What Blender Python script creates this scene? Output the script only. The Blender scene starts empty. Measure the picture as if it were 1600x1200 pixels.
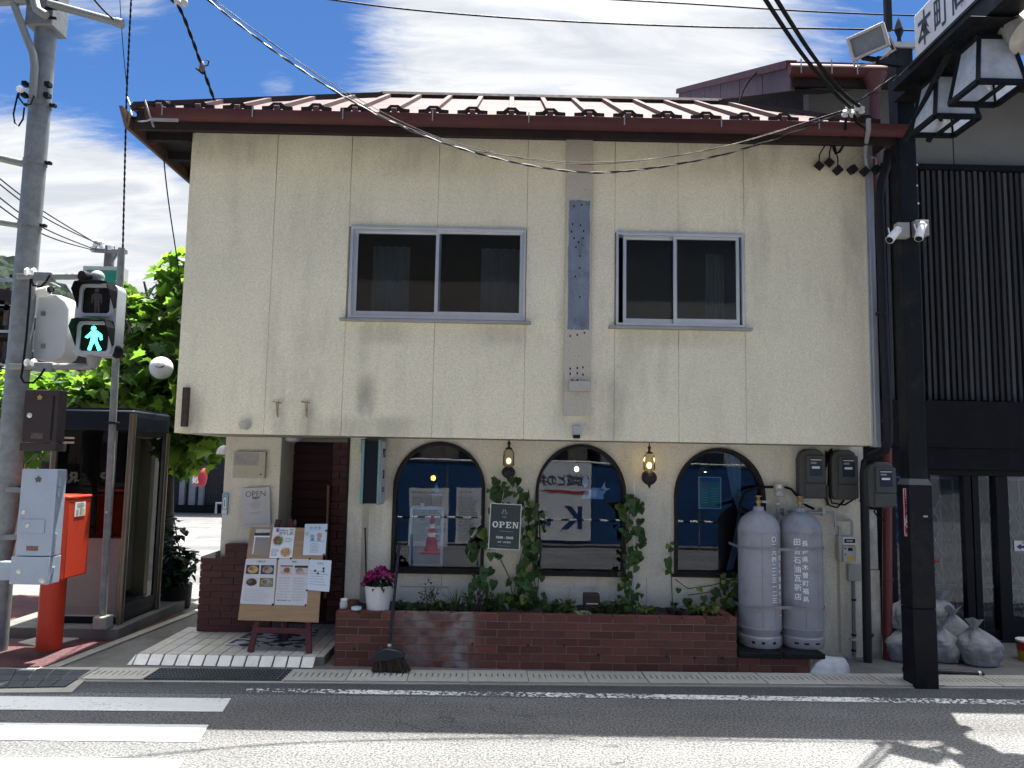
import bpy, math, random
from mathutils import Vector, Matrix
from mathutils.geometry import tessellate_polygon
random.seed(7)
S = bpy.context.scene
COL = S.collection
rad = math.radians
# ------------------------------------------------------------------ camera
CAMZ, FPX = 1.75, 1200.0
PITCH, ROLL, YAW = rad(5.71), rad(1.05), rad(0.37)
def cam_axes():
    f = Vector((math.sin(YAW)*math.cos(PITCH), math.cos(YAW)*math.cos(PITCH), math.sin(PITCH)))
    r = Vector((math.cos(YAW), -math.sin(YAW), 0)); u = r.cross(f)
    c, s = math.cos(ROLL), math.sin(ROLL)
    return c*r+s*u, c*u-s*r, f
CR, CU, CF = cam_axes()
CAM = Vector((0, 0, CAMZ))
cd = bpy.data.cameras.new("camera"); cd.sensor_width = 36; cd.lens = 36*FPX/1600; cd.clip_end = 3000; cd.clip_start = .05
co = bpy.data.objects.new("camera", cd); COL.objects.link(co)
m = Matrix((CR, CU, -CF)).transposed().to_4x4(); m.translation = CAM; co.matrix_world = m
S.camera = co
# ------------------------------------------------------------------ sun, sky, exposure
SUN = Vector((.085, .235, 1)).normalized()
EXPO = 2.64
SKY_STR, CLOUD = .0405, .158
S.view_settings.view_transform = 'Standard'; S.view_settings.look = 'None'
S.view_settings.gamma = 1; S.view_settings.use_curve_mapping = False
S.view_settings.exposure = EXPO
S.cycles.use_denoising = True
S.cycles.max_bounces = 8; S.cycles.transparent_max_bounces = 16; S.cycles.sample_clamp_indirect = 6
sl = bpy.data.lights.new("sun", 'SUN'); sl.energy = 3.2; sl.angle = rad(.55); sl.color = (1, .965, .91)
so = bpy.data.objects.new("sun", sl); COL.objects.link(so); so.rotation_euler = (-SUN).to_track_quat('-Z', 'Y').to_euler(); so.location = (0, 20, 60)
W = bpy.data.worlds.new("World"); S.world = W; W.use_nodes = True
def world():
    nt = W.node_tree; N = nt.nodes; N.clear(); L = nt.links.new
    def n(t, **k):
        x = N.new(t)
        for a, b in k.items(): setattr(x, a, b)
        return x
    def mth(op, a, b=None, c=None, clamp=False):
        x = n('ShaderNodeMath', operation=op, use_clamp=clamp)
        for i, q in enumerate((a, b, c)):
            if q is None: continue
            if isinstance(q, (int, float)): x.inputs[i].default_value = q
            else: L(q, x.inputs[i])
        return x.outputs[0]
    sky = n('ShaderNodeTexSky', sky_type='NISHITA', sun_disc=False)
    sky.sun_elevation = math.asin(SUN.z); sky.sun_rotation = math.atan2(SUN.x, SUN.y)
    sky.altitude = 2500; sky.air_density = 1.0; sky.dust_density = .1; sky.ozone_density = 5
    tc = n('ShaderNodeTexCoord'); sep = n('ShaderNodeSeparateXYZ'); L(tc.outputs['Generated'], sep.inputs[0])
    z = mth('ADD', mth('MAXIMUM', sep.outputs[2], 0), .18)
    cb = n('ShaderNodeCombineXYZ'); L(mth('DIVIDE', sep.outputs[0], z), cb.inputs[0]); L(mth('DIVIDE', sep.outputs[1], z), cb.inputs[1])
    def noise(scale, rot, sc, det, rough, dist, off=(0, 0, 0)):
        mp = n('ShaderNodeMapping'); mp.inputs[1].default_value = off; mp.inputs[2].default_value = (0, 0, rad(rot)); mp.inputs[3].default_value = sc
        L(cb.outputs[0], mp.inputs[0])
        t = n('ShaderNodeTexNoise'); t.inputs['Scale'].default_value = scale; t.inputs['Detail'].default_value = det
        t.inputs['Roughness'].default_value = rough; t.inputs['Distortion'].default_value = dist; L(mp.outputs[0], t.inputs[0]); return t.outputs[0]
    def region(px, py, a0, a1):     # soft disc of cloud round one direction of the sky
        d = (CF*FPX+CR*(px-800)-CU*(py-600)).normalized()
        vm = n('ShaderNodeVectorMath', operation='DOT_PRODUCT'); L(tc.outputs['Generated'], vm.inputs[0]); vm.inputs[1].default_value = d
        mr = n('ShaderNodeMapRange', interpolation_type='SMOOTHSTEP'); L(vm.outputs['Value'], mr.inputs[0])
        mr.inputs[1].default_value = math.cos(rad(a0)); mr.inputs[2].default_value = math.cos(rad(a1)); return mr.outputs[0]
    big = noise(1.7, 30, (.8, 1.9, 1), 9, .62, .9, (3.1, 1.2, 0))
    wisp = noise(6.5, 35, (.55, 1.9, 1), 10, .66, 1.2, (1.7, 4.4, 0))
    fine = noise(17, 38, (.5, 1.8, 1), 8, .68, 1.4, (5.2, .7, 0))
    reg = None
    for px, py, a0, a1, w in ((900, 50, 19, 2, .30), (700, 30, 10, 2, .12), (1120, 100, 13, 2, .16), (110, 345, 9, 3.0, .42), (20, 270, 6, 2, .22), (250, 350, 7, 2, .30), (430, 132, 1.8, .4, .22), (60, 30, 8, 1, .10), (170, 60, 6, 1, .13),
                              (440, 90, 9, 2, -.18), (150, 150, 7.5, 3, -.20), (290, 170, 6, 2, -.16), (1380, 10, 9, 2, -.12), (20, 140, 6, 2, -.1)):
        r = mth('MULTIPLY', region(px, py, a0, a1), w)
        reg = r if reg is None else mth('ADD', reg, r)
    v = mth('ADD', mth('ADD', mth('ADD', mth('MULTIPLY', big, .42), mth('MULTIPLY', fine, .24)), mth('MULTIPLY', wisp, .52)), reg)
    mr = n('ShaderNodeMapRange', interpolation_type='SMOOTHSTEP'); L(v, mr.inputs[0]); mr.inputs[1].default_value = .56; mr.inputs[2].default_value = .96
    # aureole of thin cloud round the sun, boosted out of view to fill the shade
    vs = n('ShaderNodeVectorMath', operation='DOT_PRODUCT'); L(tc.outputs['Generated'], vs.inputs[0]); vs.inputs[1].default_value = SUN
    au = n('ShaderNodeMapRange', interpolation_type='SMOOTHSTEP'); L(vs.outputs['Value'], au.inputs[0]); au.inputs[1].default_value = math.cos(rad(46)); au.inputs[2].default_value = math.cos(rad(10))
    mask = mth('ADD', mr.outputs[0], mth('MULTIPLY', au.outputs[0], .4), clamp=True)
    shade = noise(4.2, 30, (.6, 1.7, 1), 8, .62, .8, (9, 2, 0))
    cr = n('ShaderNodeMixRGB'); cr.inputs[1].default_value = (CLOUD*.74, CLOUD*.79, CLOUD*.86, 1); cr.inputs[2].default_value = (CLOUD, CLOUD*1.01, CLOUD*1.03, 1)
    mr2 = n('ShaderNodeMapRange'); L(shade, mr2.inputs[0]); mr2.inputs[1].default_value = .38; mr2.inputs[2].default_value = .60; L(mr2.outputs[0], cr.inputs[0])
    sc = n('ShaderNodeMixRGB', blend_type='MULTIPLY'); sc.inputs[0].default_value = 1; L(sky.outputs[0], sc.inputs[1]); sc.inputs[2].default_value = (SKY_STR*.40, SKY_STR*.56, SKY_STR*.70, 1)
    mx = n('ShaderNodeMixRGB'); L(mask, mx.inputs[0]); L(sc.outputs[0], mx.inputs[1]); 
    gl = n('ShaderNodeVectorMath', operation='SCALE'); L(cr.outputs[0], gl.inputs[0]); L(mth('MULTIPLY_ADD', au.outputs[0], 23.0, 1.0), gl.inputs['Scale'])
    wm = n('ShaderNodeMixRGB', blend_type='MULTIPLY'); L(au.outputs[0], wm.inputs[0]); L(gl.outputs[0], wm.inputs[1]); wm.inputs[2].default_value = (1, .95, .85, 1); L(wm.outputs[0], mx.inputs[2])
    bg = n('ShaderNodeBackground'); bg.inputs[1].default_value = 1; L(mx.outputs[0], bg.inputs[0])
    out = n('ShaderNodeOutputWorld'); L(bg.outputs[0], out.inputs[0])
world()
# ------------------------------------------------------------------ measuring: where a sight line meets a plane of the place
def ray(x, y): return CF*FPX+CR*(x-800)-CU*(y-600)
def P(x, y, Y):
    d = ray(x, y); return CAM+d*(Y/d.y)
def PG(x, y, z=0.0):
    d = ray(x, y); return CAM+d*((z-CAMZ)/d.z)
def PX(x, y, X):
    d = ray(x, y); return CAM+d*(X/d.x)
def RC(x0, y0, x1, y1, Y):      # X0, X1, Z0, Z1 of an upright rectangle standing in plane Y
    cx, cy = (x0+x1)/2, (y0+y1)/2
    return P(x0, cy, Y).x, P(x1, cy, Y).x, P(cx, y1, Y).z, P(cx, y0, Y).z
# ------------------------------------------------------------------ mesh helper
class G:
    def __init__(s): s.v = []; s.f = []; s.mi = []; s.m = 0
    def add(s, vs, fs):
        o = len(s.v); s.v += [Vector(q) for q in vs]
        for q in fs: s.f.append([i+o for i in q]); s.mi.append(s.m)
        return s
    def box(s, x0, x1, y0, y1, z0, z1):
        x0, x1 = min(x0, x1), max(x0, x1); y0, y1 = min(y0, y1), max(y0, y1); z0, z1 = min(z0, z1), max(z0, z1)
        return s.add([(x0, y0, z0), (x1, y0, z0), (x1, y1, z0), (x0, y1, z0), (x0, y0, z1), (x1, y0, z1), (x1, y1, z1), (x0, y1, z1)],
                     [(0, 3, 2, 1), (4, 5, 6, 7), (0, 1, 5, 4), (1, 2, 6, 5), (2, 3, 7, 6), (3, 0, 4, 7)])
    def bar(s, a, b, w, h, up=(0, 0, 1)):     # square bar from a to b
        a, b = Vector(a), Vector(b); d = (b-a).normalized(); up = Vector(up)
        if abs(d.dot(up)) > .98: up = Vector((0, 1, 0))
        r = d.cross(up).normalized()*w/2; u = r.cross(d).normalized()*h/2
        vs = [p+i*r+j*u for p in (a, b) for i, j in ((-1, -1), (1, -1), (1, 1), (-1, 1))]
        return s.add(vs, [(0, 1, 2, 3), (7, 6, 5, 4), (0, 4, 5, 1), (1, 5, 6, 2), (2, 6, 7, 3), (3, 7, 4, 0)])
    def tube(s, pts, r, n=8, cap=True):
        pts = [Vector(p) for p in pts]; rs = r if isinstance(r, (list, tuple)) else [r]*len(pts)
        t0 = (pts[1]-pts[0]).normalized(); a = Vector((0, 0, 1)) if abs(t0.z) < .9 else Vector((0, 1, 0))
        u = t0.cross(a).normalized(); o = len(s.v)
        for i, p in enumerate(pts):
            t = (pts[min(i+1, len(pts)-1)]-pts[max(i-1, 0)]).normalized()
            u = (u-t*u.dot(t)).normalized(); w = t.cross(u)
            for k in range(n):
                an = 2*math.pi*k/n; s.v.append(p+(u*math.cos(an)+w*math.sin(an))*rs[i])
        for i in range(len(pts)-1):
            for k in range(n):
                k2 = (k+1) % n; s.f.append([o+i*n+k, o+i*n+k2, o+(i+1)*n+k2, o+(i+1)*n+k]); s.mi.append(s.m)
        if cap:
            s.f.append([o+k for k in range(n)][::-1]); s.mi.append(s.m)
            e = o+(len(pts)-1)*n; s.f.append([e+k for k in range(n)]); s.mi.append(s.m)
        return s
    def lathe(s, c, prof, n=20, M=None):        # prof: (radius, height) from bottom to top, about z (or M)
        c = Vector(c); o = len(s.v)
        for r, h in prof:
            for k in range(n):
                an = 2*math.pi*k/n; q = Vector((r*math.cos(an), r*math.sin(an), h))
                s.v.append(c+((M @ q) if M else q))
        for i in range(len(prof)-1):
            for k in range(n):
                k2 = (k+1) % n; s.f.append([o+i*n+k, o+i*n+k2, o+(i+1)*n+k2, o+(i+1)*n+k]); s.mi.append(s.m)
        s.f.append([o+k for k in range(n)][::-1]); s.mi.append(s.m)
        e = o+(len(prof)-1)*n; s.f.append([e+k for k in range(n)]); s.mi.append(s.m)
        return s
    def plate(s, loops, d0, d1, f=lambda u, v, d: (u, d, v)):   # outline (plus holes) given depth from d0 (front) to d1
        L3 = [[Vector((u, v, 0)) for u, v in lp] for lp in loops]
        tr = tessellate_polygon(L3); fl = [q for lp in loops for q in lp]; n = len(fl); o = len(s.v)
        for d in (d0, d1): s.v += [Vector(f(u, v, d)) for u, v in fl]
        for a, b, c in tr:
            A, B, C = fl[a], fl[b], fl[c]
            if (B[0]-A[0])*(C[1]-A[1])-(B[1]-A[1])*(C[0]-A[0]) < 0: b, c = c, b
            s.f.append([o+a, o+b, o+c]); s.f.append([o+n+a, o+n+c, o+n+b]); s.mi += [s.m]*2
        k = 0
        for li, lp in enumerate(loops):
            m = len(lp); ar = sum(lp[i][0]*lp[(i+1) % m][1]-lp[(i+1) % m][0]*lp[i][1] for i in range(m))
            for i in range(m):
                a, b = k+i, k+(i+1) % m
                q = [o+a, o+n+a, o+n+b, o+b]
                if (ar > 0) != (li > 0): pass
                else: q = q[::-1]
                s.f.append(q); s.mi.append(s.m)
            k += m
        return s
    def ball(s, c, rx, ry=None, rz=None, n=12, m=8):
        ry = ry or rx; rz = rz or rx
        c = Vector(c); o = len(s.v); s.v.append(c+Vector((0, 0, -rz)))
        for i in range(1, m):
            a = -math.pi/2+math.pi*i/m
            for k in range(n):
                b = 2*math.pi*k/n; s.v.append(c+Vector((rx*math.cos(a)*math.cos(b), ry*math.cos(a)*math.sin(b), rz*math.sin(a))))
        s.v.append(c+Vector((0, 0, rz))); e = len(s.v)-1
        for k in range(n):
            k2 = (k+1) % n; s.f.append([o, o+1+k2, o+1+k]); s.f.append([e, e-n+k, e-n+k2]); s.mi += [s.m]*2
            for i in range(m-2): s.f.append([o+1+i*n+k, o+1+i*n+k2, o+1+(i+1)*n+k2, o+1+(i+1)*n+k]); s.mi.append(s.m)
        return s
    def xf(s, M):
        s.v = [M @ q for q in s.v]; return s
    def mesh(s, name, mats, off=Vector((0, 0, 0)), smooth=0):
        me = bpy.data.meshes.new(name); me.from_pydata([tuple(q-off) for q in s.v], [], s.f)
        for q in (mats if isinstance(mats, (list, tuple)) else [mats]): me.materials.append(q)
        me.polygons.foreach_set('material_index', s.mi)
        if smooth:
            me.shade_smooth(); me.set_sharp_from_angle(angle=rad(smooth))
        me.update(); return me
    def build(s, name, mats, parent=None, smooth=0, bevel=0, seg=2):
        off = wloc(parent)
        o = bpy.data.objects.new(name, s.mesh(name, mats, off, smooth)); COL.objects.link(o)
        if parent: o.parent = parent
        if bevel:
            b = o.modifiers.new("bevel", 'BEVEL'); b.width = bevel; b.segments = seg; b.limit_method = 'ANGLE'; b.angle_limit = rad(40)
            if not smooth: o.data.shade_smooth(); o.data.set_sharp_from_angle(angle=rad(50))
        return o
def wloc(o):
    v = Vector((0, 0, 0))
    while o: v += o.location; o = o.parent
    return v
def tag(o, label=None, cat=None, group=None, kind=None):
    if label: o['label'] = label
    if cat: o['category'] = cat
    if group: o['group'] = group
    if kind: o['kind'] = kind
    return o
def thing(name, label, cat, loc, group=None):
    o = bpy.data.objects.new(name, None); COL.objects.link(o); o.location = loc; o.empty_display_size = .05
    return tag(o, label, cat, group)
def link(name, me, parent, loc, scale=(1, 1, 1), rot=(0, 0, 0)):     # one more piece that shares mesh data
    o = bpy.data.objects.new(name, me); COL.objects.link(o); o.location = Vector(loc)-wloc(parent); o.scale = scale; o.rotation_euler = rot
    if parent: o.parent = parent
    return o
def copy_tree(o, d, label=None, parent=None):
    c = o.copy(); COL.objects.link(c)
    if parent: c.parent = parent
    else: c.location = o.location+Vector(d)
    if label: c['label'] = label
    for ch in o.children: copy_tree(ch, None, None, c)
    return c
# ------------------------------------------------------------------ materials
def mat(name, col, rough=.6, metal=0, var=.10, vs=6, fine=.0, fs=120, bump=0, bs=80, rnd=0, spec=.35, stretch=(1, 1, 1), dirt=0, dirtcol=(.03, .03, .028), ds=3, world=False, trans=0, tcol=(1, 1, 1)):
    m = bpy.data.materials.new(name); m.use_nodes = True; nt = m.node_tree; N = nt.nodes; L = nt.links.new
    b = N['Principled BSDF']; b.inputs['Roughness'].default_value = rough; b.inputs['Metallic'].default_value = metal; b.inputs['Specular IOR Level'].default_value = spec
    if world: g = N.new('ShaderNodeNewGeometry'); src = g.outputs['Position']
    else: g = N.new('ShaderNodeTexCoord'); src = g.outputs['Object']
    mp = N.new('ShaderNodeMapping'); mp.inputs[3].default_value = stretch; L(src, mp.inputs[0]); src2 = mp.outputs[0]
    def noise(sc, det=5, r=.6, s=None):
        t = N.new('ShaderNodeTexNoise'); t.inputs['Scale'].default_value = sc; t.inputs['Detail'].default_value = det; t.inputs['Roughness'].default_value = r
        L(s or src2, t.inputs[0]); return t.outputs[0]
    def rng(x, a, c, lo, hi):
        t = N.new('ShaderNodeMapRange'); L(x, t.inputs[0]); t.inputs[1].default_value = a; t.inputs[2].default_value = c; t.inputs[3].default_value = lo; t.inputs[4].default_value = hi; return t.outputs[0]
    def mul(a, c):
        t = N.new('ShaderNodeMath'); t.operation = 'MULTIPLY'; L(a, t.inputs[0]); L(c, t.inputs[1]); return t.outputs[0]
    val = rng(noise(vs), .3, .7, 1-var, 1+var)
    if fine: val = mul(val, rng(noise(fs, 3, .7, src), .3, .7, 1-fine, 1+fine))
    if rnd:
        oi = N.new('ShaderNodeObjectInfo'); val = mul(val, rng(oi.outputs['Random'], 0, 1, 1-rnd, 1+rnd))
    sc = N.new('ShaderNodeVectorMath'); sc.operation = 'SCALE'; sc.inputs[0].default_value = col; L(val, sc.inputs['Scale']); colour = sc.outputs[0]
    if dirt:
        mx = N.new('ShaderNodeMixRGB'); L(mul(rng(noise(ds, 8, .7, src), .5, .72, 0, dirt), rng(noise(ds*7, 4, .6, src), .3, .6, .3, 1)), mx.inputs[0]); L(colour, mx.inputs[1]); mx.inputs[2].default_value = (*dirtcol, 1); colour = mx.outputs[0]
    L(colour, b.inputs['Base Color'])
    L(rng(noise(vs*3), .3, .7, max(.02, rough*.85), min(1, rough*1.15)), b.inputs['Roughness'])
    if bump:
        bp = N.new('ShaderNodeBump'); bp.inputs['Strength'].default_value = min(1, bump); bp.inputs['Distance'].default_value = .004; L(noise(bs, 4, .65, src), bp.inputs['Height']); L(bp.outputs[0], b.inputs['Normal'])
    if trans:
        tr = N.new('ShaderNodeBsdfTranslucent'); ms = N.new('ShaderNodeMixShader'); ms.inputs[0].default_value = trans
        s2 = N.new('ShaderNodeVectorMath'); s2.operation = 'MULTIPLY'; L(colour, s2.inputs[0]); s2.inputs[1].default_value = tcol
        L(s2.outputs[0], tr.inputs[0]); L(b.outputs[0], ms.inputs[1]); L(tr.outputs[0], ms.inputs[2]); L(ms.outputs[0], N['Material Output'].inputs[0])
    return m
def emit(name, col, st):
    m = bpy.data.materials.new(name); m.use_nodes = True; b = m.node_tree.nodes['Principled BSDF']
    b.inputs['Base Color'].default_value = (*[min(1, c) for c in col], 1); b.inputs['Emission Color'].default_value = (*col, 1); b.inputs['Emission Strength'].default_value = st; return m
def glass(name, tint=(.8, .85, .88), ior=1.7, rough=.0):
    m = bpy.data.materials.new(name); m.use_nodes = True; N = m.node_tree.nodes; L = m.node_tree.links.new
    t = N.new('ShaderNodeBsdfTransparent'); t.inputs[0].default_value = (*tint, 1); g = N.new('ShaderNodeBsdfGlossy'); g.inputs['Roughness'].default_value = rough
    nz = N.new('ShaderNodeTexNoise'); nz.inputs['Scale'].default_value = 1.6; tc = N.new('ShaderNodeTexCoord'); L(tc.outputs['Object'], nz.inputs[0])
    bp = N.new('ShaderNodeBump'); bp.inputs['Strength'].default_value = .04; bp.inputs['Distance'].default_value = .02; L(nz.outputs[0], bp.inputs['Height']); L(bp.outputs[0], g.inputs['Normal'])
    lw = N.new('ShaderNodeFresnel'); lw.inputs[0].default_value = ior; x = N.new('ShaderNodeMixShader'); L(lw.outputs[0], x.inputs[0]); L(t.outputs[0], x.inputs[1]); L(g.outputs[0], x.inputs[2]); L(x.outputs[0], N['Material Output'].inputs[0]); return m
def text(s, size, mt, parent, MX, name='lettering', bold=0, align='CENTER', ls=1.0, ext=.0008):
    cu = bpy.data.curves.new('t', 'FONT'); cu.body = s; cu.size = size; cu.align_x = align; cu.align_y = 'CENTER'; cu.offset = bold; cu.extrude = ext; cu.space_line = ls; cu.resolution_u = 3
    o = bpy.data.objects.new('t', cu); COL.objects.link(o); dg = bpy.context.evaluated_depsgraph_get()
    me = bpy.data.meshes.new_from_object(o.evaluated_get(dg)); bpy.data.objects.remove(o); bpy.data.curves.remove(cu)
    off = wloc(parent); me.transform(Matrix.Translation(-off) @ MX); me.name = name; me.materials.clear(); me.materials.append(mt)
    q = bpy.data.objects.new(name, me); COL.objects.link(q); q.parent = parent; return q
def face_cam(p, tilt=0, roll=0):   # text upright in an XZ plane, read from -Y
    return Matrix.Translation(p) @ Matrix.Rotation(roll, 4, 'Y') @ Matrix.Rotation(math.pi/2+tilt, 4, 'X')
def face_left(p):                   # read from -X
    M = Matrix(((0, 0, -1), (-1, 0, 0), (0, 1, 0))).to_4x4(); return Matrix.Translation(p) @ M
# ------------------------------------------------------------------ shared materials
def asphalt(name, base, lo, hi):
    m = mat(name, base, .9, var=.12, vs=1.1, bump=.7, bs=170, world=True, spec=.35)
    nt = m.node_tree; N = nt.nodes; L = nt.links.new; b = N['Principled BSDF']; src = b.inputs['Base Color'].links[0].from_socket
    g = N.new('ShaderNodeNewGeometry'); v = N.new('ShaderNodeTexNoise'); v.inputs['Scale'].default_value = 62; v.inputs['Detail'].default_value = 3; v.inputs['Roughness'].default_value = .75; L(g.outputs['Position'], v.inputs[0])
    r = N.new('ShaderNodeMapRange'); L(v.outputs[0], r.inputs[0]); r.inputs[1].default_value = .36; r.inputs[2].default_value = .66; r.inputs[3].default_value = lo; r.inputs[4].default_value = hi
    s = N.new('ShaderNodeVectorMath'); s.operation = 'SCALE'; L(src, s.inputs[0]); L(r.outputs[0], s.inputs['Scale'])
    # cracks and the greyer bands that wheels have polished
    wn = N.new('ShaderNodeTexNoise'); wn.inputs['Scale'].default_value = 2.2; wn.inputs['Detail'].default_value = 5; L(g.outputs['Position'], wn.inputs[0])
    mp = N.new('ShaderNodeMixRGB'); mp.blend_type = 'ADD'; mp.inputs[0].default_value = .9; L(g.outputs['Position'], mp.inputs[1]); L(wn.outputs['Color'], mp.inputs[2])
    vo = N.new('ShaderNodeTexVoronoi'); vo.feature = 'DISTANCE_TO_EDGE'; vo.inputs['Scale'].default_value = .75; L(mp.outputs[0], vo.inputs[0])
    cr = N.new('ShaderNodeMapRange'); L(vo.outputs['Distance'], cr.inputs[0]); cr.inputs[1].default_value = .002; cr.inputs[2].default_value = .007; cr.inputs[3].default_value = .8; cr.inputs[4].default_value = 0
    bn = N.new('ShaderNodeTexNoise'); bn.inputs['Scale'].default_value = .35; bn.inputs['Detail'].default_value = 2; L(g.outputs['Position'], bn.inputs[0]); bm_ = N.new('ShaderNodeMapRange'); L(bn.outputs[0], bm_.inputs[0]); bm_.inputs[1].default_value = .46; bm_.inputs[2].default_value = .54
    mu = N.new('ShaderNodeMath'); mu.operation = 'MULTIPLY'; L(cr.outputs[0], mu.inputs[0]); L(bm_.outputs[0], mu.inputs[1])
    mx = N.new('ShaderNodeMixRGB'); L(mu.outputs[0], mx.inputs[0]); L(s.outputs[0], mx.inputs[1]); mx.inputs[2].default_value = (.03, .03, .03, 1)
    w2 = N.new('ShaderNodeTexNoise'); w2.inputs['Scale'].default_value = 1.0; w2.inputs['Detail'].default_value = 4; m3 = N.new('ShaderNodeMapping'); m3.inputs[3].default_value = (.12, 1.6, 1); L(g.outputs['Position'], m3.inputs[0]); L(m3.outputs[0], w2.inputs[0])
    r2 = N.new('ShaderNodeMapRange'); L(w2.outputs[0], r2.inputs[0]); r2.inputs[1].default_value = .35; r2.inputs[2].default_value = .65; r2.inputs[3].default_value = .78; r2.inputs[4].default_value = 1.18
    s2 = N.new('ShaderNodeVectorMath'); s2.operation = 'SCALE'; L(mx.outputs[0], s2.inputs[0]); L(r2.outputs[0], s2.inputs['Scale']); L(s2.outputs[0], b.inputs['Base Color']); return m
def stucco(name, col, streak=.35, stains_shade=False):
    m = mat(name, col, .9, var=.05, vs=1.3, fine=.16, fs=75, bump=.55, bs=60, world=True, spec=.2)
    nt = m.node_tree; N = nt.nodes; L = nt.links.new; b = N['Principled BSDF']; src = b.inputs['Base Color'].links[0].from_socket
    g = N.new('ShaderNodeNewGeometry')
    def nz(sc, st, det=6):
        mp = N.new('ShaderNodeMapping'); mp.inputs[3].default_value = st; L(g.outputs['Position'], mp.inputs[0])
        t = N.new('ShaderNodeTexNoise'); t.inputs['Scale'].default_value = sc; t.inputs['Detail'].default_value = det; t.inputs['Roughness'].default_value = .62; L(mp.outputs[0], t.inputs[0]); return t.outputs[0]
    def rg(x, a, c, lo=0, hi=1):
        t = N.new('ShaderNodeMapRange'); L(x, t.inputs[0]); t.inputs[1].default_value = a; t.inputs[2].default_value = c; t.inputs[3].default_value = lo; t.inputs[4].default_value = hi; return t.outputs[0]
    def mu(a, c):
        t = N.new('ShaderNodeMath'); t.operation = 'MULTIPLY'; L(a, t.inputs[0]); L(c, t.inputs[1]); return t.outputs[0]
    f = mu(rg(nz(4.5, (1, 1, .22)), .48, .75, 0, streak), rg(nz(1.1, (1, 1, 1)), .4, .62))
    mx = N.new('ShaderNodeMixRGB'); L(f, mx.inputs[0]); L(src, mx.inputs[1]); mx.inputs[2].default_value = (.16, .15, .13, 1)
    if stains_shade:      # soot and rain marks under sills, hooks, ledge; eave shade painted along the top
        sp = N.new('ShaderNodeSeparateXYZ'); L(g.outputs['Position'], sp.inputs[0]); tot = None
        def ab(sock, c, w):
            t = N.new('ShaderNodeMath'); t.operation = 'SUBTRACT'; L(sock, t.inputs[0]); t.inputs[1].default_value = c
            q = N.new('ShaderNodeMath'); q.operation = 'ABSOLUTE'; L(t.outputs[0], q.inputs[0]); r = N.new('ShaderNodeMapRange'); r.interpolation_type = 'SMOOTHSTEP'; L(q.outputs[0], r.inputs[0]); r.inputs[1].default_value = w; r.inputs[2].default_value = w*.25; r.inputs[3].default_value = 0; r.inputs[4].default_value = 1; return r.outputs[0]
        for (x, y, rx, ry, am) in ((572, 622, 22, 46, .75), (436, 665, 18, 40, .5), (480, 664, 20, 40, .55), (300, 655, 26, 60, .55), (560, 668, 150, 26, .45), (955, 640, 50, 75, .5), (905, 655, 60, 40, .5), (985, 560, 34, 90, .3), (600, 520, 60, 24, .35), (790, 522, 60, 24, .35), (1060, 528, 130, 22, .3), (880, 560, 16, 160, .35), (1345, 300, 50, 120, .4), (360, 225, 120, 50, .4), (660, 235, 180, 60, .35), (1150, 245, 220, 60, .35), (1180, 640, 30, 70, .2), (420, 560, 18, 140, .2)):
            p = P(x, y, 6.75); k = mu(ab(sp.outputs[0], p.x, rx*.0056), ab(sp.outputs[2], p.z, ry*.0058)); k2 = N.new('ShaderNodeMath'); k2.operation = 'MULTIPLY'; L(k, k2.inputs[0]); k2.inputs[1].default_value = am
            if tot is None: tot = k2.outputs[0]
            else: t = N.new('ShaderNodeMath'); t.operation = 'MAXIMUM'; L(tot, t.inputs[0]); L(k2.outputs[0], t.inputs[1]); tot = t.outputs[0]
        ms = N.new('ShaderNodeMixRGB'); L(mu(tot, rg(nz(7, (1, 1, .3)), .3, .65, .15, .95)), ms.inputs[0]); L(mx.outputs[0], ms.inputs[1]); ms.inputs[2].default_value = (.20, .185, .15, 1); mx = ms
    f2 = rg(nz(48, (1, 1, 1), 2), .69, .74, 0, .6)       # pits and specks
    m2 = N.new('ShaderNodeMixRGB'); L(f2, m2.inputs[0]); L(mx.outputs[0], m2.inputs[1]); m2.inputs[2].default_value = (.13, .12, .10, 1)
    L(m2.outputs[0], b.inputs['Base Color']); return m
def worn(name, col, wear, cracks=True):     # road paint with the asphalt showing through where it has gone
    m = mat(name, col, .6, var=.05, vs=3, fine=.06, fs=60, world=True, bump=.3, bs=150)
    nt = m.node_tree; N = nt.nodes; L = nt.links.new; b = N['Principled BSDF']; g = N.new('ShaderNodeNewGeometry')
    def nz(sc, det, st=(1, 1, 1)):
        mp = N.new('ShaderNodeMapping'); mp.inputs[3].default_value = st; L(g.outputs['Position'], mp.inputs[0])
        t = N.new('ShaderNodeTexNoise'); t.inputs['Scale'].default_value = sc; t.inputs['Detail'].default_value = det; t.inputs['Roughness'].default_value = .7; L(mp.outputs[0], t.inputs[0]); return t.outputs[0]
    a = N.new('ShaderNodeMath'); a.operation = 'ADD'; L(nz(30, 5), a.inputs[0])
    q = N.new('ShaderNodeMapRange'); L(nz(.7, 2), q.inputs[0]); q.inputs[1].default_value = .3; q.inputs[2].default_value = .7; q.inputs[3].default_value = -.12; q.inputs[4].default_value = .12; L(q.outputs[0], a.inputs[1])
    r = N.new('ShaderNodeMapRange'); L(a.outputs[0], r.inputs[0]); r.inputs[1].default_value = wear; r.inputs[2].default_value = wear+.05
    t = N.new('ShaderNodeBsdfTransparent'); x = N.new('ShaderNodeMixShader'); L(r.outputs[0], x.inputs[0]); L(t.outputs[0], x.inputs[1]); L(b.outputs[0], x.inputs[2]); L(x.outputs[0], N['Material Output'].inputs[0]); return m
mASPH = asphalt('asphalt', (.078, .078, .0775), .22, 2.5)
mCONC = mat('concrete', (.31, .30, .265), .85, var=.12, vs=2.5, fine=.12, fs=90, bump=.3, bs=90, dirt=.4, ds=1.2, world=True)
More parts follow.
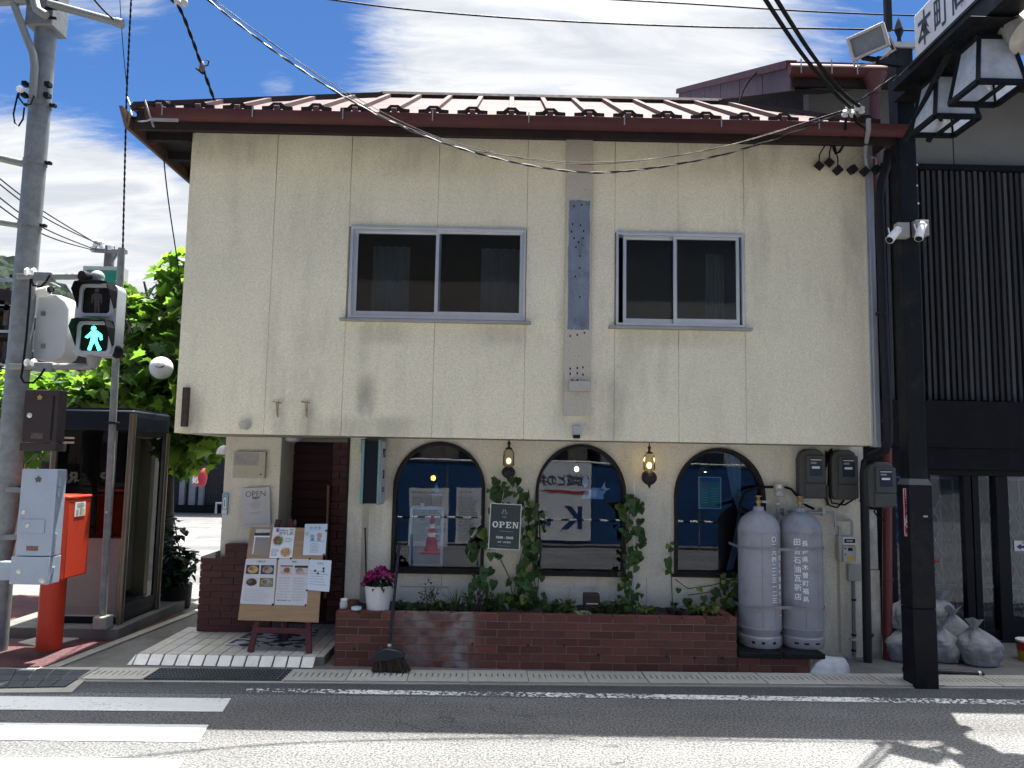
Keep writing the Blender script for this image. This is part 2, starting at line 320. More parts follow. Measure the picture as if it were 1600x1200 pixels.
mCONCD = mat('damp_concrete', (.13, .128, .118), .85, var=.2, vs=2, fine=.15, fs=80, bump=.4, bs=80, dirt=.5, ds=1.5, world=True)
mCOVER = mat('cover_concrete', (.38, .365, .32), .85, var=.1, vs=5, fine=.12, fs=110, bump=.35, bs=110, rnd=.1, dirt=.3, ds=4)
mREDPAVE = asphalt('red_paving', (.075, .03, .032), .5, 1.6)
mSLATE = mat('slate_plate', (.055, .061, .07), .7, spec=.2, var=.12, vs=4, fine=.1, rnd=.08)
mPAINT = worn('crosswalk_paint', (.54, .55, .535), .36)
mLINE = worn('edge_line_paint', (.70, .71, .69), .475)
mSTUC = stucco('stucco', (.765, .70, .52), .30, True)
mSTUC2 = stucco('stucco_lower', (.66, .625, .51), .5)
mSOFF = mat('soffit_board', (.30, .28, .24), .85, var=.12, vs=2, dirt=.4)
mDARKGAP = mat('joint_dark', (.40, .37, .29), .9)
mINT = mat('room_dark', (.02, .024, .032), .9)
mMAROON = mat('maroon_metal', (.080, .026, .025), .55, spec=.2, var=.14, vs=3, dirt=.3)
mROOF = mat('roof_metal', (.125, .092, .090), .75, spec=.05, var=.10, vs=2, rnd=.06, stretch=(.6, .6, 3), dirt=.15)
mBLACKBR = mat('dark_brown_wood', (.018, .015, .015), .7, spec=.15, var=.25, vs=5)
mFASC = mat('fascia_brown', (.028, .019, .018), .65, spec=.15, var=.2, vs=4)
mALU = mat('aluminium', (.62, .64, .66), .35, metal=.7, var=.06, vs=5, dirt=.15)
mALUD = mat('weathered_aluminium', (.35, .35, .34), .5, metal=.5, var=.15, dirt=.4)
mGLASS = glass('window_glass', (.72, .8, .86), 1.5)
mGLASSB = glass('blue_film_glass', (.72, .80, .90), 1.52)
mBRICK = mat('red_brick', (.155, .05, .04), .85, var=.18, vs=9, fine=.15, fs=140, bump=.5, bs=70, rnd=.28)
mBRICKD = mat('dark_red_tile', (.085, .026, .026), .6, var=.14, vs=9, rnd=.15, bump=.2)
mMORT = mat('mortar', (.27, .255, .23), .95, var=.15, vs=12, bump=.4)
mMORTD = mat('dark_mortar', (.10, .085, .08), .95, var=.15, vs=12)
mIRON = mat('black_iron', (.010, .011, .013), .6, spec=.15, var=.2, vs=8)
mGALV = mat('galvanised_steel', (.19, .205, .205), .55, metal=.2, var=.22, vs=14, dirt=.2, ds=5)
mWHITE = mat('white_plastic', (.78, .78, .75), .45, var=.04, dirt=.15)
mCABLE = mat('black_cable', (.008, .008, .009), .6, spec=.15)
mSILVER = mat('silver_cable', (.55, .55, .52), .4, metal=.4)
def struct(g, name, m, parent=None, **k):
    return tag(g.build(name, m, parent, **k), kind='structure') if parent is None else g.build(name, m, parent, **k)
def slab(name, pts, z0, z1, m, parent=None):
    return struct(G().plate([[(p.x, p.y) for p in pts]], z0, z1, lambda u, v, d: (u, v, d)), name, m, parent)
# ------------------------------------------------------------------ ground
DR = .03                                   # the gutter runs a little off the line of the facade
def dY(X): return 6.13+(X+3.4)*DR
g = G(); g.add([(-220, -220, 0), (220, -220, 0), (220, 220, 0), (-220, 220, 0)], [(0, 1, 2, 3)]); struct(g, 'road', mASPH)
for (xa, xb, ya, yb) in ((-40, 361, 1092, 1113), (-40, 326, 1133.5, 1160), (-40, 287, 1188, 1222)):
    pts = [PG(-60, yb-1.5), PG(xb-14*(yb-ya)/22, yb), PG(xb, ya), PG(-60, ya-1.5)]
    pts[0].x -= 1.5; pts[3].x -= 1.5
    slab('crosswalk_stripe', pts, .003, .005, mPAINT)
slab('road_patch', [Vector((-3.4, 5.86, 0)), Vector((9, 6.06, 0)), Vector((9, dY(9)-.02, 0)), Vector((-3.4, dY(-3.4)-.02, 0))], -.004, .0015, asphalt('asphalt_patch', (.058, .059, .061), .35, 2.1))
a, b = PG(385, 1076), PG(1600, 1094); c, d = PG(1600, 1102), PG(385, 1082)
for q, o_ in ((b, 3), (c, 3)): q.x += o_
slab('edge_line', [d, c, b, a], .003, .005, mLINE)
g = G().plate([[(-3.05, 6.5), (9, 6.86), (9, 16), (-3.05, 10.6), (-12, 10.6), (-12, 6.1), (-4.0, 6.12), (-3.55, 6.35)]], -.05, .010, lambda u, v, d: (u, v, d)); struct(g, 'pavement', mCONCD)
# reddish paving at the corner, its light kerb line, slate plates
red = [PG(-60, 1043, .02), PG(70, 1041, .02), PG(205, 992, .02), PG(290, 958, .02), PG(262, 940, .02), PG(120, 930, .02), PG(-60, 930, .02)]
slab('red_paving', red, -.02, .02, mREDPAVE)
ka, kb, kc, kd = PG(72, 1042, .024), PG(318, 948, .024), PG(326, 950, .024), PG(92, 1042, .024)
slab('kerb_strip', [ka, kd, kc, kb], -.02, .026, mCONC)
fr = [PG(-60, 1081, .02), PG(112, 1080, .02), PG(152, 1044, .02), PG(-60, 1041, .02)]
base = slab('corner_slab', fr, -.02, .014, mCONC)
q0, q1, q2, q3 = PG(-60, 1076, .02), PG(102, 1073, .02), PG(143, 1047, .02), PG(-60, 1044, .02)
for i in range(7):
    for j in range(3):
        def bl(u, v): return (q0*(1-u)+q1*u)*(1-v)+(q3*(1-u)+q2*u)*v
        e = .006; u0, u1, v0, v1 = i/7+e*.5, (i+1)/7-e*.5, j/3+e, (j+1)/3-e
        slab('paving_plate', [bl(u0, v0), bl(u1, v0), bl(u1, v1), bl(u0, v1)], .01, .024, mSLATE, base)
# street drain with its concrete covers and one steel grating
g = G().plate([[(-3.5, dY(-3.5)-.02), (9, dY(9)-.02), (9, dY(9)+.38), (-3.5, dY(-3.5)+.38)]], -.02, .008, lambda u, v, d: (u, v, d)); drain = struct(g, 'street_drain', mCONC)
def cover_mesh():
    holes = [[(x-.005, -.05), (x-.005, .06), (x+.005, .06), (x+.005, -.05)] for x in [-.19+.0475*i for i in range(9)]]
    return G().plate([[(-.234, -.16), (.234, -.16), (.234, .16), (-.234, .16)]]+holes, -.012, .0, lambda u, v, d: (u, v, -.012-d)).mesh('drain_cover', mCOVER)
cm = cover_mesh(); X = -3.22
ang = math.atan(DR); x0 = PG(450, 1058).x
xs = [x0+.24+.478*i for i in range(17)]+[x0-1.06-.25, x0-1.06-.73]
for X in xs:
    random.seed(int(X*100)); link('drain_cover', cm, drain, (X, dY(X)+.165, .022+random.uniform(-.003, .003)), rot=(0, 0, ang+random.uniform(-.006, .006)))
gr = G(); Xa, Xb = x0-1.06, x0-.01
for i in range(6): gr.bar((Xa, dY(Xa)+.03+.055*i, .012), (Xb, dY(Xb)+.03+.055*i, .012), .008, .024)
for i in range(int((Xb-Xa)/.028)): X = Xa+.028*i; gr.bar((X, dY(X)+.02, .017), (X, dY(X)+.315, .017), .009, .018)
gr.build('steel_grating', mat('grating', (.10, .115, .13), .5, metal=.5), drain)
# ------------------------------------------------------------------ the house
YU, YG, YP, YD = 6.75, 7.25, 7.6, 8.05
ZB, ZT = 1.94, 4.72
XL = -2.905; XR = P(1358, 480, YU).x-.008
house = thing('cafe_house', 'cream stucco two storey cafe with overhanging upper floor and maroon metal roof', 'house', (0, YU, 0))
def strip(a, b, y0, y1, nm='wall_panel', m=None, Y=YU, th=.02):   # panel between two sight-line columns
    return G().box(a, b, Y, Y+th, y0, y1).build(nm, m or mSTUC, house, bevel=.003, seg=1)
jx = [XL]+[P(x, 430, YU).x for x in (424, 542.5, 681.5, 822)]+[P(x, 430, YU).x for x in (960.5, 1060, 1163.5)]+[XR]
w1 = RC(547, 356, 821, 500, YU); w2 = RC(962, 365, 1162, 511, YU)
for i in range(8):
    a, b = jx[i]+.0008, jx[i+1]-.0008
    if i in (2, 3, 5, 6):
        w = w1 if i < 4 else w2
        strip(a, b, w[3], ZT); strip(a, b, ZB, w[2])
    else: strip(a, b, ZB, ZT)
def back_wall():
    lp = [[(XL+.01, ZB+.005), (XR, ZB+.005), (XR, ZT), (XL+.01, ZT)]]+[[(w[0], w[2]), (w[0], w[3]), (w[1], w[3]), (w[1], w[2])] for w in (w1, w2)]
    G().plate(lp, YU+.0205, YU+.1).build('wall_backing', mDARKGAP, house)
back_wall()
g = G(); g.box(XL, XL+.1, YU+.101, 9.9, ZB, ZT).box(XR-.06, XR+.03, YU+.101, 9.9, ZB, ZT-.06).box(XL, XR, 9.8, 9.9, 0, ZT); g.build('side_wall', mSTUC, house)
G().box(XL+.004, XR, YU+.004, 9.8, ZB+.001, ZB+.06).build('soffit', mSOFF, house)
G().box(XL+.1, XR-.06, YU+.1, 9.8, ZT-.05, ZT).build('ceiling', mINT, house)
G().box(XL+.1, XR-.06, 8.8, 8.85, ZB+.06, ZT-.05).build('partition', mINT, house)
# white trim down the right hand corner
a = RC(1353, 300, 1366, 695, YU); xa, xb = P(1358, 480, YU).x, P(1371, 480, YU).x
G().box(xa-.012, xa+.058, YU-.025, YU+.03, ZB-.012, ZT-.03).box(xa+.012, xa+.035, YU-.032, YU-.025, ZB-.012, ZT-.03).build('corner_trim', mALU, house)
# upper windows
def slider(w, left_gap, label, mid, curtains):
    X0, X1, Z0, Z1 = w; r = G(); t = .022
    r.box(X0, X1, YU-.03, YU+.09, Z1-t*1.2, Z1).box(X0, X0+t, YU-.03, YU+.09, Z0, Z1-t*1.2).box(X1-t, X1, YU-.03, YU+.09, Z0, Z1-t*1.2).box(X0, X1, YU-.035, YU+.09, Z0, Z0+t*1.1)
    fr = r.build('window', mALU, house, bevel=.003); fr['label'] = label
    s = G(); s.box(X0-.065, X1+.055, YU-.075, YU-.001, Z0-.03, Z0-.008).box(X0-.01, X1+.01, YU-.05, YU-.001, Z0-.008, Z0+.002)
    s.build('sill', mALUD, fr, bevel=.003)
    zt, zb = Z1-t*1.2, Z0+t*1.1
    for k, (a, b, y) in enumerate(((X0+t+left_gap, mid+.02, YU+.05), (mid-.025, X1-t-(.012 if left_gap else 0), YU+.01))):
        q = G(); st = .03
        q.box(a, a+st, y, y+.028, zb, zt).box(b-st, b, y, y+.028, zb, zt).box(a+st, b-st, y, y+.028, zt-.022, zt).box(a+st, b-st, y, y+.028, zb, zb+.055)
        so_ = q.build('sash', mALU, fr, bevel=.002)
        G().box(a+st, b-st, y+.011, y+.016, zb+.055, zt-.022).build('pane', mGLASS, fr)
    for (a, b) in curtains:
        q = G(); n = 26; vs = []; fs = []
        for i in range(n+1):
            x = a+(b-a)*i/n; y = YU+.55+.012*math.sin(i*1.1)
            vs += [(x, y, zb), (x, y, zt)]
        for i in range(n): fs.append((2*i, 2*i+2, 2*i+3, 2*i+1))
        q.add(vs, fs).build('curtain', mCURT, fr, smooth=80)
mCURT = mat('net_curtain', (.22, .22, .22), .9, var=.15, vs=3, trans=.1)
slider(w1, 0, 'wide two pane sliding window with pale curtain showing at both sides', P(684, 430, YU).x, ((w1[0]+.10, w1[0]+.46), (w1[1]-.42, w1[1]-.03)))
slider(w2, P(973, 440, YU).x-w2[0]-.012, 'smaller sliding window standing ajar at its left side', P(1057, 440, YU).x, ((w2[1]-.2, w2[1]-.02),))
# pilaster board with the blue grey patch left by an old sign
p = RC(882.5, 222, 924.5, 650, YU)
pil = G().box(p[0], p[1], YU-.028, YU-.001, p[2], ZT).build('pilaster', stucco('stucco_pilaster', (.50, .455, .37), .7), house, bevel=.004)
q = RC(887.5, 315, 920.5, 516, YU); random.seed(3)
lp = []
for (ax, az, bx, bz) in ((q[0], q[2], q[1], q[2]), (q[1], q[2], q[1], q[3]), (q[1], q[3], q[0], q[3]), (q[0], q[3], q[0], q[2])):
    for i in range(10): t = i/10; lp.append((ax+(bx-ax)*t+random.uniform(-.005, .005), az+(bz-az)*t+random.uniform(-.006, .006)))
G().plate([lp], YU-.0305, YU-.0285).build('bare_patch', mat('bare_zinc', (.185, .22, .27), .7, var=.25, vs=8, dirt=.6, ds=7, stretch=(1, 1, .3)), pil)
q = RC(888, 597, 921, 613, YU); G().box(q[0], q[1], YU-.10, YU-.03, q[2], q[3]).build('ledge', mat('ledge_grey', (.42, .40, .34), .8, dirt=.6, ds=6), pil, bevel=.004)
hm = G().box(-.006, .006, -.002, .002, -.009, .009).mesh('nail_hole', mIRON)
for (x, y) in ((897, 322), (909, 320), (895, 350), (907, 352), (893, 362), (912, 361), (897, 372), (911, 372), (904, 378), (900, 386), (906, 400), (906, 419), (899, 432), (906, 464), (891, 525), (902, 523), (913, 520), (891, 576), (902, 575), (911, 574), (891, 584), (902, 583), (911, 585), (894, 594), (902, 594)):
    a = P(x, y, YU-.033); link('nail_hole', hm, pil, (a.x, YU-.0305, a.z))
# hooks, vent hood, left bracket, small lamp box
mRUST = mat('rusty_tie', (.33, .27, .16), .7, var=.4, vs=30)
for x in (435, 480):
    a = P(x, 640, YU); h = G().tube([(a.x, YU-.01, a.z+.07), (a.x-.005, YU-.05, a.z+.055), (a.x+.004, YU-.05, a.z-.05), (a.x+.006, YU-.02, a.z-.07), (a.x+.012, YU-.05, a.z-.045), (a.x+.012, YU-.05, a.z+.05)], .006, 6)
    h.bar((a.x-.05, YU-.02, a.z+.068), (a.x+.03, YU-.03, a.z+.055), .012, .012); h.build('wall_hook', mRUST, house)
a = P(384, 665, YU); G().lathe((a.x, YU-.03, a.z-.035), [(.02, 0), (.035, .004), (.052, .045), (.05, .06), (.02, .068)], 14).build('vent_hood', mat('vent', (.42, .40, .33), .7, dirt=.5), house, smooth=50)
q = RC(288, 606, 298, 667, YU); G().box(q[0]-.005, q[1]-.01, YU-.05, YU+.0, q[2], q[3]).build('sign_bracket', mat('rust_bracket', (.045, .026, .022), .7, var=.4, vs=20), house, bevel=.004)
q = RC(894, 665, 907, 685, YU); lb = thing('wall_sensor_light', 'small grey box lamp on the wall below the pilaster', 'lamp', (q[0], YU-.04, q[2]))
G().box(q[0], q[1], YU-.04, YU-.001, q[2]+.03, q[3]).build('cover', mat('grey_cover', (.36, .37, .38), .5), lb, bevel=.006)
G().box(q[0]+.006, q[1]-.006, YU-.045, YU-.001, q[2], q[2]+.028).build('lens', mIRON, lb, bevel=.004)
# ---- roof
roof = G(); EY, EZ, RY, RZ = 6.36, 4.70, 8.13, 5.70
XE0, XE1, XR0, XR1 = -3.26, 3.02, -1.45, 2.30
v = [(XE0, EY, EZ-.01), (XE1, EY, EZ-.01), (XR1, RY, RZ-.01), (XR0, RY, RZ-.01), (XE0, 9.9, EZ-.01), (XE1, 9.9, EZ-.01)]
roof.add(v, [(0, 1, 2, 3), (4, 0, 3), (5, 4, 3, 2), (1, 5, 2), (0, 4, 5, 1)])
rf = roof.build('roof', mROOF, house)
G().box(XE1-.25, 3.42, EY, 8.6, EZ-.03, EZ-.004).build('lower_roof', mBLACKBR, rf)
def edge_t(X):
    t = 1.0
    if X < XR0: t = (X-XE0)/(XR0-XE0)
    if X > XR1: t = (XE1-X)/(XE1-XR1)
    return max(0, min(1, t))
def slope(X, t, h=0): return Vector((X, EY+(RY-EY)*t-.45*h, EZ+(RZ-EZ)*t+.89*h))
sx = [P(x, 172, EY).x for x in (248, 311, 379, 440, 504, 564, 622, 682, 743, 803, 863, 924, 984, 1044, 1104, 1165, 1225)]
sx = [XE0]+[sx[0]+(sx[-1]-sx[0])*i/(len(sx)-1) for i in range(len(sx))]+[1.0*XE1]
for i in range(len(sx)-1):
    a, b = sx[i]+.004, sx[i+1]-.004; ta, tb = edge_t(a), edge_t(b); pts = [(a, 0), (b, 0), (b, tb)]
    for br in (XR1, XR0):
        if a < br < b: pts.append((br, 1))
    pts.append((a, ta)); lo = [slope(u, t, .004) for u, t in pts]; hi = [slope(u, t, .016) for u, t in pts]; n = len(pts)
    G().add(lo+hi, [list(range(n))[::-1], [n+k for k in range(n)]]+[(k, (k+1) % n, n+(k+1) % n, n+k) for k in range(n)]).build('roof_panel', mROOF, rf)
for X in sx[1:-1]:
    t = edge_t(X)
    if t > .06: G().bar(slope(X, 0, .03), slope(X, t*.99, .03), .045, .045, (0, -.49, .87)).build('seam_batten', mROOF, rf)
G().tube([slope(XR0, 1, .03), slope(XR1, 1, .03)], .05, 8).bar(slope(XE0, 0, .02), slope(XR0, 1, .03), .1, .05).bar(slope(XE1, 0, .02), slope(XR1, 1, .03), .09, .06).build('ridge_cap', mFASC, rf)
gp = [(-.13, 0), (-.13, .032), (-.07, .036), (-.035, .068), (.035, .068), (.07, .036), (.13, .032), (.13, 0), (.06, 0), (.035, .022), (-.035, .022), (-.06, 0)]
gm = G().plate([gp[::-1]], -.012, .012).mesh('snow_guard', mFASC)
for X in sx[1:-1]+[sx[-2]+.355, sx[-2]+.71]: link('snow_guard', gm, rf, (X, EY+.02, EZ+.022))
# gutter with straps, fascia, soffit boards, left bargeboard
ga, gb = Vector((P(229, 182, EY-.08).x, EY-.07, EZ-.075)), Vector((3.38, EY-.07, EZ-.085))
gut = G(); n = 9
for s_, y in enumerate((0,)):
    vs = []; 
    for p_ in (ga, gb):
        for k in range(n+1):
            an = math.pi*k/n; vs.append(p_+Vector((0, -.062*math.cos(an), .035-.09*math.sin(an))))
        for k in range(n, -1, -1):
            an = math.pi*k/n; vs.append(p_+Vector((0, -.056*math.cos(an), .035-.084*math.sin(an))))
    N2 = 2*(n+1); gut.add(vs, [(k, (k+1) % N2, N2+(k+1) % N2, N2+k) for k in range(N2)]+[list(range(N2))[::-1], [N2+k for k in range(N2)]])
gt = gut.build('gutter', mMAROON, rf, smooth=40)
for x in (258, 398, 538, 677, 826, 974, 1124, 1275):
    X = P(x, 185, EY-.07).x; G().box(X-.005, X+.005, EY-.137, EY-.132, EZ-.11, EZ-.02).build('gutter_strap', mALUD, rf)
G().box(XE0+.03, 3.40, EY+.01, EY+.04, EZ-.175, EZ-.012).build('fascia', mFASC, rf)
G().box(XE0+.03, 3.40, EY+.0405, YU-.0015, EZ-.034, EZ-.02).build('eave_soffit', mBLACKBR, rf)
G().add([(XE0-.07, EY-.1, EZ-.02), (XE0-.04, EY-.1, EZ-.02), (XE0-.04, 9.9, EZ-.02), (XE0-.07, 9.9, EZ-.02), (XE0-.07, EY+.02, EZ-.16), (XE0-.04, EY+.02, EZ-.16), (XE0-.04, 9.9, EZ-.16), (XE0-.07, 9.9, EZ-.16)],
        [(0, 1, 2, 3), (7, 6, 5, 4), (0, 4, 5, 1), (1, 5, 6, 2), (2, 6, 7, 3), (3, 7, 4, 0)]).build('bargeboard', mat('bargeboard', (.10, .055, .042), .6, var=.2), rf)
G().box(XE0-.04, XL-.002, EY+.05, 9.9, EZ-.06, EZ-.045).build('side_soffit', mBLACKBR, rf)
for i in range(7): G().box(XE0-.03, XL-.003, 6.7+.45*i, 6.76+.45*i, EZ-.13, EZ-.061).build('side_rafter', mBLACKBR, rf)
for (x, y) in ((294, 206), (300, 242)):
    a = P(x, y, 6.8 if y < 220 else 7.2); G().lathe((a.x, a.y, a.z-.03), [(.015, 0), (.022, .005), (.022, .025), (.014, .03), (.022, .036), (.022, .058), (.01, .065)], 10).build('insulator', mWHITE, rf, smooth=40)
# ---- ground floor
def arch(x0, x1, zb, zs, zt, n=22):
    c, r = (x0+x1)/2, (x1-x0)/2
    return [(x0, zb), (x1, zb)]+[(c+r*math.cos(math.pi*k/n), zs+(zt-zs)*math.sin(math.pi*k/n)) for k in range(n+1)]
def R3(x0, x1, y0, ys, y1, Y):
    cx = (x0+x1)/2; return P(x0, (ys+y1)/2, Y).x, P(x1, (ys+y1)/2, Y).x, P(cx, y1, Y).z, P(cx, ys, Y).z, P(cx, y0, Y).z
aw = [R3(612.5, 757, 690, 764, 893, YG), R3(835.5, 977.5, 694, 770, 897, YG), R3(1053, 1196, 700, 776, 899, YG)]
GX0, GX1 = P(543, 800, YG).x, P(1351, 800, YG).x
# lower wall comes as fibre boards with thin joints between the windows
wall_loops = [[(GX0, .0), (GX1, .0), (GX1, ZB), (GX0, ZB)]]+[arch(*w) for w in aw]
low = G().plate(wall_loops, YG, YG+.14).build('lower_wall', mSTUC2, house)
for (x0, y0, x1, y1) in ((571, 690, 571, 940), (625, 917, 700, 917), (690, 897, 690, 917), (1311, 870, 1311, 1020), (1010, 905, 1010, 960)):
    a, b = P(x0, y0, YG), P(x1, y1, YG); G().box(min(a.x, b.x)-.003, max(a.x, b.x)+.003, YG-.0015, YG+.001, min(a.z, b.z)-.003, max(a.z, b.z)+.003).build('board_joint', mDARKGAP, low)
mFRAME = mat('dark_window_frame', (.012, .010, .010), .5, spec=.2, var=.15)
for i, w in enumerate(aw):
    inn = (w[0]+.031, w[1]-.031, w[2]+.030, w[3], w[4]-.031)
    fr = G().plate([arch(*w), arch(*inn)], YG-.03, YG+.10).build('arched_window', mFRAME, house, smooth=35)
    fr['label'] = ('left arched window with a white framed notice standing inside', 'middle arched window with small paper cuttings on the glass', 'right arched window with a pale curtain and a green poster')[i]
    G().plate([arch(inn[0]+.001, inn[1]-.001, inn[2]+.001, inn[3], inn[4]-.001)], YG+.045, YG+.051).build('pane', mGLASSB, fr)
    G().box(w[0]-.03, w[1]+.03, YG-.05, YG-.031, w[2]-.016, w[2]+.012).build('sill', mFRAME, fr)
# room behind the arched windows
g = G(); g.box(GX0+.02, GX1, 9.3, 9.35, 0, ZB).box(GX0, GX0+.05, YG+.141, 9.3, 0, ZB).box(GX1-.05, GX1, YG+.141, 9.79, 0, ZB).box(GX0+.05, GX1-.05, YG+.141, 9.3, .3, .34)
g.build('room_shell', mINT, house)
# entrance: left pier, brick foot, lintel, slatted door, red tile strip
px0, px1 = P(349, 760, YP).x, P(437, 760, YP).x
G().box(px0, px1, YP, 9.79, .08, ZB).build('entrance_pier', mSTUC2, house, bevel=.006)
# ------------------------------------------------------------------ entrance
def bricks(parent, x0, x1, z0, rows, ch, L, Y, dep, m, gap=.009, off=0, me=None, nm='brick', jit=.002, depth_dir=1):
    me = me or G().box(-.5, .5, -.5, .5, -.5, .5).mesh(nm, m)
    for r in range(rows):
        x = x0-(L/2 if (r+off) % 2 else 0)
        while x < x1-.01:
            a, b = max(x, x0), min(x+L, x1); x += L
            if b-a < .03: continue
            link(nm, me, parent, ((a+b)/2, Y+dep/2+random.uniform(-jit, jit), z0+(r+.5)*ch), (b-a-gap, dep, ch-gap))
    return me
def bricks_y(parent, y0, y1, z0, rows, ch, L, X, dep, me, gap=.009, off=0, nm='brick'):
    for r in range(rows):
        y = y0-(L/2 if (r+off) % 2 else 0)
        while y < y1-.01:
            a, b = max(y, y0), min(y+L, y1); y += L
            if b-a < .03: continue
            link(nm, me, parent, (X+random.uniform(-.002, .002), (a+b)/2, z0+(r+.5)*ch), (dep, b-a-gap, ch-gap))
foot = thing('brick_pier_foot', 'dark red brick footing at the left corner of the entrance pier', 'brick wall', (px0, YP-.1, .08))
fx0 = P(311, 930, YP-.1).x; fx1 = px1; fx2 = P(347, 930, YP-.1).x
zt1, zt2 = P(325, 870, YP-.1).z, P(400, 850, YP-.1).z
rows1 = 11; ch1 = (zt1-.085)/rows1
G().box(fx0+.004, fx1-.004, YP-.09, YP-.002, .08, zt1-.004).box(fx2+.004, fx1-.004, YP-.09, YP-.002, zt1-.004, zt2-.006).box(fx0+.004, px0-.002, YP-.002, 8.4, .012, zt1-.004).build('mortar', mMORTD, foot)
bm = bricks(foot, fx0, fx1, .085, rows1, ch1, .215, YP-.1, .04, mBRICKD)
bricks(foot, fx2, fx1, zt1, 2, ch1*.97, .215, YP-.1, .04, mBRICKD, off=1, me=bm)
bricks_y(foot, YP-.09, 8.4, .085, rows1, ch1, .215, fx0, .02, bm)
G().add([(fx0-.004, YP-.105, zt1), (px0-.002, YP-.105, zt1+.05), (px0-.002, 8.4, zt1+.05), (fx0-.004, 8.4, zt1), (fx0-.004, YP-.105, zt1-.01), (px0-.002, YP-.105, zt1-.01), (px0-.002, 8.4, zt1-.01), (fx0-.004, 8.4, zt1-.01)],
        [(0, 1, 2, 3), (7, 6, 5, 4), (0, 4, 5, 1), (1, 5, 6, 2), (2, 6, 7, 3), (3, 7, 4, 0)]).build('coping', mCONC, foot)
# tiled step
step = thing('entrance_step', 'white tiled doorstep with sloping edge tiles in front of the slatted door', 'step', (-2.2, 6.7, 0))
tl = mat('step_tile', (.54, .515, .44), .35, var=.10, vs=5, rnd=.09, dirt=.35, ds=6)
tlw = mat('edge_tile', (.72, .70, .62), .3, var=.07, vs=6, rnd=.07, dirt=.25, ds=5)
SZ = .085; e0, e1 = PG(213, 1022, SZ), PG(494, 1026, SZ); YE = (e0.y+e1.y)/2
bxs = [e0.x+(e1.x-e0.x)*i/13 for i in range(14)]
G().box(e0.x+.012, GX0-.03, YE+.012, YD+.3, .0, SZ-.004).build('step_bed', mat('grout', (.16, .155, .14), .9, var=.15), step)
yb_ = PG(300, 1041, .012).y
for i in range(13):
    a, b = bxs[i]+.006, bxs[i+1]-.006
    G().add([(a, yb_, .014), (b, yb_, .014), (b, YE+.004, SZ), (a, YE+.004, SZ), (a, yb_+.02, .012), (b, yb_+.02, .012), (b, YE+.02, SZ-.012), (a, YE+.02, SZ-.012)],
            [(0, 1, 2, 3), (7, 6, 5, 4), (0, 4, 5, 1), (1, 5, 6, 2), (2, 6, 7, 3), (3, 7, 4, 0)]).build('edge_tile', tlw, step, bevel=.004)
a = e0.x
G().add([(a-.045, yb_+.005, .014), (a-.004, yb_, .014), (a-.002, YE+.002, SZ), (a-.045, YE+.12, .02), (a-.02, YE+.12, .014), (a, YE+.03, .05)], [(0, 1, 2), (0, 2, 3), (3, 2, 5, 4), (0, 4, 5, 1), (1, 5, 2), (0, 3, 4)]).build('edge_tile', tlw, step)
tw = (e1.x-e0.x)/13; tm = G().box(-.5, .5, -.5, .5, -.5, .5).mesh('floor_tile', tl)
ys = [YE+.01]; y = YE+.01
for r, h in enumerate((.10, .235, .235, .235, .235, .235)):
    for c in range(14):
        xa = e0.x+tw*c+(.0 if r else 0); xb = min(xa+tw, GX0-.03)
        if xb-xa < .04: continue
        if y > YP-.1 and xb < px0: continue
        link('floor_tile', tm, step, ((xa+xb)/2, y+h/2, SZ-.006+random.uniform(-.0007, .0007)), (xb-xa-.009, h-.009, .012))
    y += h
pats = mat('rug', (.3, .3, .3), .95, var=.1)
def rugmat():
    nt = pats.node_tree; N = nt.nodes; L = nt.links.new; b = N['Principled BSDF']; g = N.new('ShaderNodeNewGeometry'); v = N.new('ShaderNodeTexVoronoi'); v.inputs['Scale'].default_value = 18
    mp = N.new('ShaderNodeMapping'); mp.inputs[3].default_value = (.7, 1, 1); L(g.outputs['Position'], mp.inputs[0]); L(mp.outputs[0], v.inputs[0])
    r = N.new('ShaderNodeValToRGB'); r.color_ramp.interpolation = 'CONSTANT'; r.color_ramp.elements[0].color = (.035, .04, .055, 1); r.color_ramp.elements[1].position = .42; r.color_ramp.elements[1].color = (.42, .42, .42, 1)
    s = N.new('ShaderNodeSeparateColor'); L(v.outputs['Color'], s.inputs[0]); L(s.outputs[0], r.inputs[0]); L(r.outputs[0], b.inputs['Base Color'])
rugmat()
ra, rb, rc, rd = PG(352, 1009, SZ), PG(480, 1012, SZ), PG(498, 985, SZ), PG(398, 986, SZ)
tag(slab('door_mat', [ra, rb, rc, rd], SZ+.001, SZ+.009, pats), 'dark and white patterned mat lying on the entrance step', 'mat', kind=None).pop('kind', None)
# door wall
dz = SZ
dx0, dx1 = P(432, 780, YD).x, P(517, 780, YD).x; bx1 = GX0+.25
door = thing('slatted_door', 'dark maroon slatted entrance door with a wooden pull bar', 'door', (dx0, YD, dz))
mDOOR = mat('door_slat', (.030, .011, .012), .7, spec=.2, var=.2, vs=6, rnd=.15)
dzt = P(470, 690, YD).z
G().box(dx0-.3, dx0+.045, YD-.02, YD+.05, dz, dzt).box(dx0+.045, dx1, YD+.03, YD+.05, dz, dzt).build('door_frame', mBLACKBR, door)
n = 19; sl_ = G().box(-.5, .5, -.5, .5, -.5, .5).mesh('slat', mDOOR)
for i in range(n):
    h = (dzt-dz-.05)/n; link('slat', sl_, door, ((dx0+.045+dx1)/2, YD+.012, dz+.02+h*(i+.5)), (dx1-dx0-.05, .022+.006*(i % 2), h-.008))
a, b = P(513.5, 758, YD-.06), P(510.5, 880, YD-.06)
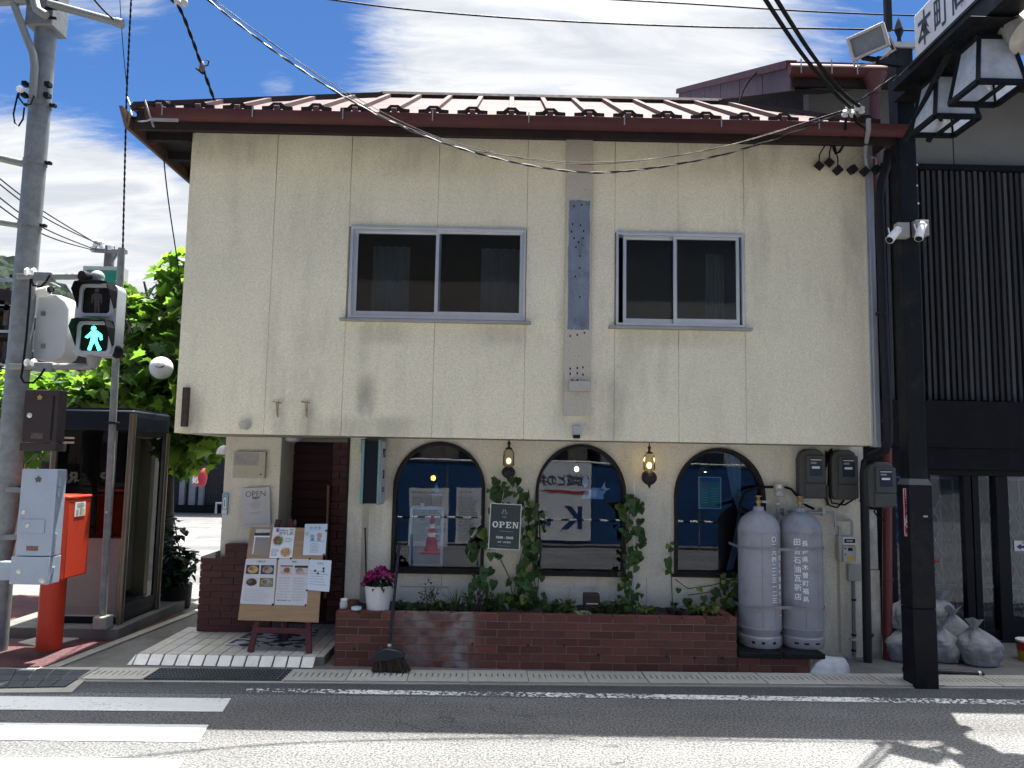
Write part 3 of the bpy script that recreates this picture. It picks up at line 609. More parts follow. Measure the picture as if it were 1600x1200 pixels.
hd = G().tube([(b.x, YD-.06, b.z-.35), (a.x, YD-.06, a.z)], .016, 10); hd.bar((a.x, YD-.06, a.z-.08), (a.x, YD+.02, a.z-.08), .012, .012); hd.bar((a.x, YD-.06, b.z-.2), (a.x, YD+.02, b.z-.2), .012, .012)
hd.build('handle', mat('handle_wood', (.20, .12, .075), .5, var=.2, vs=10, stretch=(1, 1, .2)), door, smooth=50)
G().box(dx0-.3, GX0+.3, YD-.03, YD+.1, dzt, ZB).build('lintel', mat('lintel', (.24, .21, .175), .8), house)
side = thing('brick_door_jamb', 'narrow dark red brick strip to the right of the entrance door', 'brick wall', (dx1, YD, dz))
G().box(dx1+.004, bx1, YD+.02, YD+.1, dz, dzt).build('mortar', mMORTD, side)
bricks(side, dx1, bx1, dz, 24, (dzt-dz)/24, .16, YD-.01, .03, mBRICKD, me=None)
# window wall's left return with its dark strip
G().box(GX0-.022, GX0-.001, YG-.012, YG+.16, .0, ZB-.002).build('wall_end_strip', mBLACKBR, house)
# ------------------------------------------------------------------ things on the pier
def sheet(name, label, cat, x0, y0, x1, y1, Y, m, th=.004, tilt=0, roll=0, group=None, pts=None):
    """flat board as a thing of its own; returns its Empty and a local frame function uv -> matrix"""
    X0, X1, Z0, Z1 = RC(x0, y0, x1, y1, Y); c = Vector(((X0+X1)/2, Y, (Z0+Z1)/2)); w, h = X1-X0, Z1-Z0
    t = thing(name, label, cat, c, group)
    M = Matrix.Rotation(roll, 4, 'Y') @ Matrix.Rotation(tilt, 4, 'X')
    g = G().box(-w/2, w/2, 0, th, -h/2, h/2).xf(M)
    o = bpy.data.objects.new('sheet', g.mesh('sheet', m)); COL.objects.link(o); o.parent = t
    def at(u, v, d=.0012): return c+(M @ Vector(((u-.5)*w, -d, (.5-v)*h)))     # u right, v down
    def tx(s, u, v, size, mt, bold=0, **k): return text(s, size, mt, t, Matrix.Translation(at(u, v)) @ M @ Matrix.Rotation(math.pi/2, 4, 'X'), bold=bold, **k)
    def rect(nm, u0, v0, u1, v1, mt, d=.001):
        q = G().add([at(u0, v1, d), at(u1, v1, d), at(u1, v0, d), at(u0, v0, d)], [(0, 1, 2, 3)]); return q.build(nm, mt, t)
    def lines(nm, u0, u1, v0, v1, n, mt, thick=.35, seed=1, d=.001, dash=True):
        rr = random.Random(seed); q = G(); dv = (v1-v0)/n
        for i in range(n):
            u = u0; ue = u1-rr.random()*.25*(u1-u0)
            while u < ue:
                l = rr.uniform(.04, .16)*(u1-u0) if dash else ue-u; b = min(u+l, ue); va = v0+dv*i
                q.add([at(u, va+dv*thick, d), at(b, va+dv*thick, d), at(b, va, d), at(u, va, d)], [(0, 1, 2, 3)]); u = b+.018*(u1-u0)
        o = q.build(nm, mt, t); o['kind'] = 'stuff'; return o
    def disc(nm, u, v, r, mt, d=.0014, n=20, sy=1, wob=0):
        q = G(); rr = random.Random(int(u*999)); q.add([at(u, v, d)]+[at(u+r/w*math.cos(6.283*i/n)*(1+rr.uniform(-wob, wob)), v+r*sy/h*math.sin(6.283*i/n)*(1+rr.uniform(-wob, wob)), d) for i in range(n)], [(0, (i+1) % n+1, i+1) for i in range(n)]); return q.build(nm, mt, t)
    return t, at, tx, rect, lines, disc
mPAPER = mat('paper', (.66, .67, .68), .7, var=.03, vs=5)
mPAPERB = mat('paper_bluish', (.60, .67, .72), .7, var=.03)
mINK = mat('ink', (.03, .03, .035), .8); mINKG = mat('ink_grey', (.30, .30, .31), .8); mINKL = mat('ink_pale', (.46, .46, .45), .8); mINKB = mat('ink_blue', (.10, .17, .32), .8)
t, at, tx, rect, lines, disc = sheet('open_poster', 'white poster reading OPEN leaning on the entrance pier', 'poster', 378, 762, 422, 823, YP-.035, mat('poster_grey', (.50, .49, .49), .6, var=.05, vs=4), th=.01, tilt=.03, roll=rad(-4.0))
tx('OPEN', .5, .165, .078, mINK, bold=-.0012); tx('営業中', .5, .27, .026, mINK); lines('print', .28, .72, .62, .70, 2, mINKG, .4, 4); lines('footer', .1, .92, .925, .945, 1, mINKG, .8, 8); 
disc('emblem', .5, .44, .05, mat('poster_pale', (.44, .43, .43), .7), wob=.15)
t, at, tx, rect, lines, disc = sheet('blank_sign_plate', 'blank weathered sign plate mounted high on the entrance pier', 'sign', 364.5, 706, 414, 747, YP-.05, mat('plate_cream', (.47, .43, .33), .8, var=.1, dirt=.3), th=.045)
rect('grey_half', .02, .04, .80, .52, mat('plate_grey', (.33, .32, .30), .8, var=.2, vs=10)); rect('dark_mark', .86, .82, .91, .88, mINK)
t, at, tx, rect, lines, disc = sheet('thermometer', 'small blue and white wall thermometer at the left edge of the pier', 'thermometer', 346.5, 771, 355.5, 804, YP-.03, mat('thermo_blue', (.25, .38, .46), .5), th=.03)
rect('face_strip', .3, .2, .72, .72, mWHITE); rect('foot_panel', .1, .78, .9, .97, mPAPER); rect('scale', .44, .28, .56, .64, mINK, .0016)
a = P(353, 704, YP+.35); lp_ = thing('porch_lamp', 'white half dome lamp on the side of the entrance pier', 'lamp', a)
G().lathe((a.x-.02, a.y, a.z-.04), [(.075, 0), (.074, .02), (.062, .055), (.035, .085), (.008, .095)], 20).build('shade', mWHITE, lp_, smooth=60)
G().box(a.x-.015, px0-.001, a.y-.02, a.y+.02, a.z-.01, a.z+.03).build('bracket', mGALV, lp_)
a = P(458, 683, YP+.1); cl_ = thing('ceiling_lamp', 'small white ceiling lamp under the entrance soffit', 'lamp', a); G().lathe((a.x, a.y, ZB-.045), [(.03, 0), (.07, .012), (.085, .035), (.085, .044)], 18).build('shade', mat('lamp_dull', (.4, .4, .38), .5), cl_, smooth=50)
# ------------------------------------------------------------------ easel with the menu board
ez = thing('easel', 'dark red wooden easel on the entrance step carrying the menu board', 'easel', PG(440, 1018, SZ))
mEAS = mat('easel_red', (.085, .02, .026), .5, var=.12)
l0, l1 = PG(391, 1019, SZ), PG(483, 1021, SZ); l0.z = l1.z = SZ
tY = 7.12
tl0, tl1 = P(418, 812, tY), P(470, 812, tY); top = P(443, 806, tY)
ez_b = Vector((P(447, 1006, 7.2).x, l0.y+.42, SZ))
G().bar(l0, P(405, 960, l0.y+.075), .05, .032, (0, -1, .1)).build('leg', mEAS, ez, bevel=.004)
G().bar(l1, P(481, 960, l0.y+.075), .05, .032, (0, -1, .1)).build('leg', mEAS, ez, bevel=.004)
a0, a1 = P(405, 960, l0.y+.075), P(481, 960, l0.y+.075)
G().bar(a0, Vector((tl0.x+.1, tY, tl0.z)), .045, .03, (0, -1, .1)).build('upright', mEAS, ez); G().bar(a1, Vector((tl1.x-.1, tY, tl1.z)), .045, .03, (0, -1, .1)).build('upright', mEAS, ez)
G().bar(ez_b, Vector((top.x, tY+.03, top.z-.1)), .042, .03).build('leg', mEAS, ez)
c0, c1 = P(397, 984.5, l0.y+.03), P(482, 986, l0.y+.03); G().bar(c0, c1, .026, .045).build('crossbar', mEAS, ez, bevel=.003)
u0, u1 = P(441, 984, l0.y+.045), P(441.5, 965, l0.y+.08); G().bar(u0, u1, .03, .03).build('centre_strut', mEAS, ez)
hh = P(461, 812, tY); G().lathe((hh.x, tY, hh.z-.06), [(.017, 0), (.017, .045), (.012, .058), (.004, .062)], 12).build('finial', mat('finial', (.16, .06, .07), .5), ez, smooth=40)
# board: a quadrilateral in its own leaning plane
bY0, bY1 = l0.y+.04, l0.y+.30
def BP(x, y, d=0):      # point of the leaning board seen along a sight line
    d0 = ray(x, y); n = Vector((0, -(zb1-zb0), (bY1-bY0))).normalized(); o = Vector((0, bY0, zb0)); t_ = (o-CAM).dot(n)/d0.dot(n); return CAM+d0*t_+n*d
zb0 = P(437, 970, bY0).z; zb1 = P(450, 825, bY1).z
mOAK = mat('pine_board', (.33, .215, .115), .55, var=.14, vs=6, stretch=(.7, 6, 6), fine=.06)
def bplate(name, pts, th, m, parent, d=0, tri=False):
    f = [BP(x, y, d+th) for x, y in pts]; bk = [BP(x, y, d) for x, y in pts]; n = len(pts)
    return G().add(f+bk, [list(range(n)), [n+k for k in range(n)][::-1]]+[(k, n+k, n+(k+1) % n, (k+1) % n) for k in range(n)]).build(name, m, parent)
mb = thing('menu_board', 'pale pine menu board with papers, standing on the red easel', 'board', BP(437, 968))
bplate('board', [(372.5, 969), (498, 973), (508, 826), (392.5, 824)], .018, mOAK, mb)
def menu(name, label, pts, m, d=.0185):
    c = BP(sum(p[0] for p in pts)/4, sum(p[1] for p in pts)/4, d); t = thing(name, label, 'paper', c)
    bplate('sheet', pts, .002, m, t, d)
    (ax, ay), (bx, by), (cx, cy), (dx, dy) = pts    # bottom-left, bottom-right, top-right, top-left
    def q(u, v): return ((dx*(1-u)+cx*u)*(1-v)+(ax*(1-u)+bx*u)*v, (dy*(1-u)+cy*u)*(1-v)+(ay*(1-u)+by*u)*v)
    def rect(nm, u0, v0, u1, v1, mt, e=.001): 
        o = G().add([BP(*q(u0, v1), d+.002+e), BP(*q(u1, v1), d+.002+e), BP(*q(u1, v0), d+.002+e), BP(*q(u0, v0), d+.002+e)], [(0, 1, 2, 3)]).build(nm, mt, t); return o
    def lines(nm, u0, v0, u1, v1, n, mt, seed, th=.4):
        rr = random.Random(seed); g_ = G()
        for i in range(n):
            u = u0; ue = u1-rr.random()*.3*(u1-u0); va = v0+(v1-v0)*i/n; vb = va+(v1-v0)/n*th
            while u < ue-.005:
                b = min(ue, u+rr.uniform(.03, .14)); g_.add([BP(*q(u, vb), d+.003), BP(*q(b, vb), d+.003), BP(*q(b, va), d+.003), BP(*q(u, va), d+.003)], [(0, 1, 2, 3)]); u = b+.02
        o = g_.build(nm, mt, t); o['kind'] = 'stuff'
    def disc(nm, u, v, ru, rv, mt, e=.0016, wob=.05, seed=1):
        rr = random.Random(seed); n = 18; g_ = G(); g_.add([BP(*q(u, v), d+.002+e)]+[BP(*q(u+ru*math.cos(6.283*i/n)*(1+rr.uniform(-wob, wob)), v-rv*math.sin(6.283*i/n)*(1+rr.uniform(-wob, wob))), d+.002+e) for i in range(n)], [(0, i+1, (i+1) % n+1) for i in range(n)]); g_.build(nm, mt, t)
    def tx(s, u, v, size, mt, bold=0):
        p = BP(*q(u, v), d+.0035); lean = math.atan2(bY1-bY0, zb1-zb0); text(s, size, mt, t, Matrix.Translation(p) @ Matrix.Rotation(-lean*0, 4, 'X') @ Matrix.Rotation(math.pi/2-lean, 4, 'X'), bold=bold, ext=.0004)
    return t, rect, lines, disc, tx
mFD1 = mat('food_green', (.16, .20, .05), .6, var=.6, vs=60); mFD2 = mat('food_red', (.25, .085, .05), .6, var=.5, vs=60); mFD3 = mat('food_yellow', (.45, .33, .12), .6, var=.4, vs=50); mDISH = mat('dish_pale', (.55, .5, .46), .5); mBLK = mat('photo_black', (.04, .038, .036), .6, var=.4, vs=40)
mGRYP = mat('photo_grey', (.27, .25, .23), .6, var=.5, vs=40); mPK = mat('photo_pink', (.5, .33, .27), .6, var=.2, vs=30); mSKY = mat('photo_blue', (.25, .42, .60), .6)
mMENU = mat('menu_paper', (.58, .57, .58), .6, var=.04)
t, rect, lines, disc, tx = menu('menu_sheet', 'large menu sheet with four dish photographs at the lower left of the board', [(376, 943.5), (428.5, 945.5), (433, 874), (385.5, 873.5)], mMENU)
for (u, v, m1, m2) in ((.05, .14, mBLK, mFD3), (.52, .14, mBLK, mGRYP), (.05, .42, mDISH, mBLK), (.52, .42, mFD1, mGRYP)):
    rect('photo', u, v, u+.42, v+.2, m1); disc('dish', u+.22, v+.1, .17, .085, m2, seed=int(u*100+v*10)); disc('dish', u+.15, v+.08, .07, .04, mFD2, .002, .2, 5)
tx('ご飯もの', .5, .065, .022, mINK); lines('print', .07, .66, .95, .96, 9, mINKL, 3)
t, rect, lines, disc, tx = menu('menu_sheet', 'large menu sheet with two dessert photographs at the lower middle of the board', [(430, 945.5), (480, 947), (485.5, 874.5), (436.5, 874)], mMENU)
rect('photo', .08, .14, .48, .345, mDISH); rect('photo', .53, .14, .95, .345, mDISH); rect('photo_top', .53, .14, .95, .19, mBLK, .0014); rect('photo_top', .08, .14, .48, .165, mBLK, .0014); disc('cake', .29, .24, .1, .06, mFD2, .002, .15); disc('dish', .27, .29, .16, .035, mPK, .0018); disc('cake', .7, .245, .13, .05, mGRYP, .002, .15, 3); disc('dish', .72, .3, .15, .03, mPK, .0024)
tx('甘味', .5, .065, .022, mINK); lines('print', .05, .40, .48, .93, 9, mINKL, 5, .5); lines('print', .52, .40, .95, .93, 9, mINKL, 6, .5); lines('footnote', .06, .9, .56, .93, 1, mINK, 9)
t, rect, lines, disc, tx = menu('summer_menu', 'white flyer of cold noodles with two round bowls at the top of the board', [(421.5, 872.5), (457, 873.5), (462.5, 825.5), (428, 825)], mat('white_flyer', (.74, .74, .74), .6, var=.03))
disc('bowl', .3, .43, .26, .19, mDISH, .0012, .03); disc('food', .25, .42, .16, .15, mFD2, .0018, .2); disc('food', .38, .44, .12, .14, mFD1, .002, .2); disc('bowl', .7, .8, .26, .17, mDISH, .0012, .03); disc('food', .7, .8, .19, .13, mat('food_orange', (.5, .22, .09), .6, var=.5, vs=60), .0018, .2, 4); disc('food', .7, .76, .1, .06, mFD3, .0022, .2, 6)
tx('冷やし麺', .62, .2, .034, mINKB, .0006); tx('夏', .22, .1, .036, mINKB, .0008); tx('木曽の味', .5, .1, .018, mINK); disc('leaf_print', .85, .07, .1, .05, mat('print_leaf', (.45, .52, .3), .7), .0012, .3, 3); lines('print', .6, .34, .95, .5, 3, mINKG, 12); lines('print', .06, .7, .4, .95, 6, mINKB, 13)
t, rect, lines, disc, tx = menu('shaved_ice_flyer', 'pale blue shaved ice flyer pinned at the upper right corner of the board', [(474, 868), (509, 868.5), (512.5, 819.5), (477.5, 819.5)], mPAPERB)
disc('ice', .36, .4, .11, .07, mSKY, .0014, .12); disc('ice', .68, .38, .11, .1, mPK, .0014, .12, 2); disc('cup', .38, .5, .09, .045, mGRYP, .0016); disc('cup', .67, .5, .09, .045, mGRYP, .0016, .05, 3); rect('table', .24, .545, .92, .57, mSKY); disc('leaf_print', .12, .32, .1, .06, mat('print_leaf2', (.45, .55, .45), .7), .0012, .3, 7)
tx('かき氷', .48, .14, .036, mINKB); lines('print', .3, .62, .72, .94, 7, mINKG, 15)
t, rect, lines, disc, tx = menu('calendar_sheet', 'pale blue calendar sheet with black closing days at the right edge of the board', [(481.5, 922.5), (515, 925.5), (519, 876.5), (485, 875)], mPAPERB, .021)
tx('営業日', .5, .12, .02, mINKG); 
for (u, v) in ((.28, .36), (.66, .27), (.67, .36), (.42, .44)): rect('closed_day', u-.045, v-.035, u+.045, v+.035, mINK)
for r_ in range(6): lines('days', .05, .36+.085*r_, .95, .38+.085*r_, 1, mINKG, 20+r_, .9)
t, rect, lines, disc, tx = menu('framed_card', 'brown framed card in plastic sleeve at the upper left of the board', [(392, 868), (419, 869), (425, 827), (398, 827)], mat('card_brown', (.27, .235, .20), .5, var=.1), .0185)
rect('card_top', .12, .02, .95, .16, mDISH); rect('landscape', .08, .14, .95, .26, mBLK); rect('white_band', .06, .265, .97, .32, mWHITE); rect('white_edge', .1, .32, .16, .95, mWHITE); lines('print', .22, .36, .8, .6, 4, mINKG, 30)
mg = G().lathe((0, 0, 0), [(.008, 0), (.008, .008), (.006, .009)], 10, Matrix.Rotation(math.pi/2, 3, 'X')).mesh('magnet', mIRON)
for (x, y) in ((385.5, 873), (436, 874), (485, 874), (427.5, 945), (478.5, 946), (455.5, 873.5), (507, 867.5), (510.5, 830), (480.5, 923)): link('magnet', mg, mb, BP(x, y, .024))
# ------------------------------------------------------------------ projecting sign box beside the left window
sgx0, sgx1 = P(569, 738, YG-.33).x, P(595, 738, YG-.38).x
sb = thing('projecting_sign', 'teal edged projecting sign box with a pale face beside the left arched window', 'sign', (sgx1, YG-.2, 1.2))
mTEAL = mat('teal_edge', (.17, .28, .275), .45, var=.06); mNAVY = mat('sign_navy', (.008, .013, .02), .5, spec=.12)
zs1, zs0 = P(580, 687, YG-.33).z, P(580, 789, YG-.33).z
XA, XB = P(566, 738, YG-.30).x, P(592.5, 738, YG-.30).x
G().box(XA+.014, XB-.004, YG-.295, YG-.06, zs0+.01, zs1-.01).build('body', mNAVY, sb)
for X in (XA, XB): G().box(X-.014, X+.014, YG-.315, YG-.05, zs0, zs1).build('rim', mTEAL, sb, bevel=.003)
G().box(XB+.0142, XB+.020, YG-.295, YG-.065, zs0+.012, zs1-.012).build('face_panel', mat('sign_face', (.55, .52, .52), .4, var=.06), sb)
def fr_(y, z): return Matrix.Translation((XB+.0212, y, z)) @ Matrix(((0, 0, 1), (1, 0, 0), (0, 1, 0))).to_4x4()
ym = YG-.18; hz = zs1-zs0
text('喫茶', .085, mINK, sb, fr_(ym, zs1-.21*hz) @ Matrix.Scale(1.0, 4), bold=.003)
G().box(XB+.0202, XB+.0215, ym-.045, ym+.045, zs1-.6*hz, zs1-.47*hz).build('logo_block', mINK, sb); G().box(XB+.0216, XB+.0222, ym-.03, ym+.03, zs1-.57*hz, zs1-.50*hz).build('logo_centre', mat('logo_green', (.04, .10, .07), .5), sb)
q = G()
for i in range(5): q.box(XB+.0202, XB+.0213, ym-.07+.03*i, ym-.06+.03*i, zs1-.80*hz, zs1-.745*hz)
q.box(XB+.0202, XB+.0213, ym-.075, ym+.075, zs1-.745*hz, zs1-.737*hz).box(XB+.0202, XB+.0213, ym-.075, ym+.075, zs1-.808*hz, zs1-.80*hz); q.build('logo_strip', mINK, sb)
G().box(XA-.05, XA-.016, YG-.14, YG-.001, zs1-.12, zs1+.01).box(XA-.03, XB, YG-.06, YG-.001, zs1-.1, zs1-.04).box(XA-.03, XB, YG-.06, YG-.001, zs0+.1, zs0+.16).build('bracket', mIRON, sb)
G().tube([(XA-.03, YG-.1, zs1-.12), (XA-.035, YG-.09, zs1-.2), (XA-.055, YG-.08, zs1-.28), (XA-.045, YG-.1, zs1-.30), (XA-.02, YG-.1, zs1-.22)], .005, 6).build('cable', mCABLE, sb)
# ------------------------------------------------------------------ brick planter
PX0, PX1 = PG(517, 1047).x, P(1152, 1005, 6.66).x; PY = 6.66; PZ = .462; ch = .065
pl = thing('brick_planter', 'long red brick planter bed in front of the arched windows', 'planter', (PX0, PY, 0))
G().box(PX0+.008, PX1-.008, PY+.010, PY+.095, .0, PZ-.022).box(PX0+.008, PX0+.095, PY+.095, YG-.002, 0, PZ-.022).box(PX1-.095, PX1-.008, PY+.095, YG-.002, 0, PZ-.022).build('mortar', mMORT, pl)
mBR = mat('planter_brick', (.125, .045, .034), .85, var=.2, vs=11, fine=.18, fs=150, bump=.5, bs=70, rnd=.3)
def lime():      # white lime bloom streaks that ran down two places of the wall, older paler end at the left
    nt = mBR.node_tree; N = nt.nodes; L = nt.links.new; b = N['Principled BSDF']; src = b.inputs['Base Color'].links[0].from_socket
    g = N.new('ShaderNodeNewGeometry'); s = N.new('ShaderNodeSeparateXYZ'); L(g.outputs['Position'], s.inputs[0]); nz = N.new('ShaderNodeTexNoise'); nz.inputs['Scale'].default_value = 9; nz.inputs['Detail'].default_value = 6; L(g.outputs['Position'], nz.inputs[0])
    def bandx(c, w, amt):
        a = N.new('ShaderNodeMath'); a.operation = 'SUBTRACT'; L(s.outputs[0], a.inputs[0]); a.inputs[1].default_value = c
        d = N.new('ShaderNodeMath'); d.operation = 'ABSOLUTE'; L(a.outputs[0], d.inputs[0]); r = N.new('ShaderNodeMapRange'); r.interpolation_type = 'SMOOTHSTEP'; L(d.outputs[0], r.inputs[0]); r.inputs[1].default_value = w; r.inputs[2].default_value = 0; r.inputs[3].default_value = 0; r.inputs[4].default_value = amt; return r.outputs[0]
    ad = N.new('ShaderNodeMath'); ad.operation = 'ADD'; L(bandx(P(718, 1000, PY).x, .2, 1.2), ad.inputs[0]); L(bandx(P(655, 1000, PY).x, .30, .8), ad.inputs[1])
    r = N.new('ShaderNodeMapRange'); L(nz.outputs[0], r.inputs[0]); r.inputs[1].default_value = .35; r.inputs[2].default_value = .62
    mu = N.new('ShaderNodeMath'); mu.operation = 'MULTIPLY'; mu.use_clamp = True; L(ad.outputs[0], mu.inputs[0]); L(r.outputs[0], mu.inputs[1])
    m2 = N.new('ShaderNodeMath'); m2.operation = 'MULTIPLY'; L(mu.outputs[0], m2.inputs[0]); m2.inputs[1].default_value = .85
    mx = N.new('ShaderNodeMixRGB'); L(m2.outputs[0], mx.inputs[0]); L(src, mx.inputs[1]); mx.inputs[2].default_value = (.27, .25, .24, 1); L(mx.outputs[0], b.inputs['Base Color'])
lime()
bmesh_ = bricks(pl, PX0, PX1, .005, 7, ch, .1955, PY, .095, mBR)
bricks_y(pl, PY+.1, YG, .005, 7, ch, .1955, PX1-.045, .09, bmesh_, off=1); bricks_y(pl, PY+.1, YG, .005, 7, ch, .1955, PX0+.045, .09, bmesh_, off=1)
sm = mat('soil', (.03, .024, .02), .95, var=.4, vs=20, bump=1, bs=40)
g = G(); nx, ny = 60, 8
vs = [(PX0+.09+(PX1-PX0-.18)*i/nx, PY+.09+(YG-PY-.09)*j/ny, PZ-.045+random.uniform(-.01, .03)) for j in range(ny+1) for i in range(nx+1)]
g.add(vs, [(j*(nx+1)+i, j*(nx+1)+i+1, (j+1)*(nx+1)+i+1, (j+1)*(nx+1)+i) for j in range(ny) for i in range(nx)]).build('soil', sm, pl)['kind'] = 'stuff'
hm2 = G().box(-.008, .008, -.004, .004, -.009, .009).mesh('weep_hole', mIRON)
for (x, y) in ((825, 1008), (882, 1009), (935, 1023), (1042, 1026), (1085, 1028), (1129, 1028), (553, 1014), (738, 1006)):
    a = P(x, y, PY); link('weep_hole', hm2, pl, (a.x, PY-.001, a.z))
# low brick base under the gas cylinders
LX1 = P(1287, 1025, 6.7).x
bs_ = thing('cylinder_base', 'low brick base with black mats under the gas cylinders', 'base', (PX1, PY, 0))
G().box(PX1+.004, LX1-.1, PY+.03, YG-.002, 0, .13).build('mortar', mMORT, bs_); bricks(bs_, PX1+.002, P(1268, 1040, PY).x, .002, 2, .064, .1955, PY+.015, .06, mBR, off=1, me=bmesh_)
for (x0, x1) in ((1153, 1221), (1222.5, 1287)):
    a, b = P(x0, 1024, 6.7).x, P(x1, 1024, 6.7).x; G().box(a, b, PY+.0, YG-.02, .1305, .172).build('rubber_mat', mIRON, bs_, bevel=.006)
# ------------------------------------------------------------------ gas cylinders
mGAS = mat('cylinder_grey', (.34, .35, .37), .42, spec=.3, var=.10, vs=3, fine=.05, dirt=.55, dirtcol=(.13, .085, .06), ds=6)
mGAS2 = mat('cylinder_grey_dark', (.29, .30, .32), .42, spec=.3, var=.10, vs=3, fine=.05, dirt=.5, dirtcol=(.11, .075, .055), ds=5)
mBRASS = mat('brass', (.36, .24, .10), .35, metal=.8, var=.2)
mPIPE = mat('pipe_grey', (.38, .38, .36), .4, metal=.4, var=.2, vs=12)
mLET = mat('cylinder_letter', (.84, .85, .85), .6)
def cylinder(cx, label, words, lead):
    c = P(cx, 1000, 6.97); c.z = .174; r = .186
    t = thing('gas_cylinder', label, 'gas cylinder', c, 'gas cylinders beside the right arched window')
    z1 = 1.36-c.z
    prof = [(r*.93, .0), (r*.985, .02), (r*.985, .085), (r*.90, .10), (r*.93, .125), (r*.99, .15), (r*1.0, .165), (r*.985, .168), (r*.985, z1-.2), (r*1.0, z1-.198), (r*.995, z1-.18), (r*.94, z1-.13), (r*.78, z1-.075), (r*.5, z1-.035), (.05, z1-.015), (.045, z1+.02), (.035, z1+.024)]
    G().lathe(c, prof, 40).build('body', mGAS if lead else mGAS2, t, smooth=30)
    holes = G()
    for k, an in enumerate((-2.2, -1.75, -1.2)):
        p = c+Vector((r*.986*math.cos(an), r*.986*math.sin(an), .05)); d = Vector((math.cos(an), math.sin(an), 0)); e = Vector((-d.y, d.x, 0))
        h = G()
        if lead: h.bar(p-d*.002, p+d*.002, .028, .02)
        else: h.bar(p-e*.02, p+e*.02, .005, .014)
        h.build('vent_slot', mIRON, t)
    vt = c+Vector((0, 0, z1+.02))
    v = G().lathe(vt, [(.018, 0), (.018, .03), (.03, .035), (.03, .055), (.016, .06), (.012, .085), (.03, .088), (.03, .098), (.01, .1)], 12)
    v.build('valve', mBRASS, t, smooth=35)
    G().tube([vt+Vector((.03, -.01, .045)), vt+Vector((.09, -.015, .045))], .011, 8).build('valve_nut', mSILVER, t)
    # seam and lettering wrapped round the steel
    for an in (-1.75, -1.1):
        a = c+Vector((r*.987*math.cos(an), r*.987*math.sin(an), .17)); G().box(a.x-.0015, a.x+.0015, a.y-.001, a.y+.001, a.z, c.z+z1-.2).build('seam', mat('seam', (.17, .18, .2), .5), t)
    for (w, an, size, ztop, step_) in words:
        p = c+Vector((0, 0, ztop))
        for i, chh in enumerate(w):
            if chh == ' ': continue
            q = c+Vector(((r*.992)*math.cos(an), (r*.992)*math.sin(an), ztop-step_*i))
            M = Matrix.Translation(q) @ Matrix.Rotation(an+math.pi/2, 4, 'Z') @ Matrix.Rotation(math.pi/2, 4, 'X')
            text(chh, size, mLET, t, M, bold=.0008, ext=.0012)
    return t
cylinder(1188, 'left grey gas cylinder with white digits down its front', (('〇二六四二二三一二三一', -1.15, .052, .93, .058), ('木曽LP供給センター', -.72, .048, .83, .062)), True)
cylinder(1254, 'right grey gas cylinder with white address lettering down its front', (('長野県木曽町福島', -1.75, .054, .90, .068), ('田舎石油瓦斯店', -2.1, .064, .91, .078)), False)
st = thing('retaining_strap', 'two grey straps holding both gas cylinders against the wall', 'strap', P(1220, 900, 6.8))
cA, cB = P(1188, 1000, 6.97), P(1254, 1000, 6.97)
def strap(z, sag):
    R_ = .1925; pts = [(cA.x-R_, YG, z)]+[(cA.x+R_*math.cos(a), 6.97+R_*math.sin(a), z-.002) for a in [math.pi+math.pi*.5*i/8 for i in range(9)]]
    pts += [((cA.x+cB.x)/2, 6.97-R_*.99, z-sag)]
    pts += [(cB.x+R_*math.cos(a), 6.97+R_*math.sin(a), z+sag*.5) for a in [math.pi*1.5+math.pi*.5*i/8 for i in range(9)]]+[(cB.x+R_, YG, z+.01)]
    g = G(); vs = []; 
    for p in pts: vs += [(p[0], p[1], p[2]-.012), (p[0], p[1], p[2]+.012)]
    g.add(vs, [(2*i, 2*i+2, 2*i+3, 2*i+1) for i in range(len(pts)-1)]); g.build('band', mat('strap', (.25, .24, .235), .6, var=.2), st)
strap(P(1220, 858, 6.78).z, .004); strap(P(1220, 951, 6.78).z, -.012)
# regulator, hoses and pipework on the wall
rg = thing('gas_regulator', 'pale gas regulator with hoses and pipework above the cylinders', 'regulator', P(1217, 770, YG-.06))
Yr = YG-.07
def pp(x, y, Y=Yr): return P(x, y, Y)
a = pp(1217, 771); G().lathe((a.x, Yr+.02, a.z), [(.036, 0), (.036, .03), (.024, .038), (.02, .045)], 18, Matrix.Rotation(math.pi/2, 3, 'X')).build('regulator_body', mat('regulator', (.48, .48, .44), .5, var=.1), rg, smooth=40)
a = pp(1217, 760); G().box(a.x-.03, a.x+.03, Yr, Yr+.05, a.z-.035, a.z+.025).build('changeover_valve', mat('valve_white', (.55, .55, .51), .5), rg, bevel=.008)
G().lathe((a.x+.005, Yr, a.z), [(.018, 0), (.018, .012), (.012, .014)], 14, Matrix.Rotation(math.pi/2, 3, 'X')).build('dial', mWHITE, rg, smooth=40)
G().tube([pp(1208, 761), pp(1198, 761), pp(1180, 762), pp(1163, 770), pp(1156, 786), pp(1157, 797, 6.9), pp(1162, 801, 6.9)], .012, 8).build('hose', mCABLE, rg, smooth=60)
G().tube([pp(1226, 761), pp(1236, 764), pp(1245, 774), pp(1252, 784), pp(1262, 791, 6.95), pp(1272, 795, 6.9)], .012, 8).build('hose', mCABLE, rg, smooth=60)
G().tube([pp(1216, 779), pp(1216, 812)], .012, 8).build('riser_pipe', mPIPE, rg, smooth=50)
G().tube([pp(1218, 799), pp(1303, 801.5), pp(1304.5, 803), pp(1305, 822), pp(1307, 826)], .0125, 8).tube([pp(1305, 812), pp(1328, 812.5), pp(1331, 815), pp(1331.5, 838)], .0125, 8).tube([pp(1306, 822), pp(1312, 824), pp(1312.5, 840)], .0125, 8).build('supply_pipe', mPIPE, rg, smooth=50)
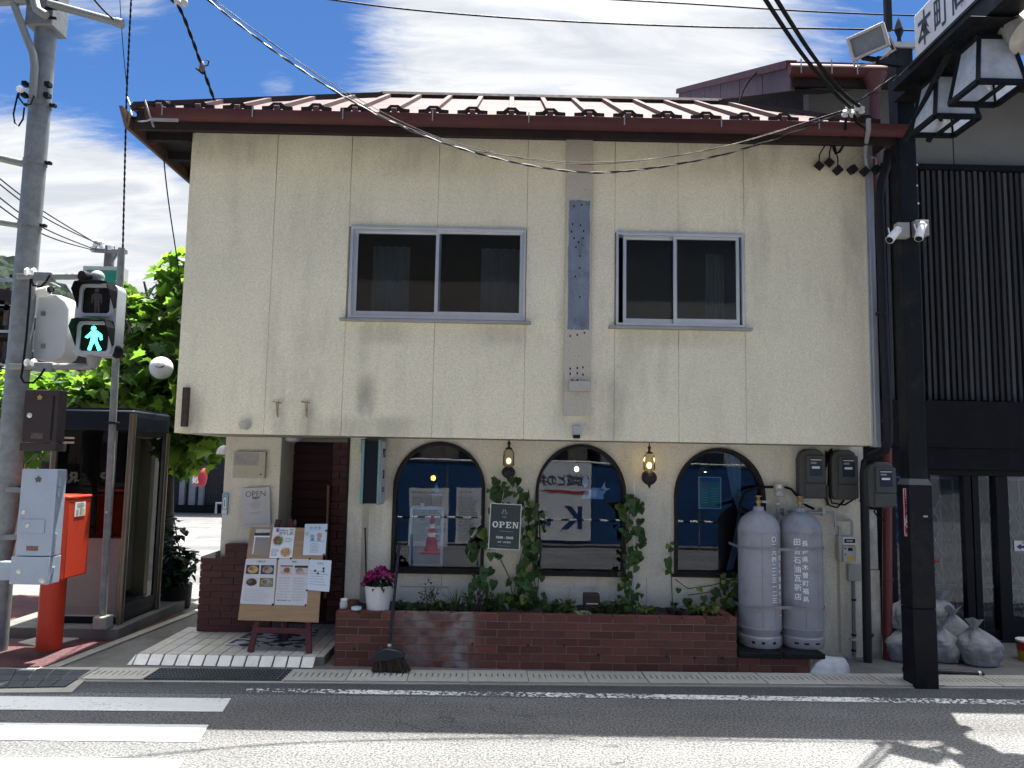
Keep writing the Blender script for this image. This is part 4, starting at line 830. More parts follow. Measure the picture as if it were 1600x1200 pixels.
for x in (1227, 1287): a = pp(x, 800, Yr-.013); G().box(a.x-.012, a.x+.012, Yr-.018, YG, a.z-.035, a.z+.035).build('pipe_clip', mSILVER, rg, bevel=.003)
a = pp(1214, 787); G().box(a.x-.016, a.x+.016, Yr-.03, Yr-.01, a.z-.007, a.z+.007).build('tap', mWHITE, rg)
mt_ = thing('gas_meter', 'small white gas meter with a yellow label on the wall', 'meter', P(1325, 870, YG-.06))
q = RC(1311, 838, 1338, 878, YG-.1)
mMET = mat('meter_cream', (.47, .465, .43), .5, var=.05, dirt=.2)
G().box(q[0], q[1]-.01, YG-.10, YG-.02, q[2], q[3]).build('case', mMET, mt_, bevel=.008)
q = RC(1317, 839.5, 1338, 851, YG-.12); G().box(q[0], q[1], YG-.13, YG-.1, q[2], q[3]).build('counter_case', mWHITE, mt_, bevel=.004)
q2 = RC(1319.5, 842, 1336, 848.5, YG-.13); G().box(q2[0], q2[1], YG-.1325, YG-.13, q2[2], q2[3]).build('counter_window', mIRON, mt_)
text('00481', .026, mWHITE, mt_, face_cam(Vector(((q2[0]+q2[1])/2, YG-.1335, (q2[2]+q2[3])/2))))
q = RC(1317.5, 853.5, 1337.5, 877.5, YG-.12); G().box(q[0], q[1], YG-.125, YG-.1, q[2], q[3]).build('front_cover', mMET, mt_, bevel=.003)
for nm, (x0, y0, x1, y1), mm in (('display', (1325, 856, 1332, 861), mIRON), ('button', (1319.5, 856, 1322, 858.5), mIRON), ('button', (1320, 865, 1322, 867.5), mIRON), ('yellow_label', (1323.5, 869.5, 1333.5, 876), mat('label_yellow', (.58, .40, .04), .5))):
    q = RC(x0, y0, x1, y1, YG-.125); G().box(q[0], q[1], YG-.127, YG-.125, q[2], q[3]).build(nm, mm, mt_)
jb = thing('junction_box', 'grey junction box under the gas meter with a conduit to the ground', 'box', P(1335, 895, YG-.06))
q = RC(1325.5, 882, 1345, 908, YG-.05); G().box(q[0], q[1], YG-.06, YG-.001, q[2], q[3]).build('lid', mat('box_grey', (.40, .395, .37), .5, var=.08, dirt=.3), jb, bevel=.006)
cpts = [P(1333, 908, YG-.035), P(1334.5, 1018, YG-.035), P(1334, 1027, YG-.035), P(1328, 1029.5, YG-.04), P(1314, 1029, YG-.06)]
G().tube(cpts, .017, 10).build('conduit', mat('conduit_grey', (.17, .17, .18), .45, var=.15), jb, smooth=50)
for y in (937, 992, 1016): a = P(1334, y, YG-.035); G().lathe((a.x, a.y, a.z-.008), [(.022, 0), (.022, .016)], 10).build('conduit_joint', mIRON, jb)
a = P(1334.5, 999, YG-.035); G().box(a.x-.032, a.x+.032, YG-.055, YG, a.z-.012, a.z+.012).build('saddle_clip', mSILVER, jb, bevel=.003)
# ------------------------------------------------------------------ electricity meters
mELM = mat('meter_grey', (.082, .084, .078), .6, spec=.2, var=.08, vs=4, dirt=.2); mELW = mat('meter_window', (.02, .035, .055), .15)
def emeter(x0, y0, x1, y1, Y, label):
    q = RC(x0, y0, x1, y1, Y-.1); X0, X1, Z0, Z1 = q; w, h = X1-X0, Z1-Z0; t = thing('electricity_meter', label, 'meter', ((X0+X1)/2, Y, Z0), 'grey electricity meter boxes')
    o = [(X0+w*.08, Z0), (X1-w*.08, Z0), (X1, Z0+h*.1), (X1, Z1-h*.2), (X1-w*.1, Z1-h*.06), (X1-w*.28, Z1), (X0+w*.28, Z1), (X0+w*.1, Z1-h*.06), (X0, Z1-h*.2), (X0, Z0+h*.1)]
    G().plate([o], Y-.1, Y-.001).build('case', mELM, t, bevel=.014, seg=3)
    i0, i1 = X0+w*.24, X1-w*.02
    G().box(i0, i1, Y-.118, Y-.099, Z0+h*.33, Z1-h*.12).build('front_cover', mELM, t, bevel=.008)
    G().box(X0+w*.2, i1+.002, Y-.110, Y-.099, Z0+h*.03, Z0+h*.31).build('terminal_cover', mELM, t, bevel=.008)
    a, b = i0+w*.14, i0+w*.6
    G().box(a, b, Y-.1205, Y-.1175, Z0+h*.46, Z1-h*.17).build('window', mELW, t)
    for k, (u0, u1, v0, v1) in enumerate(((.05, .95, .86, .90), (.08, .55, .66, .76), (.15, .8, .40, .52))):
        zz = Z0+h*.46; hh_ = h*.37; G().box(a+(b-a)*u0, a+(b-a)*u1, Y-.1215, Y-.1206, zz+hh_*v0, zz+hh_*v1).build('label_strip', mWHITE if k != 1 else mINKG, t)
    return t
emeter(1249, 702, 1290, 779, YG, 'left grey electricity meter box under the overhang above the right gas cylinder')
emeter(1300, 703, 1341, 781, YG, 'middle grey electricity meter box next to the black drainpipe')
emeter(1357, 722, 1400, 793, 7.05, 'right grey electricity meter box on its post in the gap between the houses')
cb = thing('meter_cables', 'black cables looped between the electricity meters', 'cable', P(1295, 760, YG))
G().tube([P(1291, 705, YG-.03), P(1289, 740, YG-.03), P(1289, 778, YG-.03), P(1296, 790, YG-.05), P(1308, 793, YG-.05), P(1317, 784, YG-.04), P(1320, 779, YG-.04)], .008, 6).build('cable', mCABLE, cb, smooth=60)
G().tube([P(1296, 705, YG-.03), P(1294, 770, YG-.03), P(1300, 786, YG-.05), P(1320, 789, YG-.05), P(1337, 778, YG-.04)], .008, 6).build('cable', mCABLE, cb, smooth=60)
G().tube([P(1300, 702, YG-.03), P(1292, 712, YG-.03), P(1290, 730, YG-.03)], .014, 6).build('cable', mCABLE, cb, smooth=60)
G().tube([P(1368, 792, 7.0), P(1366, 800, 7.0), P(1374, 810, 7.0), P(1383, 814, 7.0)], .008, 6).build('cable', mCABLE, cb, smooth=60)
G().tube([P(1293, 760, YG-.03), P(1293, 790, YG-.03)], .012, 6).build('conduit', mat('conduit_dark', (.1, .1, .1), .5), cb)
# ------------------------------------------------------------------ drainpipes and the zinc strip at the house corner
mDRN = mat('drain_dark', (.020, .020, .024), .5, spec=.2, var=.15, vs=5)
dp = thing('drainpipe', 'black drainpipe from the roof hopper down to the bend at the ground', 'drainpipe', P(1360, 1040, 7.0))
yA = 6.62
top_ = P(1389, 205, yA); 
G().lathe((P(1389, 216, yA).x, yA, P(1389, 232, yA).z), [(.045, 0), (.05, .02), (.085, .14), (.105, .15), (.105, .175)], 4).build('hopper', mat('hopper', (.12, .055, .045), .5, dirt=.4), dp)
G().tube([P(1388, 236, yA), P(1386, 258, yA), P(1377, 285, yA), P(1374, 310, yA), P(1383, 560, yA+.05), P(1387, 640, yA+.05), P(1388, 690, yA+.05), P(1383, 703, yA+.15), P(1362, 712, 7.0), P(1352, 722, 7.05), P(1350, 740, 7.08), P(1356, 1035, 7.08), P(1360, 1046, 7.0), P(1370, 1052, 6.9)], .038, 12).build('pipe', mDRN, dp, smooth=50)
for (x, y, Y) in ((1376, 490, yA+.03), (1387, 658, yA+.05), (1351, 783, 7.08), (1357, 992, 7.08)): a = P(x, y, Y); G().lathe((a.x, a.y, a.z-.012), [(.044, 0), (.044, .024)], 14).build('collar', mDRN, dp, smooth=40)
rp = thing('red_drainpipe', 'dark red drainpipe standing right of the zinc strip', 'drainpipe', P(1388, 1045, 7.3))
G().tube([P(1386, 700, 7.2), P(1387, 1046, 7.2)], .042, 14).build('pipe', mat('red_pipe', (.13, .025, .03), .45, var=.12), rp, smooth=50)
for y in (760, 905): a = P(1387, y, 7.2); G().lathe((a.x, a.y, a.z-.012), [(.048, 0), (.048, .024)], 14).build('collar', mat('red_collar', (.12, .022, .027), .45), rp, smooth=40)
a0_, a1_ = P(1356.5, 930, YG-.03).x, P(1376, 930, YG-.03).x
mZINC = mat('zinc_sheet', (.30, .30, .28), .4, metal=.55, var=.3, vs=7, dirt=.6, dirtcol=(.12, .075, .04), ds=4)
zs_ = thing('zinc_corner_sheet', 'rusty zinc cover sheet up the house corner behind the pipes', 'sheet', (a0_, YG-.03, 0))
zt_, zm_ = P(1366, 797, YG-.03).z, P(1366, 890, YG-.03).z
G().box(a0_, a1_, YG-.03, YG+.35, .0, zm_-.004).build('zinc_sheet', mZINC, zs_, bevel=.004); G().box(a0_, a1_-.01, YG-.026, YG+.35, zm_, zt_).build('zinc_sheet', mZINC, zs_, bevel=.004)
# whitewashed lump of concrete at the end of the base
lc = P(1300, 1050, 6.6); g = G(); n = 20
for k, (r, z) in enumerate(((1.06, 0), (1.0, .02), (.9, .07), (.72, .115), (.55, .13))):
    for i in range(n):
        an = 6.283*i/n; w = 1+.10*math.sin(3*an+k*.3)+.05*math.sin(7*an)
        g.v.append(Vector((lc.x+.19*r*w*math.cos(an)+.02*k*.4, 6.72+.11*r*w*math.sin(an), z+.006*math.sin(5*an)*(k > 0))))
for k in range(4):
    for i in range(n): g.f.append([k*n+i, k*n+(i+1) % n, (k+1)*n+(i+1) % n, (k+1)*n+i]); g.mi.append(0)
g.f.append([4*n+i for i in range(n)]); g.mi.append(0)
tag(g.build('concrete_lump', mat('whitewash', (.50, .52, .53), .85, var=.15, vs=14, bump=.8, bs=30, dirt=.35, ds=8), smooth=60), 'whitewashed concrete lump at the right end of the cylinder base', 'concrete')
# ------------------------------------------------------------------ wall lamps
mLGLASS = glass('lamp_glass', (.80, .78, .72), 1.3, .15); mBULB = emit('bulb_warm', (1, .66, .22), .9); mBULBD = emit('bulb_dim', (1, .75, .5), .3); mLIRON = mat('lamp_iron', (.05, .05, .052), .5, metal=.5, var=.3, vs=30)
def wall_lamp(x, ytop, yg0, yg1, ybase, label, wide, mb_, lit):
    Y = YG-.12; c = P(x, (yg0+yg1)/2, Y); t = thing('wall_lamp', label, 'wall lamp', (c.x, YG, c.z), 'wall lamps between the arched windows')
    z0, z1 = P(x, yg1, Y).z, P(x, yg0, Y).z; h = z1-z0; r = wide
    G().lathe((c.x, Y, z0), [(r*.85, 0), (r, .01), (r, h*.55), (r*.93, h*.85), (r*.6, h)], 20).build('glass_shade', mLGLASS, t, smooth=50)
    G().lathe((c.x, Y, z1), [(r*.7, 0), (r*.55, .012), (.012, .02), (.012, .045), (.02, .052), (.006, .075), (.004, .1)], 14).build('finial', mLIRON, t, smooth=40)
    zb = P(x, ybase, Y).z; R_ = (z0-zb)/2
    G().ball((c.x, Y, zb+R_), R_*1.05, R_*.9, R_, 16, 10).build('holder', mLIRON, t, smooth=50); G().lathe((c.x, Y, zb-.03), [(.003, 0), (.012, .02), (.02, .035)], 10).build('drop_tip', mLIRON, t)
    for z in (.3, 0, -.3): G().lathe((c.x, Y, zb+R_*(1+z)), [(R_*1.03*math.sqrt(1-z*z)+.004, -.003), (R_*1.03*math.sqrt(1-z*z)+.007, 0), (R_*1.03*math.sqrt(1-z*z)+.004, .003)], 16).build('ring', mLIRON, t)
    G().ball((c.x, Y, z0+h*.3), .024, .024, .03, 12, 8).build('bulb', mb_, t, smooth=80)
    G().tube([(c.x, Y, zb+R_), (c.x, YG-.02, zb+R_*1.2)], .012, 8).lathe((c.x, YG-.001, zb+R_*1.2), [(.05, 0), (.045, .012), (.02, .02)], 16, Matrix.Rotation(math.pi/2, 3, 'X')).build('wall_plate', mLIRON, t, smooth=40)
    if lit:
        l = bpy.data.lights.new('lamp_light', 'POINT'); l.energy = .05; l.color = (1, .72, .38); l.shadow_soft_size = .02; o = bpy.data.objects.new('lamp_light', l); COL.objects.link(o); o.parent = t; o.location = Vector((c.x, Y-.05, z0+h*.35))-wloc(t)
wall_lamp(795, 690, 702, 728, 748, 'clear cylinder wall lamp above the ivy and the OPEN board, faintly lit', .052, mBULBD, False)
wall_lamp(1014.5, 698, 709, 735, 758, 'amber lit wall lamp between the middle and right arched windows', .056, mBULB, True)
# ------------------------------------------------------------------ inside the arched windows
def bulb(x, y, Y, label, shade, m):
    c = P(x, y, Y); t = thing('pendant_lamp', label, 'lamp', c); G().ball(c, .024, .024, .028, 10, 7).build('bulb', m, t, smooth=80)
    if shade: G().lathe((c.x, c.y, c.z-.02), [(.085, 0), (.07, .03), (.03, .075), (.012, .09)], 14).build('lamp_shade', mat('shade_amber', (.25, .20, .12), .5), t, smooth=40)
    else:
        for k in range(4): G().bar((c.x+.05*math.cos(k*1.57), c.y+.05*math.sin(k*1.57), c.z-.03), (c.x+.03*math.cos(k*1.57), c.y+.03*math.sin(k*1.57), c.z+.05), .006, .006).build('cage_bar', mLIRON, t)
    G().tube([(c.x, c.y, c.z+.05), (c.x, c.y, ZB)], .004, 5).build('cord', mCABLE, t)
mBULB2 = emit('bulb_orange', (1, .45, .06), 1.2); mBULB3 = emit('bulb_yellow', (1, .80, .40), 1.2)
bulb(677, 747, 7.9, 'small orange pendant bulb inside the left arched window', False, mBULB2)
bulb(901, 733, 7.9, 'small yellow pendant bulb inside the middle arched window', False, mBULB3)
bulb(1102, 734, 7.9, 'shaded yellow pendant lamp inside the right arched window', True, mBULB3)
# white framed notice board standing behind the left window
q = RC(640, 791, 693, 888, YG+.2); X0, X1, Z0, Z1 = q; lf = thing('framed_notice', 'pale blue rimmed notice standing inside the left arched window', 'notice', ((X0+X1)/2, YG+.2, Z0))
mRIM = mat('rim_pale', (.76, .86, .90), .4); e = .026
rr_ = G().plate([[(X0+.02, Z0), (X1-.02, Z0), (X1, Z0+.02), (X1, Z1-.02), (X1-.02, Z1), (X0+.02, Z1), (X0, Z1-.02), (X0, Z0+.02)], [(X0+e, Z0+e*1.6), (X1-e, Z0+e*1.6), (X1-e, Z1-e*1.2), (X0+e, Z1-e*1.2)]], YG+.19, YG+.205); rr_.build('rim', mRIM, lf, bevel=.003)
G().box(X0+e, X1-e, YG+.197, YG+.2, Z0+e*1.6, Z1-e*1.2).build('sheet', mat('notice_grey', (.26, .31, .35), .6, var=.1), lf)
G().box(X0+.10, X0+.13, YG+.192, YG+.2, Z1, Z1+.03).build('clip', mRIM, lf)
g = G()
for i in range(7): g.box(X0+.05, X1-.05-.03*(i % 3), YG+.1955, YG+.1965, Z1-.10-.028*i, Z1-.093-.028*i)
g.build('print', mINKG, lf)['kind'] = 'stuff'
# soft ice display
c = P(681.5, 775, YG+.35); ic = thing('ice_cream_display', 'blue and white soft ice cream cone display behind the framed notice', 'display', (c.x, YG+.35, P(681, 800, YG+.35).z))
zb_ = P(681, 788, YG+.35).z; zm = P(681, 774, YG+.35).z; zt = P(681, 755, YG+.35).z
G().lathe((c.x, YG+.35, zb_-.1), [(.03, 0), (.042, .1), (.05, zm-zb_+.1)], 16).build('cone', mat('wafer', (.50, .36, .25), .6), ic, smooth=50)
g = G(); pr = []
for i in range(26): u = i/25; pr.append(((.056*(1-u)+.004)*(1+.13*math.sin(u*26)), (zt-zm)*u))
g.lathe((c.x, YG+.35, zm), pr, 16).build('ice', mat('ice', (.50, .66, .78), .5), ic, smooth=70)
# paper cuttings and sensor on the middle window, green poster and curtain in the right one
yi = YG+.056
def card(name, label, cat, pts, m, Y=yi, th=.003):
    pp_ = [P(x, y, Y) for x, y in pts]; o = G().plate([[(p.x, p.z) for p in pp_]], Y, Y+th).build(name, m); return tag(o, label, cat)
mPB = mat('paper_blue', (.42, .56, .66), .7)
card('door_sensor', 'small white oval sensor on the middle arched window', 'sensor', [(911, 746), (917, 744), (919, 750), (919, 758), (914, 761), (910, 757)], mRIM)
card('paper_notice', 'pale blue paper notice stuck low right of the sensor on the middle window', 'paper', [(909, 779), (943, 780), (943, 763), (926, 762), (912, 770)], mPB)
card('paper_label', 'white label on the pale blue notice of the middle window', 'paper', [(919, 777), (932, 777), (932, 766), (919, 765)], mRIM, yi-.004)
card('paper_star', 'white folded paper star at the right side of the middle window', 'paper star', [(937, 765), (941, 760), (945, 753), (946, 762), (953, 764), (946, 767), (944, 772), (942, 767)], mRIM)
q = RC(1091, 745, 1127, 795, yi); gp_ = thing('green_poster', 'green and blue poster taped inside the right arched window', 'poster', ((q[0]+q[1])/2, yi, q[2]))
G().box(q[0], q[1], yi, yi+.003, q[2], q[3]).build('border', mat('poster_rim', (.45, .58, .58), .6), gp_)
w_, h_ = q[1]-q[0], q[3]-q[2]
G().box(q[0]+w_*.05, q[1]-w_*.05, yi-.002, yi, q[2]+h_*.03, q[3]-h_*.16).build('green_field', mat('poster_green', (.04, .24, .16), .6, var=.2), gp_); G().box(q[0]+w_*.05, q[1]-w_*.05, yi-.002, yi, q[3]-h_*.16, q[3]-h_*.03).build('blue_field', mat('poster_blue', (.03, .10, .25), .6), gp_)
G().lathe((q[0]+w_*.3, yi-.002, q[3]-h_*.28), [(.028, 0), (.028, .001)], 14, Matrix.Rotation(math.pi/2, 3, 'X')).build('red_figure', mat('poster_red', (.30, .10, .10), .6), gp_)
g = G()
for i in range(6): g.box(q[0]+w_*.12, q[0]+w_*(.4+.05*(i % 2)), yi-.003, yi-.0021, q[3]-h_*(.42+.08*i), q[3]-h_*(.40+.08*i)).box(q[0]+w_*.55, q[1]-w_*.12, yi-.003, yi-.0021, q[3]-h_*(.38+.08*i), q[3]-h_*(.36+.08*i))
g.build('print', mat('poster_print', (.2, .42, .33), .6), gp_)['kind'] = 'stuff'
def drape(name, label, edges, Y, m):
    g = G(); n = 22; rows = len(edges); vs = []
    for (y, xa, xb) in edges:
        for i in range(n+1):
            u = i/n; p = P(xa+(xb-xa)*u, y, Y); w = abs(xb-xa); vs.append((p.x, Y+.02*math.sin(u*6.283*4)*(.5+w/40), p.z))
    fs = [(r*(n+1)+i, r*(n+1)+i+1, (r+1)*(n+1)+i+1, (r+1)*(n+1)+i) for r in range(rows-1) for i in range(n)]
    o = g.add(vs, fs).build(name, m, smooth=80); return tag(o, label, 'curtain')
drape('curtain', 'pale blue curtain tied back at the right side of the right arched window', [(703, 1131, 1154), (740, 1137, 1158), (770, 1143, 1157), (796, 1152, 1157), (802, 1153, 1156.5), (808, 1152, 1157), (850, 1145, 1154), (893, 1134, 1145)], YG+.14, mat('curtain_blue', (.36, .47, .52), .85, var=.1))
# ------------------------------------------------------------------ leaves
def leafmat(name, c, rnd=.35, tr=.25): return mat(name, c, .5, var=.15, vs=8, rnd=rnd, trans=tr, spec=.3, tcol=(2.2, 2.4, 1.0))
mIVY = leafmat('ivy_leaf', (.055, .105, .032)); mIVYL = leafmat('young_leaf', (.13, .18, .04)); mSTEM = mat('vine_stem', (.07, .055, .035), .8)
def heart(name, m, s=1.0, fold=.25):
    out = [(0, 0), (.22, -.12), (.42, -.02), (.48, .22), (.36, .52), (.16, .80), (0, 1.0)]
    vs = [(0, .0, 0), (0, 1.0, -.08)]; g = G()
    R_ = [(x*s, y*s, (abs(x)*fold-.12*y*y)*s) for x, y in out]; L_ = [(-x*s, y*s, (abs(x)*fold-.12*y*y)*s) for x, y in out]
    mid = [(0, .0, 0), (0, .35*s, -.015*s), (0, .7*s, -.06*s), (0, 1.0*s, -.12*s)]
    g.add(mid+R_[1:6]+L_[1:6], [(0, 4, 5, 1), (1, 5, 6, 2), (1, 6, 2), (2, 6, 7), (2, 7, 8, 3), (0, 1, 10, 9), (1, 2, 11, 10), (2, 12, 11), (2, 3, 13, 12)])
    return g.mesh(name, m, smooth=70)
hl = [heart('leaf', mIVY, 1, .25), heart('leaf', mIVY, 1, -.15), heart('leaf', mIVYL, 1, .2)]
def leaf_at(parent, p, size, rr, young=.08, face=True, me=None):
    me = me or (hl[2] if rr.random() < young else hl[rr.randrange(2)])
    # tip hangs down, blade turned to the street
    rx = rad(-90+rr.uniform(-38, 38)); rz = rad(rr.uniform(-55, 55)); ry = rad(rr.uniform(-40, 40))
    o = bpy.data.objects.new('leaf', me); COL.objects.link(o); o.parent = parent
    M = Matrix.Rotation(rz, 4, 'Z') @ Matrix.Rotation(ry, 4, 'Y') @ Matrix.Rotation(rx, 4, 'X')
    o.matrix_basis = Matrix.Translation(Vector(p)-wloc(parent)) @ M @ Matrix.Scale(size, 4); return o
def vine(label, stems, spots, seed, young=.08, Y=YG-.06):
    rr = random.Random(seed); b = P(*stems[0][0], Y); t = thing('climbing_vine', label, 'vine', (b.x, Y, PZ), 'vines climbing from the planter')
    for s_ in stems:
        g = G(); pts = [P(x, y, Y+.03+rr.uniform(-.015, .015)) for x, y in s_]; g.tube(pts, .004, 5).build('stem', mSTEM, t, smooth=60)
    for (x0, y0, x1, y1, n, sz) in spots:
        for i in range(max(1, round(n*.68))):
            x, y = rr.uniform(x0, x1), rr.uniform(y0, y1); leaf_at(t, P(x, y, Y-rr.uniform(-.01, .13)), sz*rr.uniform(.5, 1.25), rr, young+.06)
    return t
vine('dense ivy climbing from the planter round the OPEN board up to the left wall lamp', [[(840, 945), (832, 880), (826, 820), (815, 770), (795, 748)], [(800, 945), (812, 880), (830, 800), (826, 765)], [(750, 935), (745, 880), (730, 850), (752, 830)], [(838, 940), (846, 860), (842, 800)], [(780, 870), (795, 900), (802, 935)]],
     [(768, 742, 815, 768, 24, .075), (763, 762, 832, 786, 34, .08), (816, 780, 838, 850, 44, .075), (812, 850, 842, 905, 40, .085), (792, 900, 850, 955, 60, .085), (775, 925, 870, 962, 50, .08), (732, 826, 768, 862, 14, .095), (722, 846, 748, 868, 7, .1), (735, 885, 758, 925, 14, .09), (764, 860, 790, 930, 9, .08), (762, 790, 770, 800, 2, .06), (838, 800, 852, 830, 5, .07)], 11, .06)
vine('ivy on a white cane at the right edge of the middle arched window', [[(990, 955), (991, 860), (990, 775)], [(980, 950), (975, 870), (985, 790)]],
     [(962, 772, 1003, 800, 34, .075), (966, 798, 1004, 835, 34, .075), (972, 835, 1007, 885, 30, .08), (970, 880, 1003, 950, 40, .075), (960, 905, 985, 950, 16, .06)], 12, .05)
a, b = P(991, 950, YG-.05), P(991, 751, YG-.05); tag(G().tube([a, b], .006, 6).build('white_cane', mWHITE), 'white plant cane standing behind the ivy of the middle window', 'cane')
vine('thin vine with few heart leaves on a cane left of the right arched window', [[(1051, 950), (1049, 900), (1048, 846)]], [(1042, 845, 1052, 858, 4, .055), (1040, 866, 1050, 880, 3, .07), (1040, 887, 1050, 900, 3, .07), (1044, 940, 1060, 955, 8, .06)], 13, 0)
vine('trailing vine with heart leaves below the right arched window', [[(1150, 905), (1110, 915), (1075, 920), (1055, 905)], [(1075, 930), (1110, 925), (1145, 915)], [(1150, 900), (1165, 885), (1195, 862)]], [(1056, 910, 1068, 922, 2, .085), (1086, 916, 1096, 926, 2, .085), (1112, 916, 1124, 935, 4, .08), (1094, 930, 1104, 940, 2, .07), (1066, 935, 1080, 948, 3, .08), (1130, 905, 1158, 960, 46, .085), (1128, 890, 1160, 915, 10, .08), (1080, 940, 1135, 962, 22, .07), (1150, 880, 1185, 905, 4, .035)], 14, .12)
# ------------------------------------------------------------------ small plants in the bed
mGRASS = leafmat('blade_green', (.045, .10, .035), .3); mHERB = leafmat('herb_green', (.05, .075, .04), .3); mDEAD = leafmat('dry_leaf', (.16, .11, .06), .3, .1)
def blades(name, label, cat, x, y, n, h, spread, m, seed, w=.016, Y=PY+.2):
    rr = random.Random(seed); p = P(x, y, Y); t = thing(name, label, cat, (p.x, Y, PZ-.03))
    for i in range(n):
        an = rr.uniform(0, 6.283); d = Vector((math.cos(an), math.sin(an)*.6, 0)); L_ = h*rr.uniform(.55, 1.1); b = Vector((p.x, Y, PZ-.03))+d*.04*rr.random(); g = G(); vs = []; s = Vector((-d.y, d.x, 0))*w/2
        for k in range(5):
            u = k/4; c = b+Vector((0, 0, L_*(u-.25*u*u*rr.uniform(.4, 1))))+d*spread*u*u*rr.uniform(.5, 1.0); ww = (1-u*.92); vs += [c-s*ww, c+s*ww]
        g.add(vs, [(2*k, 2*k+1, 2*k+3, 2*k+2) for k in range(4)]).build('blade', m, t, smooth=80)
    return t
def bush(name, label, cat, x, y, n, rx, ry, rz, m, seed, sz=.03, Y=PY+.25, stems=4, z0=PZ-.03, lname='leaf'):
    rr = random.Random(seed); p = P(x, y, Y); t = thing(name, label, cat, (p.x, Y, z0)); b = Vector((p.x, Y, z0)); g2 = G()
    for i in range(stems): g2.tube([b, b+Vector((rr.uniform(-rx, rx)*.4, rr.uniform(-ry, ry)*.4, rz*.9)), b+Vector((rr.uniform(-rx, rx)*.8, rr.uniform(-ry, ry)*.8, rz*1.8))], .004, 5)
    g2.build('stem', mSTEM, t)
    me = heart('leaf', m, 1, .2)
    for i in range(n):
        u = Vector((rr.gauss(0, .5)*rx, rr.gauss(0, .5)*ry, rz+rr.gauss(0, .5)*rz)); o = bpy.data.objects.new(lname, me); COL.objects.link(o); o.parent = t; o.matrix_basis = Matrix.Translation(u) @ Matrix.Rotation(rr.uniform(0, 6.28), 4, 'Z') @ Matrix.Rotation(rr.uniform(-1.3, .5), 4, 'X') @ Matrix.Scale(sz*rr.uniform(.6, 1.3), 4)
    return t
blades('grass_clump', 'upright green blade plant in the bed under the left arched window', 'plant', 712, 955, 44, .27, .15, mGRASS, 21)
blades('grass_clump', 'loose spiky plant beside the blade plant, nearer the ivy', 'plant', 730, 955, 20, .26, .10, mGRASS, 22, .010)
bush('herb', 'grey green feathery herb in the bed right of the broom handle', 'plant', 672, 948, 150, .11, .07, .11, mHERB, 23, .022)
bush('herb', 'low dark herb creeping along the bed beside the flower pot', 'plant', 650, 952, 110, .17, .06, .035, mIVY, 24, .03)
bush('herb', 'dry stalky herb under the right corner of the left arched window', 'plant', 752, 946, 60, .09, .06, .11, mHERB, 25, .026)
bush('young_plant', 'yellow green leafy plant right of the ivy in the bed', 'plant', 890, 948, 34, .09, .06, .06, mIVYL, 26, .06)
bush('young_plant', 'leafy plant around the dark pot in the bed', 'plant', 945, 950, 40, .10, .06, .05, mIVY, 27, .05)
bush('young_plant', 'pale drooping leaf plant at the front edge of the bed', 'plant', 912, 957, 5, .06, .03, .02, mat('pale_leaf', (.20, .27, .16), .5, trans=.2), 28, .10, Y=PY+.09)
bush('dark_seedling', 'purple brown seedling at the foot of the thin vine', 'plant', 1056, 953, 36, .09, .05, .03, mat('purple_leaf', (.045, .02, .022), .6), 29, .045)
for k, (x, m_, n_, sz_, rx_, rz_, lb) in enumerate(((690, mIVY, 60, .035, .10, .05, 'leafy ground cover between the feathery herb and the blade plant'), (770, mIVY, 60, .05, .09, .07, 'broad leaved plant at the left foot of the dense ivy'), (868, mIVY, 55, .05, .10, .05, 'broad leaved plant at the right foot of the dense ivy'), (1010, mIVYL, 50, .04, .09, .04, 'pale low plant right of the white cane ivy'), (965, mIVY, 50, .05, .09, .06, 'dark leaved plant left of the white cane ivy'), (1100, mIVYL, 60, .05, .12, .05, 'pale leafy plant in front of the trailing vine'), (625, mHERB, 60, .03, .08, .04, 'low herb tuft right beside the flower pot'), (735, mHERB, 70, .026, .10, .09, 'fine stalked herb behind the spiky plants'))): bush('low_plant', lb, 'plant', x, 950, n_, rx_, .08, rz_, m_, 60+k, sz_)
c = P(924, 940, PY+.3); pt = thing('buried_pot', 'dark brown square pot half hidden among leaves in the bed', 'pot', (c.x, c.y, PZ-.04)); G().box(c.x-.07, c.x+.07, c.y-.05, c.y+.07, PZ-.04, PZ+.13).build('body', mat('dark_pot', (.03, .022, .018), .7, var=.3, vs=20), pt, bevel=.01); G().box(c.x-.05, c.x+.055, c.y-.053, c.y-.05, PZ+.045, PZ+.054).build('label_strip', mDISH, pt)
# white pot of magenta flowers
c = P(590.5, 952, PY+.17); zb_ = PZ-.02; zt = P(590, 914, PY+.17).z
fp = thing('flower_pot', 'white round pot of magenta flowers at the left end of the planter', 'flower pot', (c.x, PY+.17, zb_))
r0, r1 = .094, .122; H_ = zt-zb_
G().lathe((c.x, PY+.17, zb_), [(r0, 0), (r0+.006, .012), (r0+.004, .02), (r1, H_), (r1-.008, H_), (r1-.012, H_-.02)], 32).build('pot', mat('pot_white', (.66, .65, .61), .4, var=.04), fp, smooth=40)
rr = random.Random(31); mFL = mat('magenta_petal', (.30, .012, .12), .6, rnd=.35, trans=.15); mFLL = heart('leaf', mat('flower_leaf', (.022, .05, .022), .5, rnd=.3), 1, .2)
def petal_mesh():
    g = G()
    for k in range(5):
        a_ = k*1.2566; u = Vector((math.cos(a_), math.sin(a_), .35)); s = Vector((-math.sin(a_), math.cos(a_), 0))*.42
        g.add([(0, 0, 0), tuple(u*.55-s), tuple(u*1.0-s*.7+Vector((0, 0, .1))), tuple(u*1.0+s*.7), tuple(u*.55+s)], [(0, 1, 2, 3, 4)])
    return g.mesh('flower', mFL)
pm = petal_mesh()
